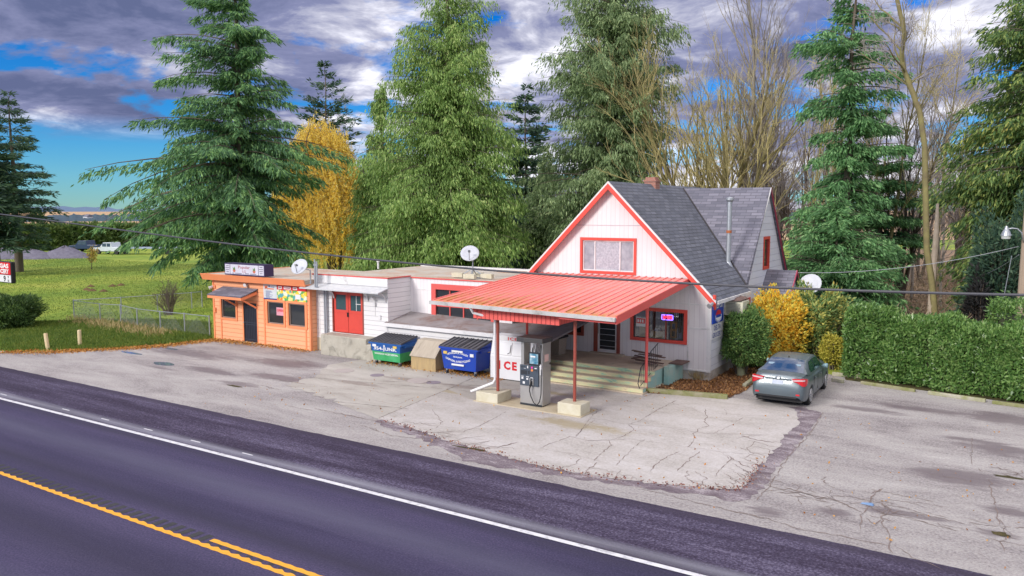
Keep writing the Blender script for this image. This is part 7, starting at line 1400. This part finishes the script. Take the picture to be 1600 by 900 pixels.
# laurel hedge
def hedge(name, path, width, h, n, L, W, ml, label, seed, inner_m, lumpy=.2, cat='hedge', hvar=None):
    rng = np.random.default_rng(seed); t = empty(name, (*path[0], 0), label, cat); a = np.array(path, float); seg = a[1:] - a[:-1]; sl_ = np.linalg.norm(seg, axis=1); Lt = sl_.sum()
    nv = norm(np.stack([seg[:, 1], -seg[:, 0]], 1))        # towards the road
    u = rng.random(n) * Lt; cs = np.concatenate([[0], np.cumsum(sl_)]); j = np.clip(np.searchsorted(cs, u) - 1, 0, len(seg) - 1); f = (u - cs[j]) / sl_[j]; base = a[j] + seg[j] * f[:, None]; nn = nv[j]; tdir = norm(seg)[j]
    hh = h if hvar is None else np.interp(u, *hvar)
    hl = hh + .12 * np.sin(u * 2.3) + .07 * np.sin(u * 5.7 + 1)
    face = rng.random(n); P = np.zeros((n, 3)); Nn = np.zeros((n, 3)); fr = width / (width + 2 * h)
    lump = lumpy * (np.sin(u * 3.1 + seed) * .5 + np.sin(u * 7.7) * .3)
    top = face < .38; front = (~top) & (face < .80); back = (~top) & (~front) & (face < .90); end = (~top) & (~front) & (~back)
    z = rng.random(n) ** .9 * hl
    dep = np.abs(rng.normal(0, .16, n))
    off = np.where(top, (rng.random(n) - .5) * width, np.where(front, width / 2 - dep + lump + .10 * np.sin(z * 4 + u * 2), -width / 2 + dep)); z = np.where(top, hl - dep * 1.1 + .10 * np.sin(u * 9 + off * 5) + .28 * np.maximum(0, np.sin(u * 13.1 + 2 * np.sin(off * 7)) * np.sin(off * 11 + u * 4) - .45) , z)
    edge_round = np.clip((z - (hl - .35)) / .35, 0, 1) ** 2 * .22; off = np.where(front, off - edge_round, off)
    P[:, :2] = base + nn * off[:, None]; P[:, 2] = z
    # ends
    e = end; ue = rng.random(n); P[e, :2] = (np.where((rng.random(n) < .75)[:, None], a[0], a[-1]) + nn * ((ue - .5) * width)[:, None] + tdir * dep[:, None])[e]
    Nn[:, :2] = np.where(front[:, None], nn, np.where(back[:, None], -nn, 0)); Nn[:, 2] = np.where(top, 1., .25); Nn[e, :2] = -tdir[e]
    D = Nn * .55 + rng.normal(0, .55, (n, 3)); D[:, 2] += .35; P[:, 2] = np.maximum(P[:, 2], .04)
    npmesh('foliage', *leaves(P, D, L * rng.uniform(.6, 1.35, n), W * rng.uniform(.7, 1.2, n), rng, up=Nn), ml, t)
    b = MB()   # solid dark box; the shade between the leaves is put into its colour
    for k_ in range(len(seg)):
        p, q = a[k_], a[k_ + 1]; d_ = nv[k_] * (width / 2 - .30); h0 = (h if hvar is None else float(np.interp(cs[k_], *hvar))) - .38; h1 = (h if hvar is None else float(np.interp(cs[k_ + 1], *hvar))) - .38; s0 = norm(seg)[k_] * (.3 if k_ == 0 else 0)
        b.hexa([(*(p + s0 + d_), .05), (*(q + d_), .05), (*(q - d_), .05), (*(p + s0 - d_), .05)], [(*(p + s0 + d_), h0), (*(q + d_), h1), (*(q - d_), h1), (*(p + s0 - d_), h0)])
    b.build('dark_core', inner_m, t); return t
M_inner = mat('dark_hedge_core', (.03, .045, .02), .95, (.05, .05, .03), nscale=6)
h0, h1 = np.array(G(1310, 588)), np.array(G(1600, 631)); dirh = (h1 - h0) / np.linalg.norm(h1 - h0); nb_ = np.array([-dirh[1], dirh[0]]); wd = 1.9
pA = h0 + nb_ * (wd / 2 + .1) + dirh * .15; pB = h0 + dirh * 14 + nb_ * (wd / 2 + .1)
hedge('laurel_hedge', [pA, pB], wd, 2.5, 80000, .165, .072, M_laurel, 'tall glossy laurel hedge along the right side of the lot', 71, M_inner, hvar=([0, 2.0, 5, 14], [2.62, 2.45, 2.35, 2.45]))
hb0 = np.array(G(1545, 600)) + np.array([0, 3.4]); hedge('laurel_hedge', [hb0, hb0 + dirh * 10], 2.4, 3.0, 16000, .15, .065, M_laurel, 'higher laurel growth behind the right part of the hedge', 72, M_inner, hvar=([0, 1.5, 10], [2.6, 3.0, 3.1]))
# far evergreen hedgerow with uneven top
M_farhedge = leafmat('far_hedge_foliage', C3((.15, (.04, .08, .02)), (.5, (.11, .18, .05)), (.85, (.22, .28, .08))), nscale=.3)
hedge('hedgerow', [G(-60, 392), G(60, 391), G(180, 388), G(330, 384)], 4.5, 4.4, 26000, 1.0, .42, M_farhedge, 'dense evergreen hedgerow across the far side of the lawn', 73, M_inner, lumpy=.6, hvar=([0, 20, 45, 70, 100], [3.3, 3.6, 2.7, 2.9, 2.6]))
for i, (px, Yt, hh) in enumerate(((285, 130, 7), (420, 120, 7), (60, 240, 7), (262, 200, 6))):
    X_t = OY(px, 380, Yt)[0]; shrub('far_tree', (X_t, Yt, hh * .5), (hh * .5, hh * .5, hh * .5), 1500, .9, .5, M_farhedge, ('round evergreen behind the big cedar boughs', 'round evergreen behind the golden willow', 'round evergreen beyond the hedgerow at far left', 'round evergreen beyond the hedgerow near the cedar')[i], 80 + i, cat='tree')
# brush under the trees on the right, grass tufts, leaf litter
def scatter(name, n, fn, L, W, ml, rng, updir=1.0, spread=.5, kind='stuff', label=None, cat=None):
    P = fn(n); D = rng.normal(0, spread, (len(P), 3)); D[:, 2] += updir; V, F = leaves(P, D, L * rng.uniform(.5, 1.4, len(P)), W, rng); o = npmesh(name, V, F, ml)
    return tag(o, label, cat, kind=kind)
rng = np.random.default_rng(90)
def inpoly(n, pts):
    pts = np.array([p[:2] for p in pts]); mn, mx = pts.min(0), pts.max(0); out = []
    while sum(len(o_) for o_ in out) < n:
        q = rng.uniform(mn, mx, (n * 2, 2)); ins = np.zeros(len(q), bool); j = len(pts) - 1
        for i in range(len(pts)):
            c = ((pts[i, 1] > q[:, 1]) != (pts[j, 1] > q[:, 1])) & (q[:, 0] < (pts[j, 0] - pts[i, 0]) * (q[:, 1] - pts[i, 1]) / (pts[j, 1] - pts[i, 1] + 1e-12) + pts[i, 0]); ins ^= c; j = i
        out.append(q[ins])
    q = np.concatenate(out)[:n]; return np.column_stack([q, np.full(n, .02)])
M_blade = leafmat('grass_blades', C3((.15, (.05, .10, .02)), (.5, (.12, .20, .03)), (.85, (.26, .28, .06))), nscale=.6, trans=.3)
M_dryblade = leafmat('dry_grass_blades', C3((.15, (.34, .24, .11)), (.5, (.50, .38, .18)), (.85, (.60, .50, .26))), nscale=.6, trans=.3)
M_leaf = leafmat('fallen_leaves', C3((.15, (.22, .08, .02)), (.4, (.45, .19, .04)), (.65, (.60, .33, .08)), (.85, (.40, .26, .14))), nscale=.8, trans=.1)
M_brush = leafmat('dry_brush', C3((.15, (.15, .11, .07)), (.4, (.28, .21, .14)), (.65, (.36, .28, .19)), (.85, (.26, .28, .13))), nscale=.4, trans=.1)
scatter('verge_grass', 60000, lambda n: inpoly(n, [G(0, 549), G(150, 547), G(260, 539), G(330, 531), G(330, 505), G(250, 500), G(0, 505)]), .16, .025, M_blade, rng, label='rough green grass on the verge in front of the fence', cat='grass')
scatter('fence_dry_grass', 1500, lambda n: inpoly(n, [G(120, 497), G(160, 505), G(260, 520), G(250, 528), G(120, 506)]) + np.column_stack([rng.normal(0, .5, n), rng.normal(0, .4, n), np.zeros(n)]), .32, .03, M_dryblade, rng, label='dry grass along the low chain-link fence', cat='grass')
scatter('lawn_grass', 90000, lambda n: inpoly(n, [(-110, 16.8), (-41, 16.8), (-35, 25.5), (-35, 33), (-70, 60), (-120, 60)]), .12, .035, M_blade, rng, spread=.9, label='short lawn grass beyond the fence', cat='grass')
def edge_leaves(n):
    pts = np.array([G(x, y) for x, y in ((0, 552), (75, 552), (130, 549), (200, 546), (260, 541), (330, 533), (400, 540), (480, 550))]); k = rng.integers(0, len(pts) - 1, n); f = rng.random(n)[:, None]; p = pts[k] * (1 - f) + pts[k + 1] * f; p = p + rng.normal(0, .28, (n, 2)) + [0, .25]; return np.column_stack([p, np.full(n, .035)])
scatter('fallen_leaves', 6000, edge_leaves, .075, .06, M_leaf, rng, updir=.15, spread=1, label='fallen orange leaves along the edge of the lot', cat='leaves')
scatter('mulch_litter', 15000, lambda n: inpoly(n, [p[:2] for p in mul[:9]] + [(-9.6, 36), (-9.6, 29.5), (-11, 29.2)]), .09, .05, leafmat('mulch_chips', C3((.15, (.06, .03, .02)), (.45, (.22, .10, .04)), (.7, (.42, .22, .08)), (.9, (.55, .36, .2))), nscale=1.5, trans=.05), rng, updir=.35, spread=1, label='bark mulch and fallen leaves in the planting bed', cat='mulch')
def wall_litter(n): X_ = rng.uniform(-23.5, -16.5, n); return np.column_stack([X_, 25.9 + rng.normal(0, .35, n), np.full(n, .03)])
scatter('wall_litter', 5200, wall_litter, .07, .05, M_leaf, rng, updir=.1, spread=1, label='leaf litter gathered under the dumpsters', cat='leaves')
def lot_leaf(n):
    x = rng.uniform(-24, 2, n); y = rng.uniform(16.6, 28, n); return np.column_stack([x, y, np.full(n, .03)])
scatter('scattered_leaves', 420, lot_leaf, .07, .05, M_leaf, rng, updir=.05, spread=1, label='odd leaves scattered on the paving', cat='leaves')
def apron_edge(n):
    pts = np.array(ap[:11]); k = rng.integers(0, 10, n); f = rng.random(n)[:, None]; p = pts[k] * (1 - f) + pts[k + 1] * f + rng.normal(0, .10, (n, 2)); return np.column_stack([p, np.full(n, .027)])
scatter('edge_crumbs', 700, apron_edge, .06, .04, leafmat('red_brown_crumbs', C3((.2, (.10, .04, .04)), (.5, (.28, .10, .08)), (.85, (.5, .3, .2))), nscale=2), rng, updir=.1, spread=1, label='red-brown crumbs and leaves along the broken edge of the concrete', cat='debris')
scatter('brush', 90000, lambda n: (lambda q: np.column_stack([q[:, :2], rng.random(n) ** 2 * 1.5]))(inpoly(n, [(-13, 42), (-4, 40), (3, 37), (30, 40), (60, 90), (-25, 90)])), .38, .035, M_brush, rng, spread=.8, label='dry brown brush on the floor of the wood', cat='undergrowth')
g = G(1088, 596); rngt = np.random.default_rng(93); n = 500; d = rngt.normal(0, .5, (n, 3)); d[:, 2] = 1; P = np.column_stack([g[0] + rngt.normal(0, .16, n), g[1] + .3 + rngt.normal(0, .12, n), np.full(n, .04)]); tg = empty('grass_tuft', (g[0], g[1] + .3, 0), 'straw-coloured ornamental grass tuft below the shop wall', 'grass tuft'); npmesh('blades', *leaves(P, d, .5 * rngt.uniform(.5, 1.1, n), .014, rngt), M_dryblade, tg)
def evergreen_bush(px, Yt, rx, rz, seed, ml, label): X_t = OY(px, 450, Yt)[0]; shrub('evergreen_bush', (X_t, Yt, rz * .8), (rx, rx, rz), int(1600 * rx * rz), .3, .1, ml, label, seed, cat='bush', shell=.5, lumps=12, lump=.35)
evergreen_bush(1265, 45.5, 1.6, 1.5, 95, M_darkspr, 'dark evergreen bush at the foot of the tall fir')
evergreen_bush(1560, 46, 1.7, 3.6, 96, M_darkspr, 'dark ivy-green bush left of the utility pole')
evergreen_bush(1530, 44, .55, 2.0, 97, mat('black_leaf', (.008, .008, .008), .8), 'blackened upright shrub beyond the hedge near the utility pole')
evergreen_bush(1620, 48, 2.2, 3.8, 98, M_darkspr, 'dark evergreen mass cut by the right edge behind the pole')

# same kind, same zone: say which of them by its place
same = {}
for o in COL.objects:
    if o.parent is None and o.get('group') == 'leafless trees of the background wood': same.setdefault(o['label'], []).append(o)
for lab, os_ in same.items():
    if len(os_) > 1:
        os_.sort(key=lambda o: (o.location.x * math.cos(YAW) + o.location.y * math.sin(YAW)) / (-o.location.x * math.sin(YAW) + o.location.y * math.cos(YAW)))
        words = {2: ('left', 'right'), 3: ('left', 'middle', 'right'), 4: ('leftmost', 'second', 'third', 'rightmost')}.get(len(os_), None)
        for k, o in enumerate(os_): o['label'] = lab + (', %s one' % words[k] if words else '')
